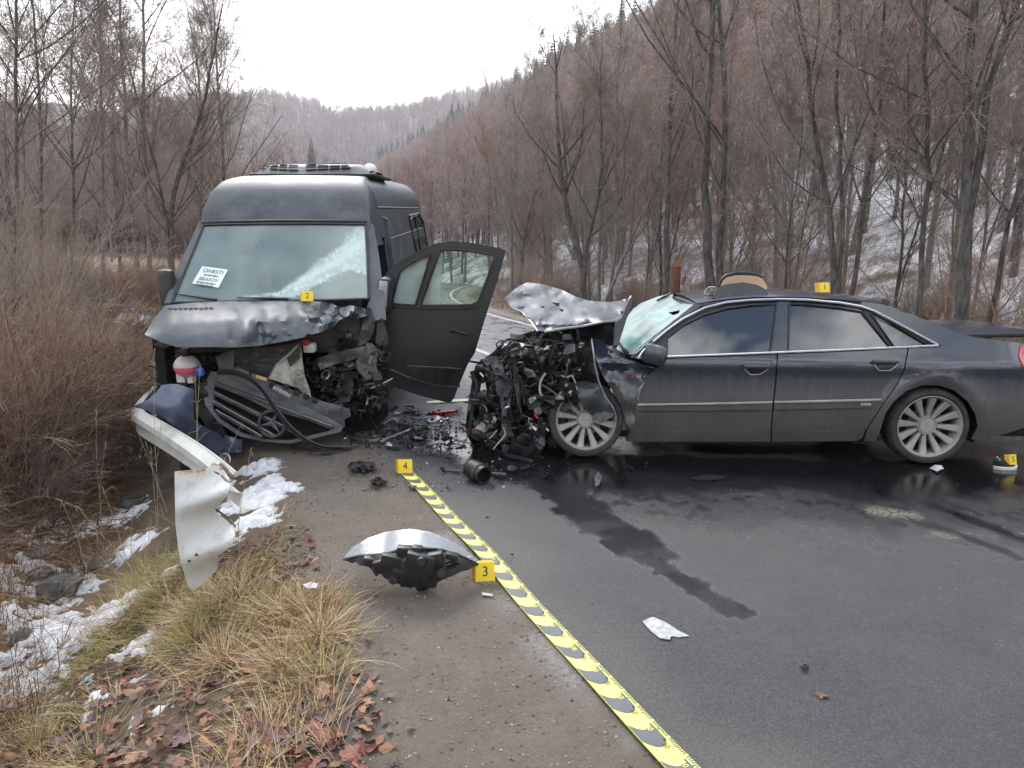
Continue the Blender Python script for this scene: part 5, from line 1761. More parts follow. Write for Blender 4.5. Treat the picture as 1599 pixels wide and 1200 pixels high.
# roof, rear glass, boot deck
redge = [(1088, 474.5), (1112, 470.5), (1135, 467.5), (1172, 464.5), (1217, 463.5), (1260, 464.5), (1310, 468), (1345, 471.5), (1380, 476)]
def across(name, edge, mat, crown, parent=car, lift=0.0, nv=17, dx=0.0, thick=.01):
    V, Fc = [], []
    P = [cs(.0)(*p) for p in resample(edge, 10, False)]
    for i, p in enumerate(P):
        for k in range(nv):
            v = k / (nv - 1)
            w = 4 * v * (1 - v)
            V.append((p.x - dx * w, p.y + (CW - 2 * p.y) * v, p.z + crown * w ** .8 + lift * (i / (len(P) - 1))))
    n = len(P)
    Fc = [tuple(f) for f in grid_faces(n, nv)]
    mb = MB(); mb.add(V, Fc)
    mb.add([(x, y, z - thick) for x, y, z in V], [tuple(reversed(f)) for f in Fc])
    return mb.build(name, mat, parent, 50)
across('roof', redge, m_navyroof, .055, dx=.05)
across('headlining', [(a, b + 3) for a, b in redge], m_lgrey, .035, dx=.05)
across('rear_window', [(1381, 476.3), (1420, 491), (1465, 508), (1508, 523.5)], m_carglass, .05)
# boot lid, sprung open a little
P0 = cs()(1512, 525)
lid = empty('boot_lid', None); lid.parent = car
mb = MB(); V = []
xs = np.linspace(P0.x + .02, P0.x + .86, 12)
for i, x in enumerate(xs):
    t = i / 11
    for k in range(15):
        v = k / 14
        w = 4 * v * (1 - v)
        V.append((x - .05 * w, .30 + .03 * t + (CW - .60 - .06 * t) * v, P0.z + .0 + .03 * t - .02 * t * t + .045 * w ** .7 - .10 * max(0, t - .75)))
Fc = [tuple(f) for f in grid_faces(12, 15)]
mb.add(V, Fc); mb.add([(x, y, z - .035) for x, y, z in V], [tuple(reversed(f)) for f in Fc])
edge_ = [V[k * 15] for k in range(12)]
mb.build('lid_skin', m_navyroof, lid, 50)
mb = MB(); mb.tube([(x, y, z - .018) for x, y, z in edge_], .02, 6); mb.build('lid_edge', m_black, lid)
mb = MB()
mb.box((P0.x + .45, CW / 2, .80), (.95, CW - .5, .06)); mb.build('boot_floor', m_dark, car)
# near and far shoulder beside the boot lid
V = []
sh = [cs()(*p) for p in resample([(1510, 524.5), (1552, 531), (1600, 537), (1650, 548)], 12, False)]
for p in sh:
    for k in range(5):
        v = k / 4
        V.append((p.x, p.y + (.36 - p.y) * v, p.z + .012 * math.sin(v * math.pi) - .02 * v))
mb = MB(); mb.add(V, [tuple(f) for f in grid_faces(len(sh), 5)]); far_copy(mb.build('shoulder', m_navyroof, car, 50))
# tail
pr = cs()(1655, 600)
mb = MB()
mb.bbox((pr.x - .04, CW / 2, .52), (.20, CW - .42, .52), bev=.06); mb.build('rear_bumper', m_navy, car)
lp = panel('tail_lamp', [(1594, 541), (1630, 545), (1652, 550), (1658, 580), (1620, 578), (1598, 572), (1591, 556)], cs(-.008), M('tail_lamp_red', (.35, .01, .02), (.5, .02, .03), 6, .15, coat=1), car, step=8, thick=.02, frame=CF)
far_copy(lp)
# windscreen, shattered
A0 = cs()(988, 553); A1 = cs()(1089, 474)
_cn = (A1 - A0).cross(Vector((0, 1, 0))).normalized()
def cwin(off=0.0):
    def fn(a, b):
        n = float(fbm(np.array([a * .05]), np.array([b * .05]), 63, 3)[0]) - .5
        return CF.plane(a, b, A0 + _cn * (off), _cn) + _cn * n * .05
    return fn
def cshat(a, b):
    n = float(vnoise(np.array([a * .12]), np.array([b * .12]), 9)[0])
    v = .0
    v = max(v, 1.0 * max(0, 1 - linedist(a, b, [(968, 538), (985, 532), (998, 536)]) / 14))
    v = max(v, .7 * max(0, 1 - linedist(a, b, [(1015, 496), (1040, 490)]) / 9))
    return min(.9, v * (.5 + n) + .12 * n)
wp = [(963, 546), (966, 525), (974, 508), (982, 492), (990, 482), (1002, 474), (1025, 465), (1050, 460), (1072, 465), (1088, 473), (1062, 494), (1030, 520), (1008, 538), (990, 553), (975, 553)]
panel('windscreen', wp, cwin(), m_cwind, car, step=5, holes=[[(1043, 488), (1062, 484), (1060, 489), (1052, 493)]], thick=.006, frame=CF, attrs={'crack': cshat})
panel('pillar', [(985, 558), (990, 551), (1008, 535), (1030, 518), (1062, 493), (1088, 472), (1094, 479), (1065, 497), (1040, 515), (1020, 532), (1022, 545), (1005, 562)], cs(.004), m_navyroof, car, step=8, thick=.03, frame=CF)
mb = MB(); mb.tube([CF.plane(a, b, A0 - _cn * -.03, _cn) for a, b in ((1026, 470), (1037, 464), (1048, 459))], [.012, .018, .010], 5); mb.build('wiper', m_black, car)
# glass sunroof panel thrown up, pale lining to the camera
sr = empty('sunroof_panel', None); sr.parent = car
def cy(y):
    return lambda a, b: CF.y(a, b, y)
panel('lining', [(1125, 446), (1128, 438), (1134, 432), (1150, 428.5), (1180, 430), (1191, 436), (1198, 448), (1197, 456), (1160, 452), (1130, 452)], lambda a, b: CF.y(a, b, .78 + (450 - b) * .004), M('tan_lining', (.36, .24, .15), (.46, .33, .22), 4, .8), sr, step=8, thick=.03, frame=CF)
mb = MB(); mb.tube([CF.y(a, b, .76) for a, b in ((1122, 450), (1126, 438), (1133, 431), (1150, 427), (1168, 427.5), (1181, 429), (1191, 434))], [.012, .016, .018, .018, .018, .014, .006], 6); mb.build('rim', m_black, sr)
panel('glass', [(1113, 464), (1116, 456), (1121, 449), (1135, 444), (1160, 441), (1182, 445), (1192, 450), (1199, 455), (1199, 461), (1160, 465), (1120, 469)], lambda a, b: CF.y(a, b, .40 + (455 - b) * .006), m_black, sr, step=8, thick=.05, frame=CF)
def crumple(name, poly, yb, mat, amp=.1, fs=.05, seed=1, step=6, thick=.006, slope=(0, 0), ang=26, parent=None, holes=(), bow=None):
    cx = sum(p[0] for p in poly) / len(poly); cy_ = sum(p[1] for p in poly) / len(poly)
    def fn(a, b):
        n = float(fbm(np.array([a * fs]), np.array([b * fs]), seed, 3)[0]) - .5
        y = yb + slope[0] * (a - cx) / 100 + slope[1] * (b - cy_) / 100 + n * amp * 2
        if bow:
            y += bow(a, b)
        return CF.y(a, b, y)
    return panel(name, poly, fn, mat, parent or car, step=step, thick=thick, frame=CF, ang=ang, holes=holes, seed=seed)
crumple('torn_headliner', [(1098, 466), (1101, 455), (1106, 449), (1117, 448), (1121, 454), (1114, 463)], .55, m_white, .12, .1, 5, 4)
# bonnet, thrown up and crumpled
def cbon(a, b):
    t = np.interp(b, [438, 470, 505, 545], [1.55, 1.0, .16, .02])
    n = float(fbm(np.array([a * .045]), np.array([b * .09]), 73, 3)[0]) - .5
    n2 = abs(float(fbm(np.array([a * .018]), np.array([b * .05]), 79, 2)[0]) - .5)
    return CF.y(a, b, t + n * .15 - n2 * .42)
bon2 = panel('bonnet', [(787, 466), (800, 455), (810, 447), (825, 441), (850, 445), (875, 452), (900, 464), (920, 470), (950, 472), (968, 470), (984, 463.5), (985, 470), (974, 494), (961, 500), (945, 503), (925, 504), (912, 509), (880, 513), (850, 518), (840, 516), (830, 502), (815, 487), (797, 480)], cbon, m_hood, car, step=4, thick=.008, frame=CF, ang=22,
      holes=[[(861, 472), (874, 474), (873, 480), (866, 476)], [(842, 478), (851, 479), (848, 482)], [(872, 482), (881, 484), (878, 488)]])
mb = MB(); mb.tube([cbon(a, b) + Vector((0, -.03, .0)) for a, b in ((985, 463), (975, 492), (962, 500), (940, 503), (912, 509), (880, 513), (850, 518))], .012, 6); mb.tube([cbon(a, b) + Vector((0, -.03, 0)) for a, b in ((787, 467), (800, 481), (815, 487), (830, 503), (840, 517))], .007, 5); mb.build('torn_edge', m_alu, bon2)
crumple('bonnet_corner', [(985, 464), (988, 470), (978, 500), (966, 538), (958, 541), (962, 505), (970, 498)], .10, m_black, .03, .05, 8, slope=(.3, -.6), thick=.03)
crumple('bonnet_liner', [(960, 500), (962, 540), (945, 541), (925, 527), (905, 524), (880, 520), (850, 519), (912, 509), (940, 503)], .35, m_dark, .1, .05, 9)
# front wing, torn and folded
def wing_y(a, b):
    return .02 + .25 * max(0, (945 - a) / 60) * max(0, 1 - abs(b - 560) / 80)
crumple('front_wing', [(922, 528), (930, 528), (940, 531), (950, 541), (965, 557), (987, 564), (1008, 571), (1024, 576), (1006, 591), (1000, 614), (992, 638), (990, 672), (982, 672), (976, 655), (970, 636), (958, 612), (944, 592), (935, 572), (928, 552)], .0, m_navy, .05, .045, 17, bow=lambda a, b: cside(*(lambda p: (p.x, p.z))(CF.y(a, b, 0))) + .10 * max(0, (565 - b) / 40), slope=(0, 0))
crumple('wing_hollow', [(922, 530), (915, 540), (900, 555), (885, 575), (889, 588), (900, 596), (930, 598), (936, 586), (930, 565), (925, 545)], .22, m_black, .12, .04, 18, slope=(-.5, 0))
crumple('wing_fold', [(899, 599), (915, 604), (932, 599), (944, 613), (953, 628), (960, 642), (957, 651), (937, 662), (921, 646), (905, 627)], -.05, m_van, .09, .04, 19)
mb = MB(); mb.tube([CF.y(a, b, y) for (a, b), y in zip(((924, 530), (926, 545), (929, 570), (935, 596), (945, 620), (954, 633), (960, 642)), (.0, -.04, -.05, -.06, -.08, -.08, -.08))], [.006, .008, .008, .008, .008, .007, .004], 5)
mb.tube([CF.y(a, b, -.03) for a, b in ((1006, 598), (999, 608), (996, 625))], [.004, .012, .009], 5); mb.tube([CF.y(a, b, .02) for a, b in ((948, 541), (953, 545), (950, 552), (958, 556), (957, 563))], .008, 5)
mb.build('torn_edge', m_alu, car)
# badge
mb = MB(); fn = cs(-.012)
q = [fn(986.5, 589), (fn(989.5, 585)), fn(992.5, 585.4), fn(990, 589.6)]
mb.prism(q, (0, .008, 0)); bd = mb.build('wing_badge', m_red, car)
mb = MB(); put_text(mb, 'S8', .050, fn(997, 588), (1, 0, -.08), (.12, 0, 1)); mb.build('lettering', m_chrome, bd)
# mirror
mb = MB()
c = CF.y(1022, 554, -.16)
mb.bbox(c, (.21, .13, .17), Matrix.Rotation(.25, 3, 'Y') @ Matrix.Rotation(-.2, 3, 'Z'), bev=.055)
mb.bbox(c + Vector((-.03, .11, -.065)), (.09, .14, .04), bev=.015)
mm = mb.build('wing_mirror', m_navyroof, car)
mb = MB(); mb.tube([CF.y(a, b, -.2) for a, b in ((997, 560), (1003, 550), (1008, 545))], .008, 5); mb.build('mirror_edge', m_chrome, mm)
# wheels
def rim_wheel(name, ctr, rot, ringed=True):
    w = empty(name, None); w.parent = car
    w.matrix_basis = Matrix.Translation(ctr) @ rot
    ax = (0, -1, 0)
    mb = MB(); T_ = .115
    mb.lathe([(.262, -T_), (.285, -T_ * 1.05), (.315, -T_), (WR - .006, -T_ * .75), (WR, -T_ * .4), (WR, T_ * .4), (WR - .006, T_ * .75), (.315, T_), (.285, T_ * 1.05), (.266, T_ * .95), (.262, T_ * .8)], (0, 0, 0), ax, 56)
    mb.build('tyre', m_rubber, w)
    mb = MB()
    mb.lathe([(.255, -T_), (.25, T_ * .55), (.256, T_ * .82), (.267, T_ * .97), (.262, T_ * .99), (.245, T_ * .80), (.24, -T_)], (0, 0, 0), ax, 48)
    mb.lathe([(0, T_ * .62), (.060, T_ * .62), (.066, T_ * .55), (.074, T_ * .62), (.082, T_ * .5), (.085, T_ * .1), (.0, T_ * .1)], (0, 0, 0), ax, 36)
    mb.build('rim', m_rimal, w)
    mb = MB(); mb.lathe([(0, -.01), (.235, -.01), (.235, -.05), (0, -.05)], (0, 0, 0), ax, 36); mb.lathe([(0, .02), (.15, .02), (.15, -.0), (0, 0)], (0, 0, 0), ax, 30, 1); mb.build('brake_disc', [m_dark, m_steel], w)
    for k in range(12):
        a = 6.283 * k / 12
        d = Vector((math.cos(a), 0, math.sin(a))); n = Vector((-math.sin(a), 0, math.cos(a)))
        def sp(r, wd, h):
            return d * r + n * wd + Vector((0, -h, 0))
        mb = MB()
        V = []
        for (r, wd, h) in ((.07, .015, T_ * .45), (.12, .019, T_ * .50), (.19, .026, T_ * .64), (.252, .034, T_ * .80)):
            V += [sp(r, -wd, h - .006), sp(r, -wd * .7, h + .004), sp(r, wd * .7, h + .004), sp(r, wd, h - .006), sp(r, wd, h - .035), sp(r, -wd, h - .035)]
        Fc = []
        for i in range(3):
            for j in range(6):
                Fc.append((i * 6 + j, i * 6 + (j + 1) % 6, i * 6 + 6 + (j + 1) % 6, i * 6 + 6 + j))
        mb.add(V, Fc); mb.build('spoke', m_rimal, w, 25)
    mb = MB()
    for k in range(4):
        c_ = Vector((-.024 + .016 * k, -T_ * .63, 0))
        mb.tube([c_ + Vector((math.cos(a) * .011, 0, math.sin(a) * .011)) for a in np.linspace(0, 6.283, 15)[:-1]], .0016, 4, closed=True)
    for k in range(5):
        a = 6.283 * k / 5
        mb.ball((.075 * math.cos(a), -T_ * .6, .075 * math.sin(a)), .007, 6)
    mb.build('hub_emblem', m_mould, w)
    return w
rim_wheel('wheel', (0, .115, WR), Matrix.Rotation(.06, 4, 'Z') @ Matrix.Rotation(-.10, 4, 'X') @ Matrix.Rotation(.2, 4, 'Y'))
rim_wheel('wheel', (WB, .125, WR), Matrix.Rotation(.08, 4, 'Y'))
for x in (0, WB):
    w = empty('wheel', None); w.parent = car
    w.matrix_basis = Matrix.Translation((x, CW - .13, WR))
    mb = MB(); mb.lathe([(.26, -.11), (.31, -.11), (WR, -.05), (WR, .05), (.31, .11), (.26, .11)], (0, 0, 0), (0, 1, 0), 40); mb.build('tyre', m_rubber, w)
    mb = MB(); mb.lathe([(.0, .06), (.24, .1), (.262, .1), (.262, -.1), (.0, -.1)], (0, 0, 0), (0, 1, 0), 30); mb.build('rim', m_rimal, w)
# wheel housings, underbody, cabin
mb = MB()
for xw in (WB,):
    P = [(xw + .415 * math.cos(a), .05, WR + .41 * math.sin(a)) for a in np.linspace(-.35, math.pi + .35, 24)]
    V = P + [(x, .42, z) for x, y, z in P]
    mb.add(V, [(i, i + 1, i + 25, i + 24) for i in range(23)]); mb.add([(xw, .42, WR)] + [(x, .42, z) for x, y, z in P], [(0, i + 1, i + 2) for i in range(23)])
mb.build('wheel_housing', m_dark, car)
mb = MB()
mb.box((WB / 2, CW / 2, .21), (WB - .8, CW - .25, .10)); mb.box((WB + .6, CW / 2, .30), (.85, CW - .4, .16)); mb.box((1.0, .14, .20), (1.7, .04, .05))
mb.box((WB / 2 + .2, CW / 2, .62), (WB - .9, CW - .28, .42)); mb.box((.40, CW / 2, .62), (.10, CW - .35, .6))
mb.build('underbody', m_dark, car)
for x, y in ((1.35, .55), (1.35, 1.3), (2.25, .55), (2.25, 1.3)):
    mb = MB(); mb.bbox((x, y, .84), (.5, .48, .12), bev=.05); mb.bbox((x + .28, y, 1.05), (.13, .46, .5), Matrix.Rotation(.3, 3, 'Y'), bev=.05); mb.bbox((x + .38, y, 1.32), (.09, .24, .16), Matrix.Rotation(.3, 3, 'Y'), bev=.03); mb.build('seat', m_seat, car)
mb = MB(); mb.bbox((.62, CW / 2, .86), (.35, CW - .5, .16), bev=.05); mb.build('dashboard', m_black, car)
# ---- torn front end
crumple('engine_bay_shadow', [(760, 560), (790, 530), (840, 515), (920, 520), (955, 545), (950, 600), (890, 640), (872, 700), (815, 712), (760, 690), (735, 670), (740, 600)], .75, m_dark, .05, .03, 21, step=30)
crumple('bumper_skin', [(742, 572), (752, 561), (759, 562), (771, 600), (770, 626), (755, 642), (747, 662), (752, 690), (738, 694), (727, 676), (730, 636)], .30, m_black, .16, .04, 22)
crumple('slotted_crash_beam', [(754, 563), (770, 556), (783, 562), (787, 578), (792, 592), (806, 606), (800, 612), (796, 640), (794, 690), (782, 692), (784, 640), (780, 612), (768, 592), (762, 576)], .16, m_grey, .12, .05, 23,
        holes=[[(766, 566), (770, 565), (771, 570), (767, 571)], [(774, 574), (778, 573), (779, 578), (775, 579)], [(771, 583), (775, 582), (776, 587), (772, 588)], [(787, 620), (791, 620), (791, 626), (787, 626)], [(786, 650), (790, 650), (790, 656), (786, 656)]])
crumple('bonnet_strut', [(800, 558), (805, 556), (810, 590), (813, 634), (808, 636), (803, 600)], .05, m_blackd, .03, .05, 24, thick=.03)
crumple('cream_sound_panel', [(742, 668), (755, 656), (772, 649), (776, 655), (772, 664), (760, 672), (757, 684), (745, 688)], .10, m_cream, .08, .06, 25)
crumple('white_shard', [(752, 600), (758, 598), (760, 612), (756, 618), (750, 610)], .15, m_white, .05, .06, 26)
crumple('crushed_radiator_top', [(782, 548), (790, 532), (805, 533), (830, 540), (850, 548), (838, 556), (826, 561), (806, 558), (792, 556)], .18, m_alu, .22, .09, 27, step=4)
crumple('crushed_duct', [(835, 556), (860, 548), (885, 552), (880, 566), (860, 572), (842, 570)], .14, m_steel, .2, .09, 28, step=4)
crumple('crushed_pan', [(818, 574), (832, 578), (838, 588), (826, 590), (818, 583)], .1, m_lgrey, .1, .09, 29, step=4)
crumple('headlamp_remains', [(820, 622), (836, 616), (850, 620), (868, 618), (872, 628), (850, 640), (826, 640)], .0, m_blackd, .12, .09, 30, step=4)
crumple('lamp_reflector', [(826, 624), (836, 619), (837, 626), (828, 630)], -.05, m_lgrey, .05, .09, 31, step=3)
crumple('wheel_liner', [(872, 640), (885, 610), (900, 598), (906, 626), (880, 660), (868, 700), (856, 700), (860, 668)], .05, m_black, .08, .05, 32)
crumple('lower_guard', [(800, 690), (815, 676), (838, 680), (848, 700), (842, 716), (820, 722), (790, 708)], .0, m_black, .10, .05, 33)
crumple('grey_bracket', [(836, 664), (850, 660), (851, 696), (838, 698), (834, 682)], .0, m_grey, .08, .07, 34)
crumple('fog_lamp_bracket', [(826, 652), (833, 655), (829, 672), (823, 668)], .02, m_lgrey, .06, .09, 35, step=4)
mb = MB()
def ct(P, y, r, mi=0):
    mb.tube(smoothline([CF.y(a, b, y) for a, b in P], 24), r, 6, mi)
ct([(852, 583), (844, 594), (842, 612), (848, 623), (858, 628), (872, 620), (886, 600)], .0, .011, 1)
ct([(872, 585), (884, 590), (893, 586), (899, 598), (901, 608)], -.02, .008, 2)
ct([(886, 600), (880, 612), (862, 634), (845, 640)], .02, .014)
ct([(757, 690), (768, 682), (776, 672)], -.02, .006, 1)
ct([(770, 702), (780, 690), (790, 678), (786, 668)], -.05, .006, 1)
ct([(800, 690), (818, 700), (838, 697)], -.06, .006)
ct([(736, 580), (746, 600), (738, 640), (734, 670)], .15, .02)
ct([(830, 538), (850, 530), (880, 535), (905, 548)], .15, .016)
ct([(788, 560), (800, 548), (820, 542)], .1, .014)
mb.build('hoses', [m_black, m_lgrey, m_chrome], car)
tag(children_of(car)[-1], kind='stuff')
fr_poly = [(757, 563), (785, 535), (830, 520), (880, 520), (915, 532), (925, 560), (900, 590), (890, 620), (868, 650), (858, 700), (815, 712), (760, 692), (735, 672), (738, 620)]
mb = clutter(MB(), in_poly(fr_poly, CF, -.05, .65), 520, 41, .018, .10, mats=6)
clutter(mb, in_poly([(785, 540), (840, 535), (900, 545), (900, 570), (800, 565)], CF, .0, .3), 90, 42, .02, .06, mats=7, stringy=.15)
tag(mb.build('engine_wreckage', CM, car, 30), kind='stuff')
mb = MB()
g = random.Random(5)
wp_ = in_poly(fr_poly, CF, -.08, .2)
for k in range(16):
    mb.box(wp_(g), (g.uniform(.015, .05), .01, g.uniform(.008, .025)), Matrix.Rotation(g.uniform(-1, 1), 3, 'Y'), 0 if k % 4 else 1)
tag(mb.build('bright_fragments', [m_white, m_red], car), kind='stuff')

# ================================================================== FOREGROUND
# ---- measuring tape laid along the road's edge
A_ = G(1072, 1180); B_ = G(643, 734)
td = (B_ - A_).normalized(); tl = Vector((-td.y, td.x, 0))      # along, to the left
a_at = .2 - (G(1066, 1188) - A_).dot(td)
TW = .108
a_end = a_at + (B_ - A_).length
def tp(a, b, z=0.0):
    """a metres along the tape, b from its right-hand edge"""
    wv = .012 * math.sin(a * 2.1) + .006 * math.sin(a * 5.3)
    return A_ + td * (a - a_at) + tl * (b + wv * .6) + Vector((0, 0, .013 + .004 * math.sin(a * 4) + z))
tape = empty('measuring_tape', A_, 'long yellow and grey measuring tape laid along the edge of the road', 'measuring tape')
tape.matrix_world = Matrix.Identity(4)
m_tapey = M('tape_yellow', (.80, .77, .17), (.84, .81, .21), 9, .4)
m_tapeg = M('tape_grey', (.095, .10, .105), (.12, .125, .13), 9, .42)
a0 = -.6
N_ = 120
V, Fc = [], []
for i in range(N_ + 1):
    a = a0 + (a_end - a0) * i / N_
    V += [tp(a, 0), tp(a, TW), tp(a, TW, -.006), tp(a, 0, -.006)]
for i in range(N_):
    for j in range(4):
        Fc.append((i * 4 + j, i * 4 + 4 + j, i * 4 + 4 + (j + 1) % 4, i * 4 + (j + 1) % 4))
mb = MB(); mb.add(V, [tuple(reversed(f)) for f in Fc]); mb.build('band', m_tapey, tape)
mb = MB()
def arc(a, b):
    t = (b - .018) / (TW - .018)
    return a - .042 * math.sin(math.pi * min(1, max(0, t))) ** .8 + .018 * t
k = -4
while k * .1 < a_end:
    k += 1
    if k % 2:
        continue
    a1, a2 = (k - 1) * .1, min(k * .1, a_end - .02)
    bs = np.linspace(.021, TW - .0005, 12)
    V = [tp(arc(a1, b), b, .0012) for b in bs] + [tp(min(arc(a2, b), a_end), b, .0012) for b in bs]
    mb.add(V, [(i, i + 1, 13 + i, 12 + i) for i in range(11)])
i = -60
while i * .01 < a_end - .01:
    w = .016 if i % 5 else .022
    if i % 10:
        kk = math.floor(i / 10) + 1
        mb.add([tp(i * .01 - .0024, .0008, .0012), tp(i * .01 + .0024, .0008, .0012), tp(i * .01 + .0024, w, .0018), tp(i * .01 - .0024, w, .0018)], [(0, 1, 2, 3)])
    i += 1
mb.build('wave_print', m_tapeg, tape, ang=None)
mbA, mbB = MB(), MB()
k = 1
while k * .1 < a_end - .05:
    txt = ('%dm' % (k // 10)) if k % 10 == 0 else str((k % 10) * 10)
    m_ = mbA if k % 2 == 0 else mbB
    big = k % 10 == 0
    o = tp(k * .1 - (.040 if big else .034), .044, .0022)
    put_text(m_, txt, .046 if big else .031, o, -td, -tl, sx=.95)
    m_.add([tp(k * .1, .030, .0022), tp(k * .1 - .012, .023, .0022), tp(k * .1 - .012, .037, .0022)], [(0, 1, 2)])
    k += 1
mbA.build('numerals', m_tapey, tape, ang=None); mbB.build('numerals', m_ink, tape, ang=None)

# ---- numbered yellow evidence markers
def marker(n, p, w, h, yaw, label, lean=.25):
    root = empty('evidence_marker', Matrix.Translation(p) @ Matrix.Rotation(yaw, 4, 'Z'), label, 'marker', 'numbered evidence markers')
    d = w * .45
    t = h * lean
    mb = MB()
    mb.prism([(-w / 2, 0, 0), (w / 2, 0, 0), (w / 2, t, h), (-w / 2, t, h)], (0, .004, 0)); mb.build('front_card', m_yellow, root, ang=None)
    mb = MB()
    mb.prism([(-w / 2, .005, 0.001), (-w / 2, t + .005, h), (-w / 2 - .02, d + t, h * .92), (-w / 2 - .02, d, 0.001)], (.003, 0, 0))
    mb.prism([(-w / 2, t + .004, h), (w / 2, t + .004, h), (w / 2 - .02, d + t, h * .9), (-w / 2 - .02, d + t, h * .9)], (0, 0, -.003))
    mb.build('side_card', m_yellow_shaded, root, ang=None)
    mb = MB(); ny = Vector((0, -h, t)).normalized() * .0015
    put_text(mb, str(n), h * .78, Vector((0, t * .5, h * .5)) + ny, (1, 0, 0), (0, t, h)); mb.build('numeral', m_ink, root, ang=None)
    return root
q = cs()(1296, 463)
roofz = MC @ Vector((q.x, q.y + .12, q.z + .03))
marker(1, roofz, .095, .085, .12, 'yellow evidence marker with the number 1 on the car roof')
q = MV @ (vwin(-.09)(480, 470.5)); marker(2, q, .105, .09, .1, 'yellow evidence marker with the number 2 at the foot of the van windscreen')
marker(3, G(758, 908, .005), .105, .098, .12, 'yellow evidence marker with the number 3 beside the loose headlamp')
marker(4, G(633, 739, .016), .115, .105, .15, 'yellow evidence marker with the number 4 at the far end of the tape')

# ---- torn-out headlamp lying on the gravel
lamp = empty('headlamp', G(640, 915), 'torn-out clear headlamp with black housing lying on the gravel beside the tape', 'headlamp')
lamp.matrix_world = Matrix.Identity(4)
Yl = G(650, 924).y
def lens_fn(off=0.0):
    def fn(a, b):
        lo = np.interp(a, [537, 562, 600, 625, 660, 687, 717, 747], [873, 867, 865, 858, 856, 857, 866, 881])
        t = max(0, (lo - b) / 30)
        return PY(a, b, Yl + .03 + .20 * t + off + .10 * abs((a - 640) / 105) ** 2)
    return fn
panel('lens', [(535, 873), (550, 855), (575, 840), (605, 830), (640, 826), (670, 830), (700, 842), (725, 857), (748, 876), (746, 881), (732, 873), (717, 866), (687, 857), (660, 855.5), (625, 857.5), (600, 865), (562, 867.5)], lens_fn(), m_lens, lamp, step=6, thick=.004)
panel('reflector', [(560, 858), (590, 842), (640, 832), (690, 843), (730, 866), (715, 865), (687, 856), (660, 854), (625, 856), (600, 863)], lens_fn(.045), M('lamp_reflector', (.72, .73, .74), (.85, .86, .87), 25, .6), lamp, step=7, thick=.004)
mb = MB()
for (a, b, r) in ((612, 850, .05), (655, 846, .055), (692, 855, .04)):
    pass
mb = MB(); mb.tube([lens_fn(-.006)(*p) for p in ((537, 874), (562, 868.5), (600, 866), (625, 859), (660, 857), (687, 858.5), (717, 868), (732, 875), (746, 882))], .008, 5); mb.build('lens_rim', m_black, lamp)
def hous(a, b):
    return PY(a, b, Yl + .10 - .16 * max(0, 1 - ((a - 645) / 95) ** 2) * min(1, max(0, (b - 850) / 25)) * (1 - .55 * max(0, (b - 895) / 30)))
panel('housing', [(538, 875), (562, 869), (600, 866), (628, 858), (660, 857), (700, 861), (732, 876), (744, 883), (732, 890), (720, 893), (708, 899), (690, 906), (676, 915), (662, 924), (652, 923), (648, 917), (640, 919), (617, 910), (608, 906), (600, 903), (594, 896), (587, 901), (580, 890), (572, 883), (562, 884), (556, 878), (550, 880)],
      hous, m_blackd, lamp, step=8, thick=.05, ang=50, holes=[[(695, 880), (702, 876), (718, 880), (712, 886), (698, 893)]])
mb = MB()
g = random.Random(12)
for (a, b, w, h) in ((632, 866, .05, .05), (612, 880, .07, .05), (655, 885, .09, .08), (680, 876, .05, .05), (596, 884, .05, .04), (640, 905, .06, .05), (668, 905, .05, .06), (624, 898, .05, .04), (705, 872, .04, .03), (577, 878, .04, .03), (650, 868, .03, .06)):
    mb.bbox(hous(a, b) + Vector((0, .012, 0)), (w * 1.7, .05, h * 1.6), Matrix.Rotation(g.uniform(-.3, .5), 3, 'Y'), bev=.008)
for (a, b) in ((617, 900), (660, 872), (690, 890)):
    mb.lathe([(0, 0), (.022, 0), (.026, .02), (.02, .035), (0, .035)], hous(a, b) + Vector((0, -.03, 0)), (0, -1, .2), 12)
mb.build('fittings', m_black, lamp)
tag([o for o in children_of(lamp) if o.name.startswith('fittings')][0], kind='stuff')
mb = MB()
for (a, b) in ((631, 857), (654, 855.5), (686, 857), (733, 872)):
    mb.bbox(lens_fn(-.012)(a, b), (.022, .014, .018), bev=.004)
mb.build('fixing_lugs', m_lgrey, lamp)

# ---- bent guard rail
m_rail = M('weathered_white_rail', (.40, .40, .36), (.52, .52, .48), 3, .6)
def railpt(a, b, Y):
    return PY(a, b, Y)
rail = empty('guard_rail', railpt(300, 697, 4.5), 'bent pale guard rail beam, torn loose under the blue wing of the van', 'guard rail')
rail.matrix_world = Matrix.Identity(4)
path = smoothline([railpt(*p) for p in ((362, 742, 3.95), (332, 716, 4.3), (300, 693, 4.8), (262, 669, 5.5), (236, 654, 6.1), (219, 645, 6.5), (213, 635, 6.8), (225, 619, 7.1), (246, 600, 7.5))], 34)
prof = [(.03, .0), (.0, -.006), (-.06, -.025), (-.085, -.07), (-.02, -.14), (-.085, -.21), (-.06, -.25), (.0, -.28)]
V, Fc = [], []
for i, p in enumerate(path):
    t = Vector(path[min(i + 1, 33)] - path[max(i - 1, 0)]).normalized()
    o = Vector((t.y, -t.x, 0)).normalized()
    tw = .5 - .35 * i / 33
    for (a, h) in prof:
        V.append(Vector(p) + o * (a * math.cos(tw) - h * math.sin(tw)) + Vector((0, 0, a * math.sin(tw) * .6 + h * math.cos(tw))))
n = len(prof)
Fc = [tuple(f) for f in grid_faces(34, n)]
mb = MB(); mb.add(V, Fc); mb.add([v + Vector((.0, .004, -.004)) for v in V], [tuple(reversed(f)) for f in Fc]); mb.build('beam', m_rail, rail, 40)
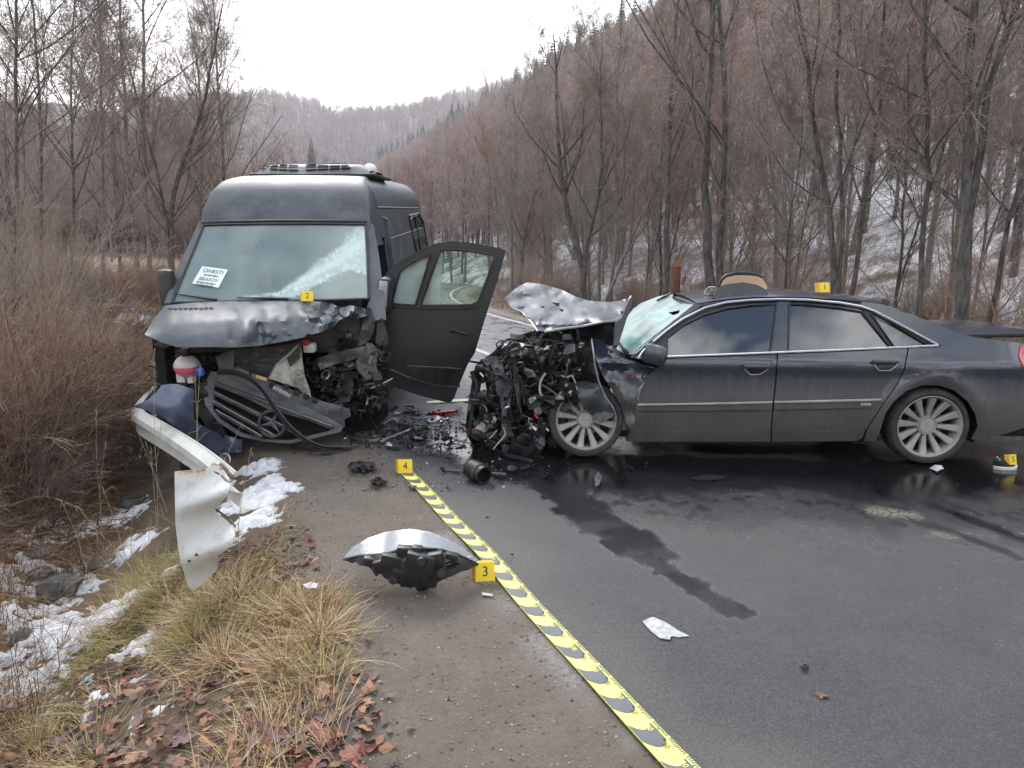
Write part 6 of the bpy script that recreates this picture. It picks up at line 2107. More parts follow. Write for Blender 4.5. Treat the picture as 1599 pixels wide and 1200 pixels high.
mb = MB(); mb.tube([V[i * n] for i in range(34)], .008, 5); mb.build('top_edge', m_rail, rail)
mb = MB()
for (a, b) in ((349, 731), (358, 741)):
    mb.bbox(railpt(a, b, 3.93), (.07, .03, .02), Matrix.Rotation(.8, 3, 'Y'), bev=.006)
mb.build('torn_rusty_end', M('dull_rust', (.09, .05, .035), (.22, .15, .11), 18, .8), rail)
xp, yp = railpt(236, 660, 5.5).x, 5.5
mb = MB(); mb.box((xp, yp + .5, -.25), (.06, .06, .9)); mb.build('post', m_black, rail)
# its fishtail end plate
m_plate = None
def platemat():
    m, nt, bs = newmat('galvanised_end_plate')
    f, r = noise_fac(nt, 2.2, .3, .7)
    col = mixc(nt, f, (.56, .57, .545), (.64, .65, .63))
    f2, r2 = noise_fac(nt, 26, .45, .62, stretch=(6, 1, .25))
    col = mixc(nt, mul(nt, f2, .12), col, (.36, .36, .33))
    f3, r3 = noise_fac(nt, 14, .47, .56, rough=.75)
    col = mixc(nt, mul(nt, attr(nt, 'rust'), f3), col, (.34, .16, .06))
    f4, r4 = noise_fac(nt, 9, .54, .62, rough=.8)
    col = mixc(nt, mul(nt, f4, .35), col, (.30, .29, .25))
    nt.links.new(col, bs.inputs['Base Color']); bs.inputs['Roughness'].default_value = .62
    return m
m_plate = platemat()
Yp = G(298, 918, -.05).y
endp = empty('rail_end_plate', PY(298, 918, Yp), 'pale fishtail end plate of the guard rail hanging upright, rusty at its top edge', 'guard rail end')
endp.matrix_world = Matrix.Identity(4)
def plate(a, b):
    d = 0.0
    # two rounded ribs sweeping down to the left
    for (c0, c1, w) in (((372, 763), (262, 800), 15), ((378, 842), (262, 886), 17)):
        t = (a - c1[0]) / (c0[0] - c1[0])
        yy = c1[1] + (c0[1] - c1[1]) * t
        k = max(0, min(1, t))
        d += .17 * k ** 1.1 * math.exp(-((b - yy) / (w * (1 + .4 * k))) ** 2)
    sag = .03 * math.sin((b - 735) / 185 * 3.1) 
    return PY(a, b, Yp + .06 - d - sag + .0006 * (a - 320))
panel('plate', [(272.5, 737), (300, 734), (327, 731.5), (329, 726), (334, 722), (345, 729), (352, 738), (358, 750), (359, 762), (354, 775), (345, 787), (334, 798), (343, 806), (355, 814), (364, 824), (367, 836), (364, 848), (354, 859), (341, 868), (341, 880), (337, 892), (324, 906), (308, 919), (303, 922), (298, 921), (292, 912), (285, 888), (279, 862), (274, 820), (273, 780)],
      plate, m_plate, endp, step=5, thick=.006, ang=50, attrs={'rust': lambda a, b: 1.0 if b < 737 else max(0, 1 - (b - 737) / 6)})
mb = MB(); mb.tube([plate(a, b) + Vector((0, .012, 0)) for a, b in ((333, 795), (344, 803), (356, 811), (366, 824))], .006, 5); mb.tube([plate(a, b) + Vector((0, .01, 0)) for a, b in ((330, 735), (345, 744), (357, 755))], .008, 5)
mb.build('fold_edge', m_steel, endp)
mb = MB()
for (a, b) in ((307, 866), (296, 876)):
    mb.lathe([(0, .008), (.007, .006), (.008, 0)], plate(a, b) - Vector((0, .002, 0)), (0, -1, 0), 10)
mb.build('bolt', m_steel, endp)

# ---- terrain surface: snow, grass, leaves, stones
def snow():
    us_ = np.arange(-3.9, -.75, .015); ss = np.arange(1.0, 9.0, .017)
    U, S = np.meshgrid(us_, ss, indexing='ij')
    X, Y = uxy(U, S)
    m = np.zeros_like(X)
    for (px, py, r, k) in ((395, 735, .30, 1.0), (405, 775, .34, 1.15), (400, 815, .24, 1.0), (375, 845, .16, .8), (420, 750, .2, .9), (15, 1075, .40, 1.1), (60, 1025, .36, 1.1), (120, 985, .34, 1.15), (165, 965, .26, 1.15), (100, 1090, .2, .8),
                           (215, 1010, .2, .85), (245, 985, .10, .9), (275, 888, .12, .95), (100, 830, .6, .74), (180, 810, .5, .72), (40, 900, .5, .8), (110, 920, .35, .76), (230, 640, .8, .74), (215, 590, 1.0, .74), (240, 700, .5, .7), (200, 860, .4, .74), (170, 1090, .25, .68), (230, 1120, .15, .7), (60, 960, .4, .85)):
        p = GT(px, py)
        m = np.maximum(m, k * np.exp(-((X - p.x) ** 2 + (Y - p.y) ** 2) / (r * r)))
    n = fbm(X * 5, Y * 5, 111, 5); n2 = fbm(X * 17, Y * 17, 115, 4); n3 = fbm(X * 45, Y * 45, 118, 2)
    v = m * (.22 + n * .85 + (n2 - .5) * .95 + .16) + (n3 - .5) * .12
    Z = hgt(X, Y) + np.clip(v - .49, -.3, .45) * .085 + (n2 - .5) * .03 + (n3 - .5) * .012
    me = mesh_np('snow', np.stack([X, Y, Z], -1).reshape(-1, 3), grid_faces(len(us_), len(ss)), attrs={'core': sstep(.485, .60, v)})
    m_, nt, bs = newmat('old_snow')
    f, r = noise_fac(nt, 30, .3, .7)
    f2, r2 = noise_fac(nt, 8, .50, .66, rough=.8)
    sn = mixc(nt, mul(nt, f2, .55), mixc(nt, f, (.58, .59, .60), (.74, .75, .76)), (.22, .19, .16))
    nt.links.new(mixc(nt, mul(nt, attr(nt, 'core'), .75, 'MULTIPLY'), (.20, .17, .14), sn) if False else mixc(nt, mixf(nt, attr(nt, 'core'), .45, 1.0), (.16, .13, .11), sn), bs.inputs['Base Color']); bs.inputs['Roughness'].default_value = .7
    bump(nt, bs, r, .6, .02)
    tag(link('snow', me, None, m_), kind='stuff')
    # thin patches farther off, in the meadow
    X, Y = np.meshgrid(np.arange(-13, -3.4, .06), np.arange(8, 22, .08), indexing='ij')
    m = np.zeros_like(X)
    for (px, py, r, k) in ((200, 470, 1.6, .8), (165, 480, 1.0, .8), (230, 462, 1.0, .8), (150, 498, .8, .72), (215, 500, .9, .76), (175, 455, 1.6, .72)):
        p = GT(px, py)
        m = np.maximum(m, k * np.exp(-((X - p.x) ** 2 + ((Y - p.y) / 1.8) ** 2) / (r * r)))
    v = m * (.3 + fbm(X * 2.5, Y * 2.5, 121, 5) * 1.05)
    Z = hgt(X, Y) + np.clip(v - .45, -.3, .3) * .35
    tag(link('snow', mesh_np('snow', np.stack([X, Y, Z], -1).reshape(-1, 3), grid_faces(*X.shape), attrs={'core': sstep(.45, .55, v)}), None, m_), kind='stuff')
snow()
m_grass = colmat('dry_grass', .75)
def blades(name, x, y, L, w, lean, azi, cols, curl=.6, z=None, seed=0):
    g = np.random.default_rng(seed)
    n = len(x)
    z0 = hgt(x, y) - .01 if z is None else z
    k = 4
    d = np.stack([np.cos(azi), np.sin(azi), np.zeros(n)], -1)
    side = np.stack([-np.sin(azi), np.cos(azi), np.zeros(n)], -1)
    tw = g.normal(0, .5, n)[:, None]
    side = side * np.cos(tw) + np.array([0, 0, 1.0]) * np.sin(tw)
    P = np.empty((n, k, 2, 3))
    p = np.stack([x, y, z0], -1)
    ang = lean.copy()
    for j in range(k):
        wj = w * (1 - j / (k - 1)) + .0004
        P[:, j, 0] = p - side * wj[:, None] * .5
        P[:, j, 1] = p + side * wj[:, None] * .5
        step = (L / (k - 1))[:, None]
        p = p + (d * np.sin(ang)[:, None] + np.array([0, 0, 1.0]) * np.cos(ang)[:, None]) * step
        ang = ang + curl * g.uniform(.2, 1.0, n) * .6
    b = (np.arange(n) * k * 2)[:, None]; i = (np.arange(k - 1) * 2)[None]
    Fa = np.stack([b + i, b + i + 1, b + i + 3, b + i + 2], -1).reshape(-1, 4)
    c = np.repeat(cols, k * 2, axis=0)
    me = mesh_np(name, P.reshape(-1, 3), Fa, cols=c)
    return tag(link(name, me, None, m_grass), kind='stuff')
def pal(n, g, table, wts, jit=.25):
    t = np.array(table)[g.choice(len(table), n, p=np.array(wts) / sum(wts))]
    return np.clip(t * g.uniform(1 - jit, 1 + jit, (n, 1)), 0, 1)
STRAW = (.46, .32, .14); PALE = (.56, .46, .29); OLIVE = (.23, .225, .06); BROWN = (.16, .085, .04); RUST = (.24, .11, .045); GREY = (.26, .22, .17)
g = np.random.default_rng(31)
# the tufty verge in the foreground
n = 60000
u = g.uniform(-2.6, -.88, n); s = g.uniform(.6, 5.0, n)
x, y = uxy(u, s)
nz = fbm(x * 2.2, y * 2.2, 131, 4); nz2 = fbm(x * .9, y * .9, 135, 3)
dens = sstep(.36, .58, nz) * sstep(-.92, -1.12, u + (nz - .5) * .5)
# fewer in the leaf litter nearest the lens, none under the old snow
pc = GT(60, 1020); snowd = np.exp(-((x - pc.x) ** 2 + (y - pc.y) ** 2) / .42 ** 2)
dens *= (1 - .9 * snowd) * (.30 + .70 * sstep(1.9, 2.9, np.hypot(x, y)))
k = g.random(n) < dens
u, s, x, y = u[k], s[k], x[k], y[k]; n = len(x)
azi = fbm(x * 1.7, y * 1.7, 141, 3) * 16 + g.normal(0, .55, n)
lean = np.abs(g.normal(1.15, .38, n)).clip(.05, 1.55)
L = g.gamma(4, .032, n).clip(.04, .30)
olive = sstep(.48, .66, fbm(x * 1.8 + 9, y * 1.8, 151, 3))
cols = np.where((g.random(n) < olive * .75)[:, None], pal(n, g, [OLIVE, (.26, .22, .07)], [2, 1]), pal(n, g, [STRAW, PALE, BROWN, RUST, GREY], [5, 2, 2, 2, 1]))
blades('grass', x, y, L, g.uniform(.0018, .0042, n), lean, azi, cols, seed=1)
# tussocks round the end plate and along the gravel
cx_, cy_ = [], []
for (px, py, m_) in ((330, 950, 900), (370, 930, 700), (300, 1000, 900), (420, 960, 900), (470, 950, 700), (500, 990, 800), (250, 930, 600), (200, 960, 400), (230, 900, 500), (350, 1030, 800), (440, 1040, 700), (500, 1050, 500), (180, 870, 400), (510, 940, 300), (290, 900, 200), (150, 1180, 300), (60, 1170, 300)):
    p = GT(px, py)
    a = g.uniform(0, 6.28, m_); r = np.abs(g.normal(0, .09, m_))
    cx_.append(np.stack([p.x + r * np.cos(a), p.y + r * np.sin(a), a + g.normal(0, .5, m_), np.full(m_, g.random())], -1))
q = np.concatenate(cx_); n = len(q)
cols = np.where((q[:, 3] < .45)[:, None] & (g.random((n, 1)) < .6), pal(n, g, [OLIVE, (.28, .23, .07)], [1, 1]), pal(n, g, [STRAW, PALE, RUST, BROWN], [4, 2, 2, 1]))
blades('grass', q[:, 0], q[:, 1], g.gamma(6, .024, n).clip(.05, .30), g.uniform(.0018, .004, n), np.abs(g.normal(1.05, .35, n)), q[:, 2], cols, seed=2)
# long dead grass hanging down the far bank of the ditch
n = 26000
u = g.uniform(-4.3, -2.3, n); s = g.uniform(2.5, 9.5, n)
x, y = uxy(u, s)
k = g.random(n) < sstep(.38, .55, fbm(x * 1.5, y * 1.5, 161, 4)) * (.35 + .65 * sstep(-2.6, -3.1, u))
x, y = x[k], y[k]; n = len(x)
azi = -PSI + g.normal(0, .9, n)
blades('grass', x, y, g.gamma(6, .075, n).clip(.12, .8), g.uniform(.003, .006, n), np.abs(g.normal(.55, .4, n)), azi, pal(n, g, [BROWN, (.10, .055, .03), RUST, GREY, STRAW], [4, 4, 3, 1, 1]), curl=1.5, seed=3)
# the brown meadow
n = 30000
px_ = g.uniform(-80, 340, n); yy = 8 + 26 * g.random(n) ** 1.4
x = (px_ - 799.5) / F * yy; y = yy
u, s = us(x, y)
k = (u < -3.4) & (g.random(n) < sstep(.34, .52, fbm(x * .8, y * .8, 171, 4)))
x, y = x[k], y[k]; n = len(x)
blades('grass', x, y, g.gamma(6, .07, n).clip(.12, .7), g.uniform(.006, .013, n), np.abs(g.normal(.4, .3, n)), g.uniform(0, 6.28, n), pal(n, g, [(.22, .14, .075), STRAW, RUST, GREY, PALE], [4, 3, 3, 2, 1]), seed=4)
# roadside beyond the road
n = 9000
u = RW + .7 + g.gamma(2, 1.6, n); s = g.uniform(1, 45, n)
x, y = uxy(u, s)
blades('grass', x, y, g.gamma(5, .05, n).clip(.08, .5), g.uniform(.005, .011, n), np.abs(g.normal(.6, .35, n)), g.uniform(0, 6.28, n), pal(n, g, [(.22, .14, .075), STRAW, RUST, GREY], [3, 2, 3, 2]), seed=5)

# fallen leaves: the large ones one by one
lm = [M('leaf_' + nm, c, c2, 14, .55, bmp=.25, bscale=45) for nm, c, c2 in (('red_brown', (.15, .042, .026), (.24, .085, .05)), ('brown', (.10, .055, .038), (.17, .10, .07)), ('tan', (.23, .11, .055), (.33, .175, .095)), ('purple_brown', (.085, .045, .042), (.15, .09, .085)))]
def leaf_mesh(seed, mat, kind):
    g = random.Random(seed)
    out = []
    N = 26
    for k in range(N):
        a = 2 * math.pi * k / N
        if kind:            # lobed
            r = .52 + .40 * abs(math.cos(2.5 * a)) ** 1.3 + g.uniform(-.05, .05)
            r *= 1 - .25 * (math.cos(a) < -.6)
        else:               # oval, pointed
            r = (.62 + .38 * math.cos(2 * a)) * (1 if math.cos(a) < .9 else 1.12) + g.uniform(-.03, .03)
        out.append((math.cos(a) * r, math.sin(a) * r))
    c1, c2, c3 = g.uniform(-.5, .9), g.uniform(-.3, .6), g.uniform(-.3, .3)
    V = [(0, 0, 0)]
    def zz(x, y):
        return c1 * x * x * .5 + c2 * y * y * .6 + c3 * x * y + .05 * math.sin(7 * x + seed) * math.cos(6 * y)
    for f in (.5, 1.0):
        for (x, y) in out:
            V.append((x * f, y * f, zz(x * f, y * f)))
    Fc = [(0, 1 + k, 1 + (k + 1) % N) for k in range(N)] + [(1 + k, 1 + N + k, 1 + N + (k + 1) % N, 1 + (k + 1) % N) for k in range(N)]
    me = bpy.data.meshes.new('fallen_leaf'); me.from_pydata(V, [], Fc); me.materials.append(mat); finish(me, 60)
    return me
leaves = [leaf_mesh(s, lm[s % 4], (s // 4) % 2) for s in range(24)]
terr = bpy.data.objects['terrain']
g = random.Random(44)
nl = 0
def put_leaf(p, sc, par=terr):
    o = bpy.data.objects.new('fallen_leaf', g.choice(leaves)); COL.objects.link(o); o.parent = par
    o.location = p; o.rotation_euler = (g.gauss(0, .28), g.gauss(0, .28), g.uniform(0, 6.28)); o.scale = (sc, sc, sc)
while nl < 250:
    r = g.random()
    if r < .62:
        px, py = g.uniform(-10, 590), 1215 - abs(g.gauss(0, 95))
    elif r < .82:
        px, py = g.gauss(450, 55), g.gauss(930, 55)
    elif r < .90:
        px, py = g.gauss(560, 35), g.uniform(930, 1190)
    else:
        px, py = g.uniform(150, 420), g.uniform(960, 1100)
    if not (-10 < px < 630 and 840 < py < 1230) or px > 470 + (py - 840) * .42:
        continue
    p = GT(px, py)
    put_leaf(p + Vector((0, 0, g.uniform(.006, .022))), g.uniform(.018, .050))
    nl += 1
for (px, py, sc) in ((600, 1020, .02), (607, 1090, .03), (585, 1060, .03), (640, 1140, .022), (575, 1005, .025), (20, 960, .03)):
    put_leaf(GT(px, py) + Vector((0, 0, .012)), sc)
o = bpy.data.objects.new('fallen_leaf', leaves[5]); COL.objects.link(o); o.location = G(1281, 1084, .012); o.scale = (.042, .03, .04); o.rotation_euler = (.2, .1, .7)
tag(o, 'single orange-brown leaf lying out on the bare asphalt', 'leaf')
# the rest of the litter, and stones
def flakes(name, x, y, size, cols, seed, dz=.01):
    g = np.random.default_rng(seed)
    n = len(x); a = g.uniform(0, 6.28, n); t = g.normal(0, .35, n); b = g.normal(0, .35, n)
    z = hgt(x, y) + dz
    base = np.array([(1, 0), (.25, .55), (-.9, .1), (-.2, -.55)])
    V = np.empty((n, 4, 3))
    for k in range(4):
        ux_ = base[k, 0] * size; uy_ = base[k, 1] * size
        V[:, k, 0] = x + ux_ * np.cos(a) - uy_ * np.sin(a); V[:, k, 1] = y + ux_ * np.sin(a) + uy_ * np.cos(a)
        V[:, k, 2] = z + ux_ * t + uy_ * b + np.abs(ux_) * .2
    Fa = np.arange(n * 4).reshape(n, 4)
    tag(link(name, mesh_np(name, V.reshape(-1, 3), Fa, cols=np.repeat(cols, 4, 0), smooth=False), None, m_grass), kind='stuff')
g2 = np.random.default_rng(17)
n = 2600
u = g2.uniform(-2.6, -.9, n); s = g2.uniform(.5, 4.5, n); x, y = uxy(u, s)
flakes('leaf_litter', x, y, g2.uniform(.01, .034, n), pal(n, g2, [(.15, .055, .035), (.11, .065, .045), (.26, .13, .07), (.09, .055, .05)], [3, 3, 2, 2]), 1)
n = 9000
u = RW + .5 + g2.gamma(2, 1.5, n); s = g2.uniform(1, 40, n); x, y = uxy(u, s)
flakes('leaf_litter', x, y, g2.uniform(.03, .06, n), pal(n, g2, [(.20, .085, .045), (.13, .075, .05), (.27, .13, .07), (.10, .06, .05)], [3, 3, 2, 2]), 2)
def stones(name, x, y, r, cols, seed, z=None):
    g = np.random.default_rng(seed)
    oc = np.array([[1, 0, 0], [-1, 0, 0], [0, 1, 0], [0, -1, 0], [0, 0, .7], [0, 0, -.7]])
    of = np.array([[0, 2, 4], [2, 1, 4], [1, 3, 4], [3, 0, 4], [2, 0, 5], [1, 2, 5], [3, 1, 5], [0, 3, 5]])
    n = len(x); a = g.uniform(0, 6.28, n)
    P = oc[None] * g.uniform(.55, 1.25, (n, 6, 1)) * r[:, None, None]
    c, s_ = np.cos(a)[:, None], np.sin(a)[:, None]
    X = P[..., 0] * c - P[..., 1] * s_; Y = P[..., 0] * s_ + P[..., 1] * c
    V = np.stack([X + x[:, None], Y + y[:, None], P[..., 2] + ((hgt(x, y) if z is None else z) + r * .25)[:, None]], -1).reshape(-1, 3)
    Fa = (of[None] + (np.arange(n) * 6)[:, None, None]).reshape(-1, 3)
    tag(link(name, mesh_np(name, V, Fa, cols=np.repeat(cols, 6, 0), smooth=False), None, m_grass), kind='stuff')
n = 9000
u = g2.uniform(-1.15, .02, n); s = .6 + 7.5 * g2.random(n) ** 1.3; x, y = uxy(u, s)
stones('gravel', x, y, (g2.gamma(2, .0016, n) + .001).clip(.0012, .010), pal(n, g2, [(.24, .21, .175), (.15, .125, .10), (.07, .06, .05), (.34, .32, .29)], [4, 4, 1, 1]), 3)
n = 1500
u = g2.uniform(.0, RW, n); s = .6 + 9 * g2.random(n) ** 1.2; x, y = uxy(u, s)
stones('grit', x, y, (g2.gamma(2, .0012, n) + .0008).clip(.001, .006), pal(n, g2, [(.16, .155, .15), (.03, .03, .03), (.02, .02, .02), (.32, .31, .3)], [2, 4, 4, 1]), 4, z=np.full(n, .003))
# rocks in the ditch, each one
m_rock = M('ditch_rock', (.06, .06, .058), (.15, .15, .145), 7, .85, bmp=.5, bscale=25)
def rock(p, r, seed, label):
    g = random.Random(seed)
    bm = bmesh.new(); bmesh.ops.create_icosphere(bm, subdivisions=2, radius=1)
    for v in bm.verts:
        n_ = mnoise.noise(v.co * 1.3 + Vector((seed, 0, 0)))
        v.co = v.co * (1 + .45 * n_); v.co.z *= .62
    bmesh.ops.scale(bm, vec=(r * g.uniform(.9, 1.4), r, r), verts=bm.verts)
    me = bpy.data.meshes.new('rock'); bm.to_mesh(me); bm.free(); finish(me, 25)
    o = link('rock', me, None, m_rock); o.location = p; o.rotation_euler = (0, 0, g.uniform(0, 6))
    tag(o, label, 'rock', 'rocks in the ditch')
for i, (px, py, r) in enumerate(((18, 820, .13), (15, 850, .10), (58, 868, .09), (95, 925, .14), (60, 900, .08), (150, 885, .08), (35, 1000, .07), (120, 835, .07), (205, 790, .08), (75, 790, .09))):
    lab = ['grey rock at the left edge of the ditch, below the dead grass', 'smaller grey rock just below the edge rock of the ditch', 'pale grey rock in the snowy middle of the ditch', 'broad flat rock above the largest snow patch', 'small rock beside the broad flat rock', 'small rock near the tall straw-coloured tuft', 'dark small rock inside the large snow patch', 'small dark rock among the snowy weeds of the ditch', 'dark rock in the ditch left of the rail end plate', 'dark rock under the overhanging dead grass'][i]
    rock(GT(px, py) + Vector((0, 0, r * .2)), r, 60 + i, lab)

# tall dry weeds
m_weed = M('dry_weed_stalk', (.26, .20, .13), (.40, .33, .23), 3, .8)
def weed(px, py, tops, label, seed):
    g = random.Random(seed)
    b = GT(px, py)
    root = empty('dry_weed', b, label, 'weed', 'tall dry weeds of the verge')
    for (tx, ty) in tops:
        p = PY(tx, ty, b.y + g.uniform(-.1, .15)) - b
        mid = p * .55 + Vector((g.uniform(-.03, .03), g.uniform(-.03, .03), .02))
        P = smoothline([(g.uniform(-.01, .01), 0, -.02), tuple(mid * .5 + Vector((g.uniform(-.02, .02), 0, 0))), tuple(mid), tuple(p)], 14)
        mb = MB(); mb.tube(P, [.0030 - .0018 * i / 13 for i in range(14)], 4)
        for k in range(g.randint(2, 6)):
            q = Vector(P[g.randint(3, 12)]); d = Vector((g.uniform(-1, 1), g.uniform(-1, 1), g.uniform(-.2, 1))).normalized() * g.uniform(.03, .12)
            mb.tube([q, q + d * .6 + Vector((0, 0, .01)), q + d - Vector((0, 0, .01))], [.0016, .0012, .0006], 3)
        for k in range(5):
            q = Vector(P[-1]) - Vector((0, 0, .012 * k)); mb.ball(q + Vector((g.uniform(-.006, .006), 0, 0)), .005, 4)
        mb.build('stalk', m_weed, root)
for i, (px, py, tops) in enumerate(((158, 850, [(150, 640), (165, 690)]), (245, 830, [(241, 545), (252, 660), (236, 700)]), (308, 800, [(304, 590), (312, 575)]), (262, 800, [(205, 650), (228, 690)]), (335, 770, [(378, 660)]), (200, 880, [(120, 790), (160, 760)]), (140, 900, [(95, 780), (60, 860)]), (372, 870, [(392, 700)]), (445, 905, [(440, 830), (452, 846)]), (210, 930, [(208, 790), (150, 830), (235, 810)]), (320, 860, [(222, 790)]), (60, 1130, [(70, 1060)]), (240, 1140, [(262, 1060)]), (300, 1130, [(318, 1040)]))):
    weed(px, py, tops, ['pair of pale weeds standing in the ditch, farthest left of the tall ones', 'tall pale weed crossing the blue wing of the van', 'two tall straws crossing the grille edge and coolant bottle', 'weed arching to the left in front of the guard rail', 'single straw crossing the star grille', 'weed bent over to the left above the ditch', 'dark weed leaning over the ditch rocks', 'thin straw right of the rail end plate', 'short pale weeds at the edge of the gravel', 'bristly straw tuft left of the end plate', 'straw bent flat behind the end plate', 'dark twig sticking up from the lowest snow patch', 'dark twig standing in the leaf litter', 'thin twig standing in the yellow grass'][i], 70 + i)
for i, (P, lab) in enumerate((([(335, 925), (352, 905), (365, 912)], 'broken grey stick by the foot of the end plate'), ([(60, 690), (20, 560), (15, 520)], 'bare crooked branch rising from the thicket'), ([(0, 795), (30, 790), (70, 775), (130, 800)], 'pale fallen branch across the dead grass of the bank'))):
    mb = MB(); b = GT(*P[0]); pts = [PY(a, c, b.y - .02 * k) + Vector((0, 0, .02)) for k, (a, c) in enumerate(P)]
    mb.tube(smoothline(pts, 10), [.012 - .0008 * k for k in range(10)], 6)
    tag(mb.build('stick', m_weed), lab, 'stick')

# ---- bits and pieces on the road
def thing_mesh(mb, name, mat, label, cat, group=None, ang=30):
    return tag(mb.build(name, mat, None, ang), label, cat, group)
# black rubber duct
root = empty('rubber_duct', G(748, 757), 'short black ribbed rubber duct with an open end, right of the tape end', 'duct')
c = G(745, 757) + Vector((0, .06, .085)) - Vector(G(748, 757)); ax = Vector((.55, -.75, -.05))
mb = MB(); mb.lathe([(.05, -.10), (.075, -.095), (.082, -.06), (.078, -.04), (.083, -.02), (.078, 0), (.083, .02), (.078, .04), (.074, .055), (.070, .10), (.060, .10), (.055, -.02), (.02, -.06)], c, ax, 28); mb.build('duct_wall', m_black, root)
mb = MB(); mb.lathe([(.079, .03), (.082, .035), (.082, .05), (.079, .055)], c, ax, 28, closed=True); mb.build('clamp', m_blackd, root)
# red plastic bar with rag and blue bit
root = empty('red_bar', G(660, 652), 'red plastic bar lying on the road between the two vehicles', 'bar')
root.matrix_world = Matrix.Identity(4)
a, b = G(661, 649, .03), G(710, 643, .04)
mb = MB(); mb.prism([a + Vector((0, 0, -.03)), b + Vector((0, 0, -.025)), b + Vector((0, 0, .012)), a + Vector((.02, 0, .018))], (.01, .05, 0)); mb.build('bar', m_red, root)
mb = MB(); mb.box(a + Vector((.02, -.02, -.02)), (.05, .04, .04)); mb.build('blue_end', m_blue, root)
def gpanel(name, poly, mat, label, cat, h=.02, amp=.05, seed=1, step=4, thick=.004, group=None, fs=.12, ang=25):
    def fn(a, b):
        n = abs(float(fbm(np.array([a * fs]), np.array([b * fs * 1.5]), seed, 3)[0]) - .3)
        p = G(a, b, h); q = G(a, b, h + .03)
        z = hz(p.x, p.y)
        return G(a, b, max(z, .003) + .006 + n * amp)
    o = panel(name, poly, fn, mat, None, step=step, thick=thick, ang=ang)
    return tag(o, label, cat, group)
gpanel('rag', [(664, 655), (672, 650), (684, 649), (690, 652), (680, 659), (668, 660)], m_white, 'small white crumpled rag beside the red bar', 'rag', amp=.12)
gpanel('paper_scrap', [(1003, 970), (1012, 966), (1020, 963.5), (1040, 972), (1058, 984), (1076, 993), (1060, 995), (1048, 993), (1046, 998.5), (1030, 996), (1016, 985)], M('grubby_paper', (.30, .30, .29), (.50, .50, .48), 30, .8, bmp=.3), 'torn grubby white sheet lying alone on the asphalt', 'paper', h=.01, amp=.012, fs=.05, step=5)
gpanel('tissue', [(1452, 731), (1460, 726), (1470, 727), (1474, 732), (1462, 736)], m_white, 'white scrap of tissue by the rear wheel of the car', 'tissue', amp=.08)
gpanel('wrapper', [(473, 913), (485, 909), (497, 911), (494, 918), (480, 919)], M('lilac_wrapper', (.55, .45, .6), (.7, .68, .7), 20, .4), 'small lilac and white wrapper in the dry grass by the gravel', 'wrapper', h=0, amp=.06)
gpanel('mesh_scrap', [(542, 729), (548, 722), (562, 720), (585, 722), (588, 732), (570, 737), (552, 735)], m_blackd, 'flattened black mesh scrap on the gravel left of marker 4', 'scrap', amp=.10, fs=.25)
gpanel('plastic_scrap', [(577, 751), (585, 747), (592, 744), (598, 749), (607, 753), (595, 757), (582, 757)], m_black, 'jagged black lump on the gravel below the mesh scrap', 'scrap', amp=.12, fs=.25)
gpanel('plastic_scrap', [(1078, 747), (1100, 741), (1135, 743), (1130, 748), (1095, 751)], m_black, 'flat black plastic sheet under the front door of the car', 'scrap', amp=.03)
gpanel('plastic_scrap', [(928, 745), (934, 736), (940, 744), (936, 757), (930, 760)], m_grey, 'pointed grey shard standing on the wet asphalt near the front wheel', 'scrap', amp=.12)
gpanel('plastic_scrap', [(1250, 1041), (1258, 1037), (1263, 1040), (1256, 1045)], m_black, 'tiny black chip on the asphalt above the orange leaf', 'scrap', amp=.04, step=3)
gpanel('plastic_scrap', [(637, 757), (643, 753), (652, 758), (644, 763)], m_grey, 'grey shard lying across the tape near marker 4', 'scrap', amp=.04, step=3)
gpanel('trim_strip', [(752, 925), (770, 928), (769, 931), (753, 929)], m_lgrey, 'short pale strip on the gravel below marker 3', 'strip', amp=.01, step=4)
gpanel('trim_strip', [(665, 627), (700, 624), (731, 623), (731, 626), (700, 628), (668, 630)], M('pale_yellow_strip', (.55, .55, .3), (.65, .65, .4), 9, .5), 'long pale yellow strip on the road beneath the open van door', 'strip', amp=.02)
# fog lamp
root = empty('fog_lamp', PY(350, 718, G(352, 724).y - .1), 'round silver fog lamp on the snow under the torn grille', 'lamp')
mb = MB(); mb.lathe([(.03, .06), (.052, .01), (.058, 0), (.05, -.008), (.046, 0), (.02, .02), (.0, .022)], (0, 0, 0), (.1, 1, -.35), 24); mb.build('bowl', m_alu, root)
mb = MB(); mb.ball((0, .005, -.002), .014, 10); mb.build('bulb', m_lens, root)
# shoe with marker 5 leaning in it
sy = G(1568, 733)
root = empty('shoe', sy, 'black shoe with white sole standing on the wet road behind the car', 'shoe')
Lx = 36 / F * sy.y
out = []
for k in range(20):
    a = 6.283 * k / 20
    out.append((math.cos(a) * Lx / 2 * (1 + .05 * math.cos(a)), math.sin(a) * .048 * (1 + .15 * math.cos(a))))
mb = MB()
V = [(x, y, .004) for x, y in out] + [(x * 1.03, y * 1.06, .026 + .012 * max(0, x / (Lx / 2)) ** 3) for x, y in out] + [(x * .96, y * .96, .032 + .012 * max(0, x / (Lx / 2)) ** 3) for x, y in out]
Fc = [(i, (i + 1) % 20, 20 + (i + 1) % 20, 20 + i) for i in range(20)] + [(20 + i, 20 + (i + 1) % 20, 40 + (i + 1) % 20, 40 + i) for i in range(20)] + [tuple(range(40, 60))]
mb.add(V, Fc); mb.build('sole', m_white, root)
mb = MB()
V = []
for j, (f, fy, z) in enumerate(((.95, .95, .03), (.93, .98, .05), (.86, .85, .072), (.55, .62, .092))):
    for (x, y) in out:
        V.append((x * f - .012 * j, y * fy, z + (-.018 * j / 3 if x > 0 else .012 * j / 3)))
Fc = []
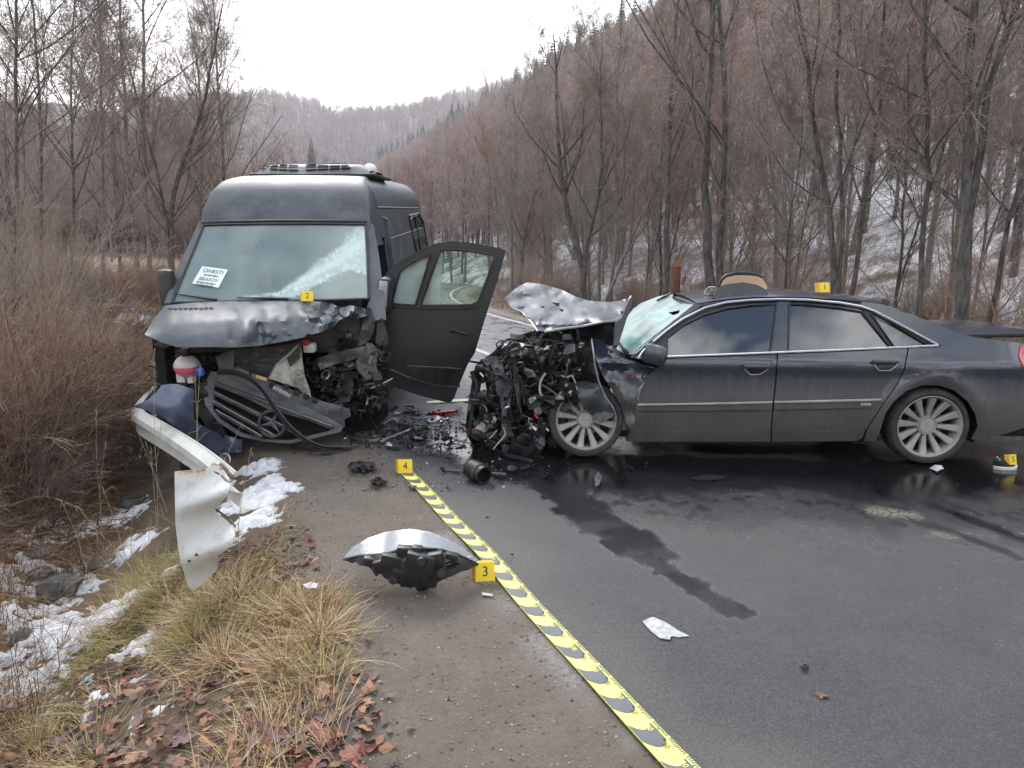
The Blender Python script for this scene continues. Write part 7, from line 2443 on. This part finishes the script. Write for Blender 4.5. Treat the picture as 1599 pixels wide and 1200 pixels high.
for j in range(3):
    Fc += [(j * 20 + i, j * 20 + (i + 1) % 20, j * 20 + 20 + (i + 1) % 20, j * 20 + 20 + i) for i in range(20)]
mb.add(V, Fc); mb.build('upper', m_black, root)
mb = MB()
for k in range(4):
    x = -.02 + .02 * k
    mb.tube([(x, -.04, .07 - .004 * k), (x + .008, 0, .088 - .006 * k), (x, .04, .07 - .004 * k)], .004, 5)
mb.tube([(-Lx * .35, -.03, .088), (-Lx * .38, 0, .105), (-Lx * .3, .03, .088)], .006, 5)
mb.build('laces', m_white, root)
mk = marker(5, sy + Vector((.035, -.05, .055)), .062, .082, .1, 'yellow evidence marker with the number 5 leaning on the black shoe')
# beams of plastic, shards between the wrecks
dpoly_ = [(545, 655), (600, 640), (660, 640), (735, 640), (740, 690), (690, 715), (600, 705), (530, 700)]
g = random.Random(8)
def shard(px, py, s, mat, label, up=.4, group='shards strewn between the two wrecks', name='plastic_shard'):
    p = G(px, py)
    mb = MB()
    n = g.randint(5, 8); a0_ = g.uniform(0, 6.28); asp = g.uniform(.25, .6)
    q = Matrix.Rotation(g.uniform(0, 3.14), 3, 'Z') @ Matrix.Rotation(g.gauss(0, up), 3, 'X') @ Matrix.Rotation(g.gauss(0, up * .6), 3, 'Y')
    P = []
    for k in range(n):
        a = a0_ + 6.283 * k / n
        r = s * g.uniform(.5, 1.0)
        P.append(q @ Vector((math.cos(a) * r, math.sin(a) * r * asp, g.uniform(-.1, .12) * s)))
    zmin = min(v.z for v in P)
    mb.prism([v - Vector((0, 0, zmin - .012)) for v in P], q @ Vector((0, 0, .006 + s * .04)))
    o = mb.build(name, mat, None, 25); o.location = p
    return tag(o, label, 'shard', group)
ms = [m_black, m_black, m_blackd, m_dark, m_grey, m_alu, m_lgrey]
lab_by = {m_black.name: 'black shard of broken plastic between the two wrecks', m_blackd.name: 'dusty black shard between the two wrecks', m_dark.name: 'dull black flat shard between the two wrecks', m_grey.name: 'grey shard of trim between the two wrecks', m_alu.name: 'shiny torn metal sliver between the two wrecks', m_lgrey.name: 'pale shard of trim between the two wrecks'}
k = 0
while k < 70:
    px, py = g.uniform(530, 745), g.uniform(640, 718)
    if not inpoly(px, py, dpoly_):
        continue
    m_ = g.choice(ms)
    shard(px, py, g.uniform(.04, .13) if m_ in (m_black, m_blackd, m_dark) else g.uniform(.03, .08), m_, lab_by[m_.name])
    k += 1
for i, (px, py, s, m_) in enumerate(((460, 712, .05, m_black), (488, 709, .05, m_black), (510, 714, .06, m_black), (520, 706, .06, m_blackd), (700, 722, .07, m_black), (780, 748, .06, m_black), (800, 738, .09, m_black), (820, 735, .08, m_black), (850, 748, .05, m_black), (712, 740, .04, m_blackd), (690, 738, .07, m_black), (555, 905, .012, m_grey), (570, 770, .02, m_black), (985, 735, .05, m_black), (1010, 728, .05, m_black), (760, 812, .018, m_black), (800, 870, .015, m_black), (1150, 800, .015, m_black))):
    shard(px, py, s, m_, 'black scrap lying apart on the ground in front of the wrecks' if m_ is not m_grey else 'grey chip on the gravel left of the headlamp', .3, 'scraps lying apart in front of the wrecks')
# long flat trim pieces
for (P, w, m_, lab) in (([(452, 700), (500, 705), (548, 702)], .035, m_black, 'long black trim strip lying below the torn grille'), ([(560, 690), (600, 688), (640, 672)], .03, m_alu, 'long shiny strip among the shards, right of the grille'), ([(740, 690), (790, 712), (832, 722)], .05, m_black, 'long black undertray edge below the wrecked car front'), ([(592, 668), (612, 655), (622, 660)], .06, m_steel, 'bent steel bracket among the shards'), ([(690, 735), (740, 738), (790, 742)], .02, m_black, 'thin black rubber strip across the wet asphalt')):
    mb = MB(); pts = [G(a, b, .02 + .02 * (k % 2)) for k, (a, b) in enumerate(P)]
    d = Vector((0, w, .012))
    mb.prism(pts + [p + d for p in reversed(pts)], (0, 0, -.01))
    thing_mesh(mb, 'trim_strip', m_, lab, 'strip')
mb = clutter(MB(), lambda g: (lambda q: (q.x, q.y, .015 + abs(g.gauss(0, .02))))(G(*(lambda: next((a, b) for a, b in iter(lambda: (g.uniform(530, 745), g.uniform(645, 716)), None) if inpoly(a, b, dpoly_)))())), 420, 77, .008, .032, mats=7, stringy=.15)
tag(mb.build('debris', CM, None, 30), kind='stuff')
n = 2200
gg = np.random.default_rng(3)
P = [G(gg.normal(680, 95), gg.uniform(640, 770)) for _ in range(n)]
stones('glass_crumbs', np.array([p.x for p in P]), np.array([p.y for p in P]), gg.gamma(2, .0022, n).clip(.0015, .012), pal(n, gg, [(.02, .02, .02), (.05, .05, .05), (.5, .52, .52), (.25, .25, .25)], [6, 3, 1, 1]), 5, z=np.full(n, .004))
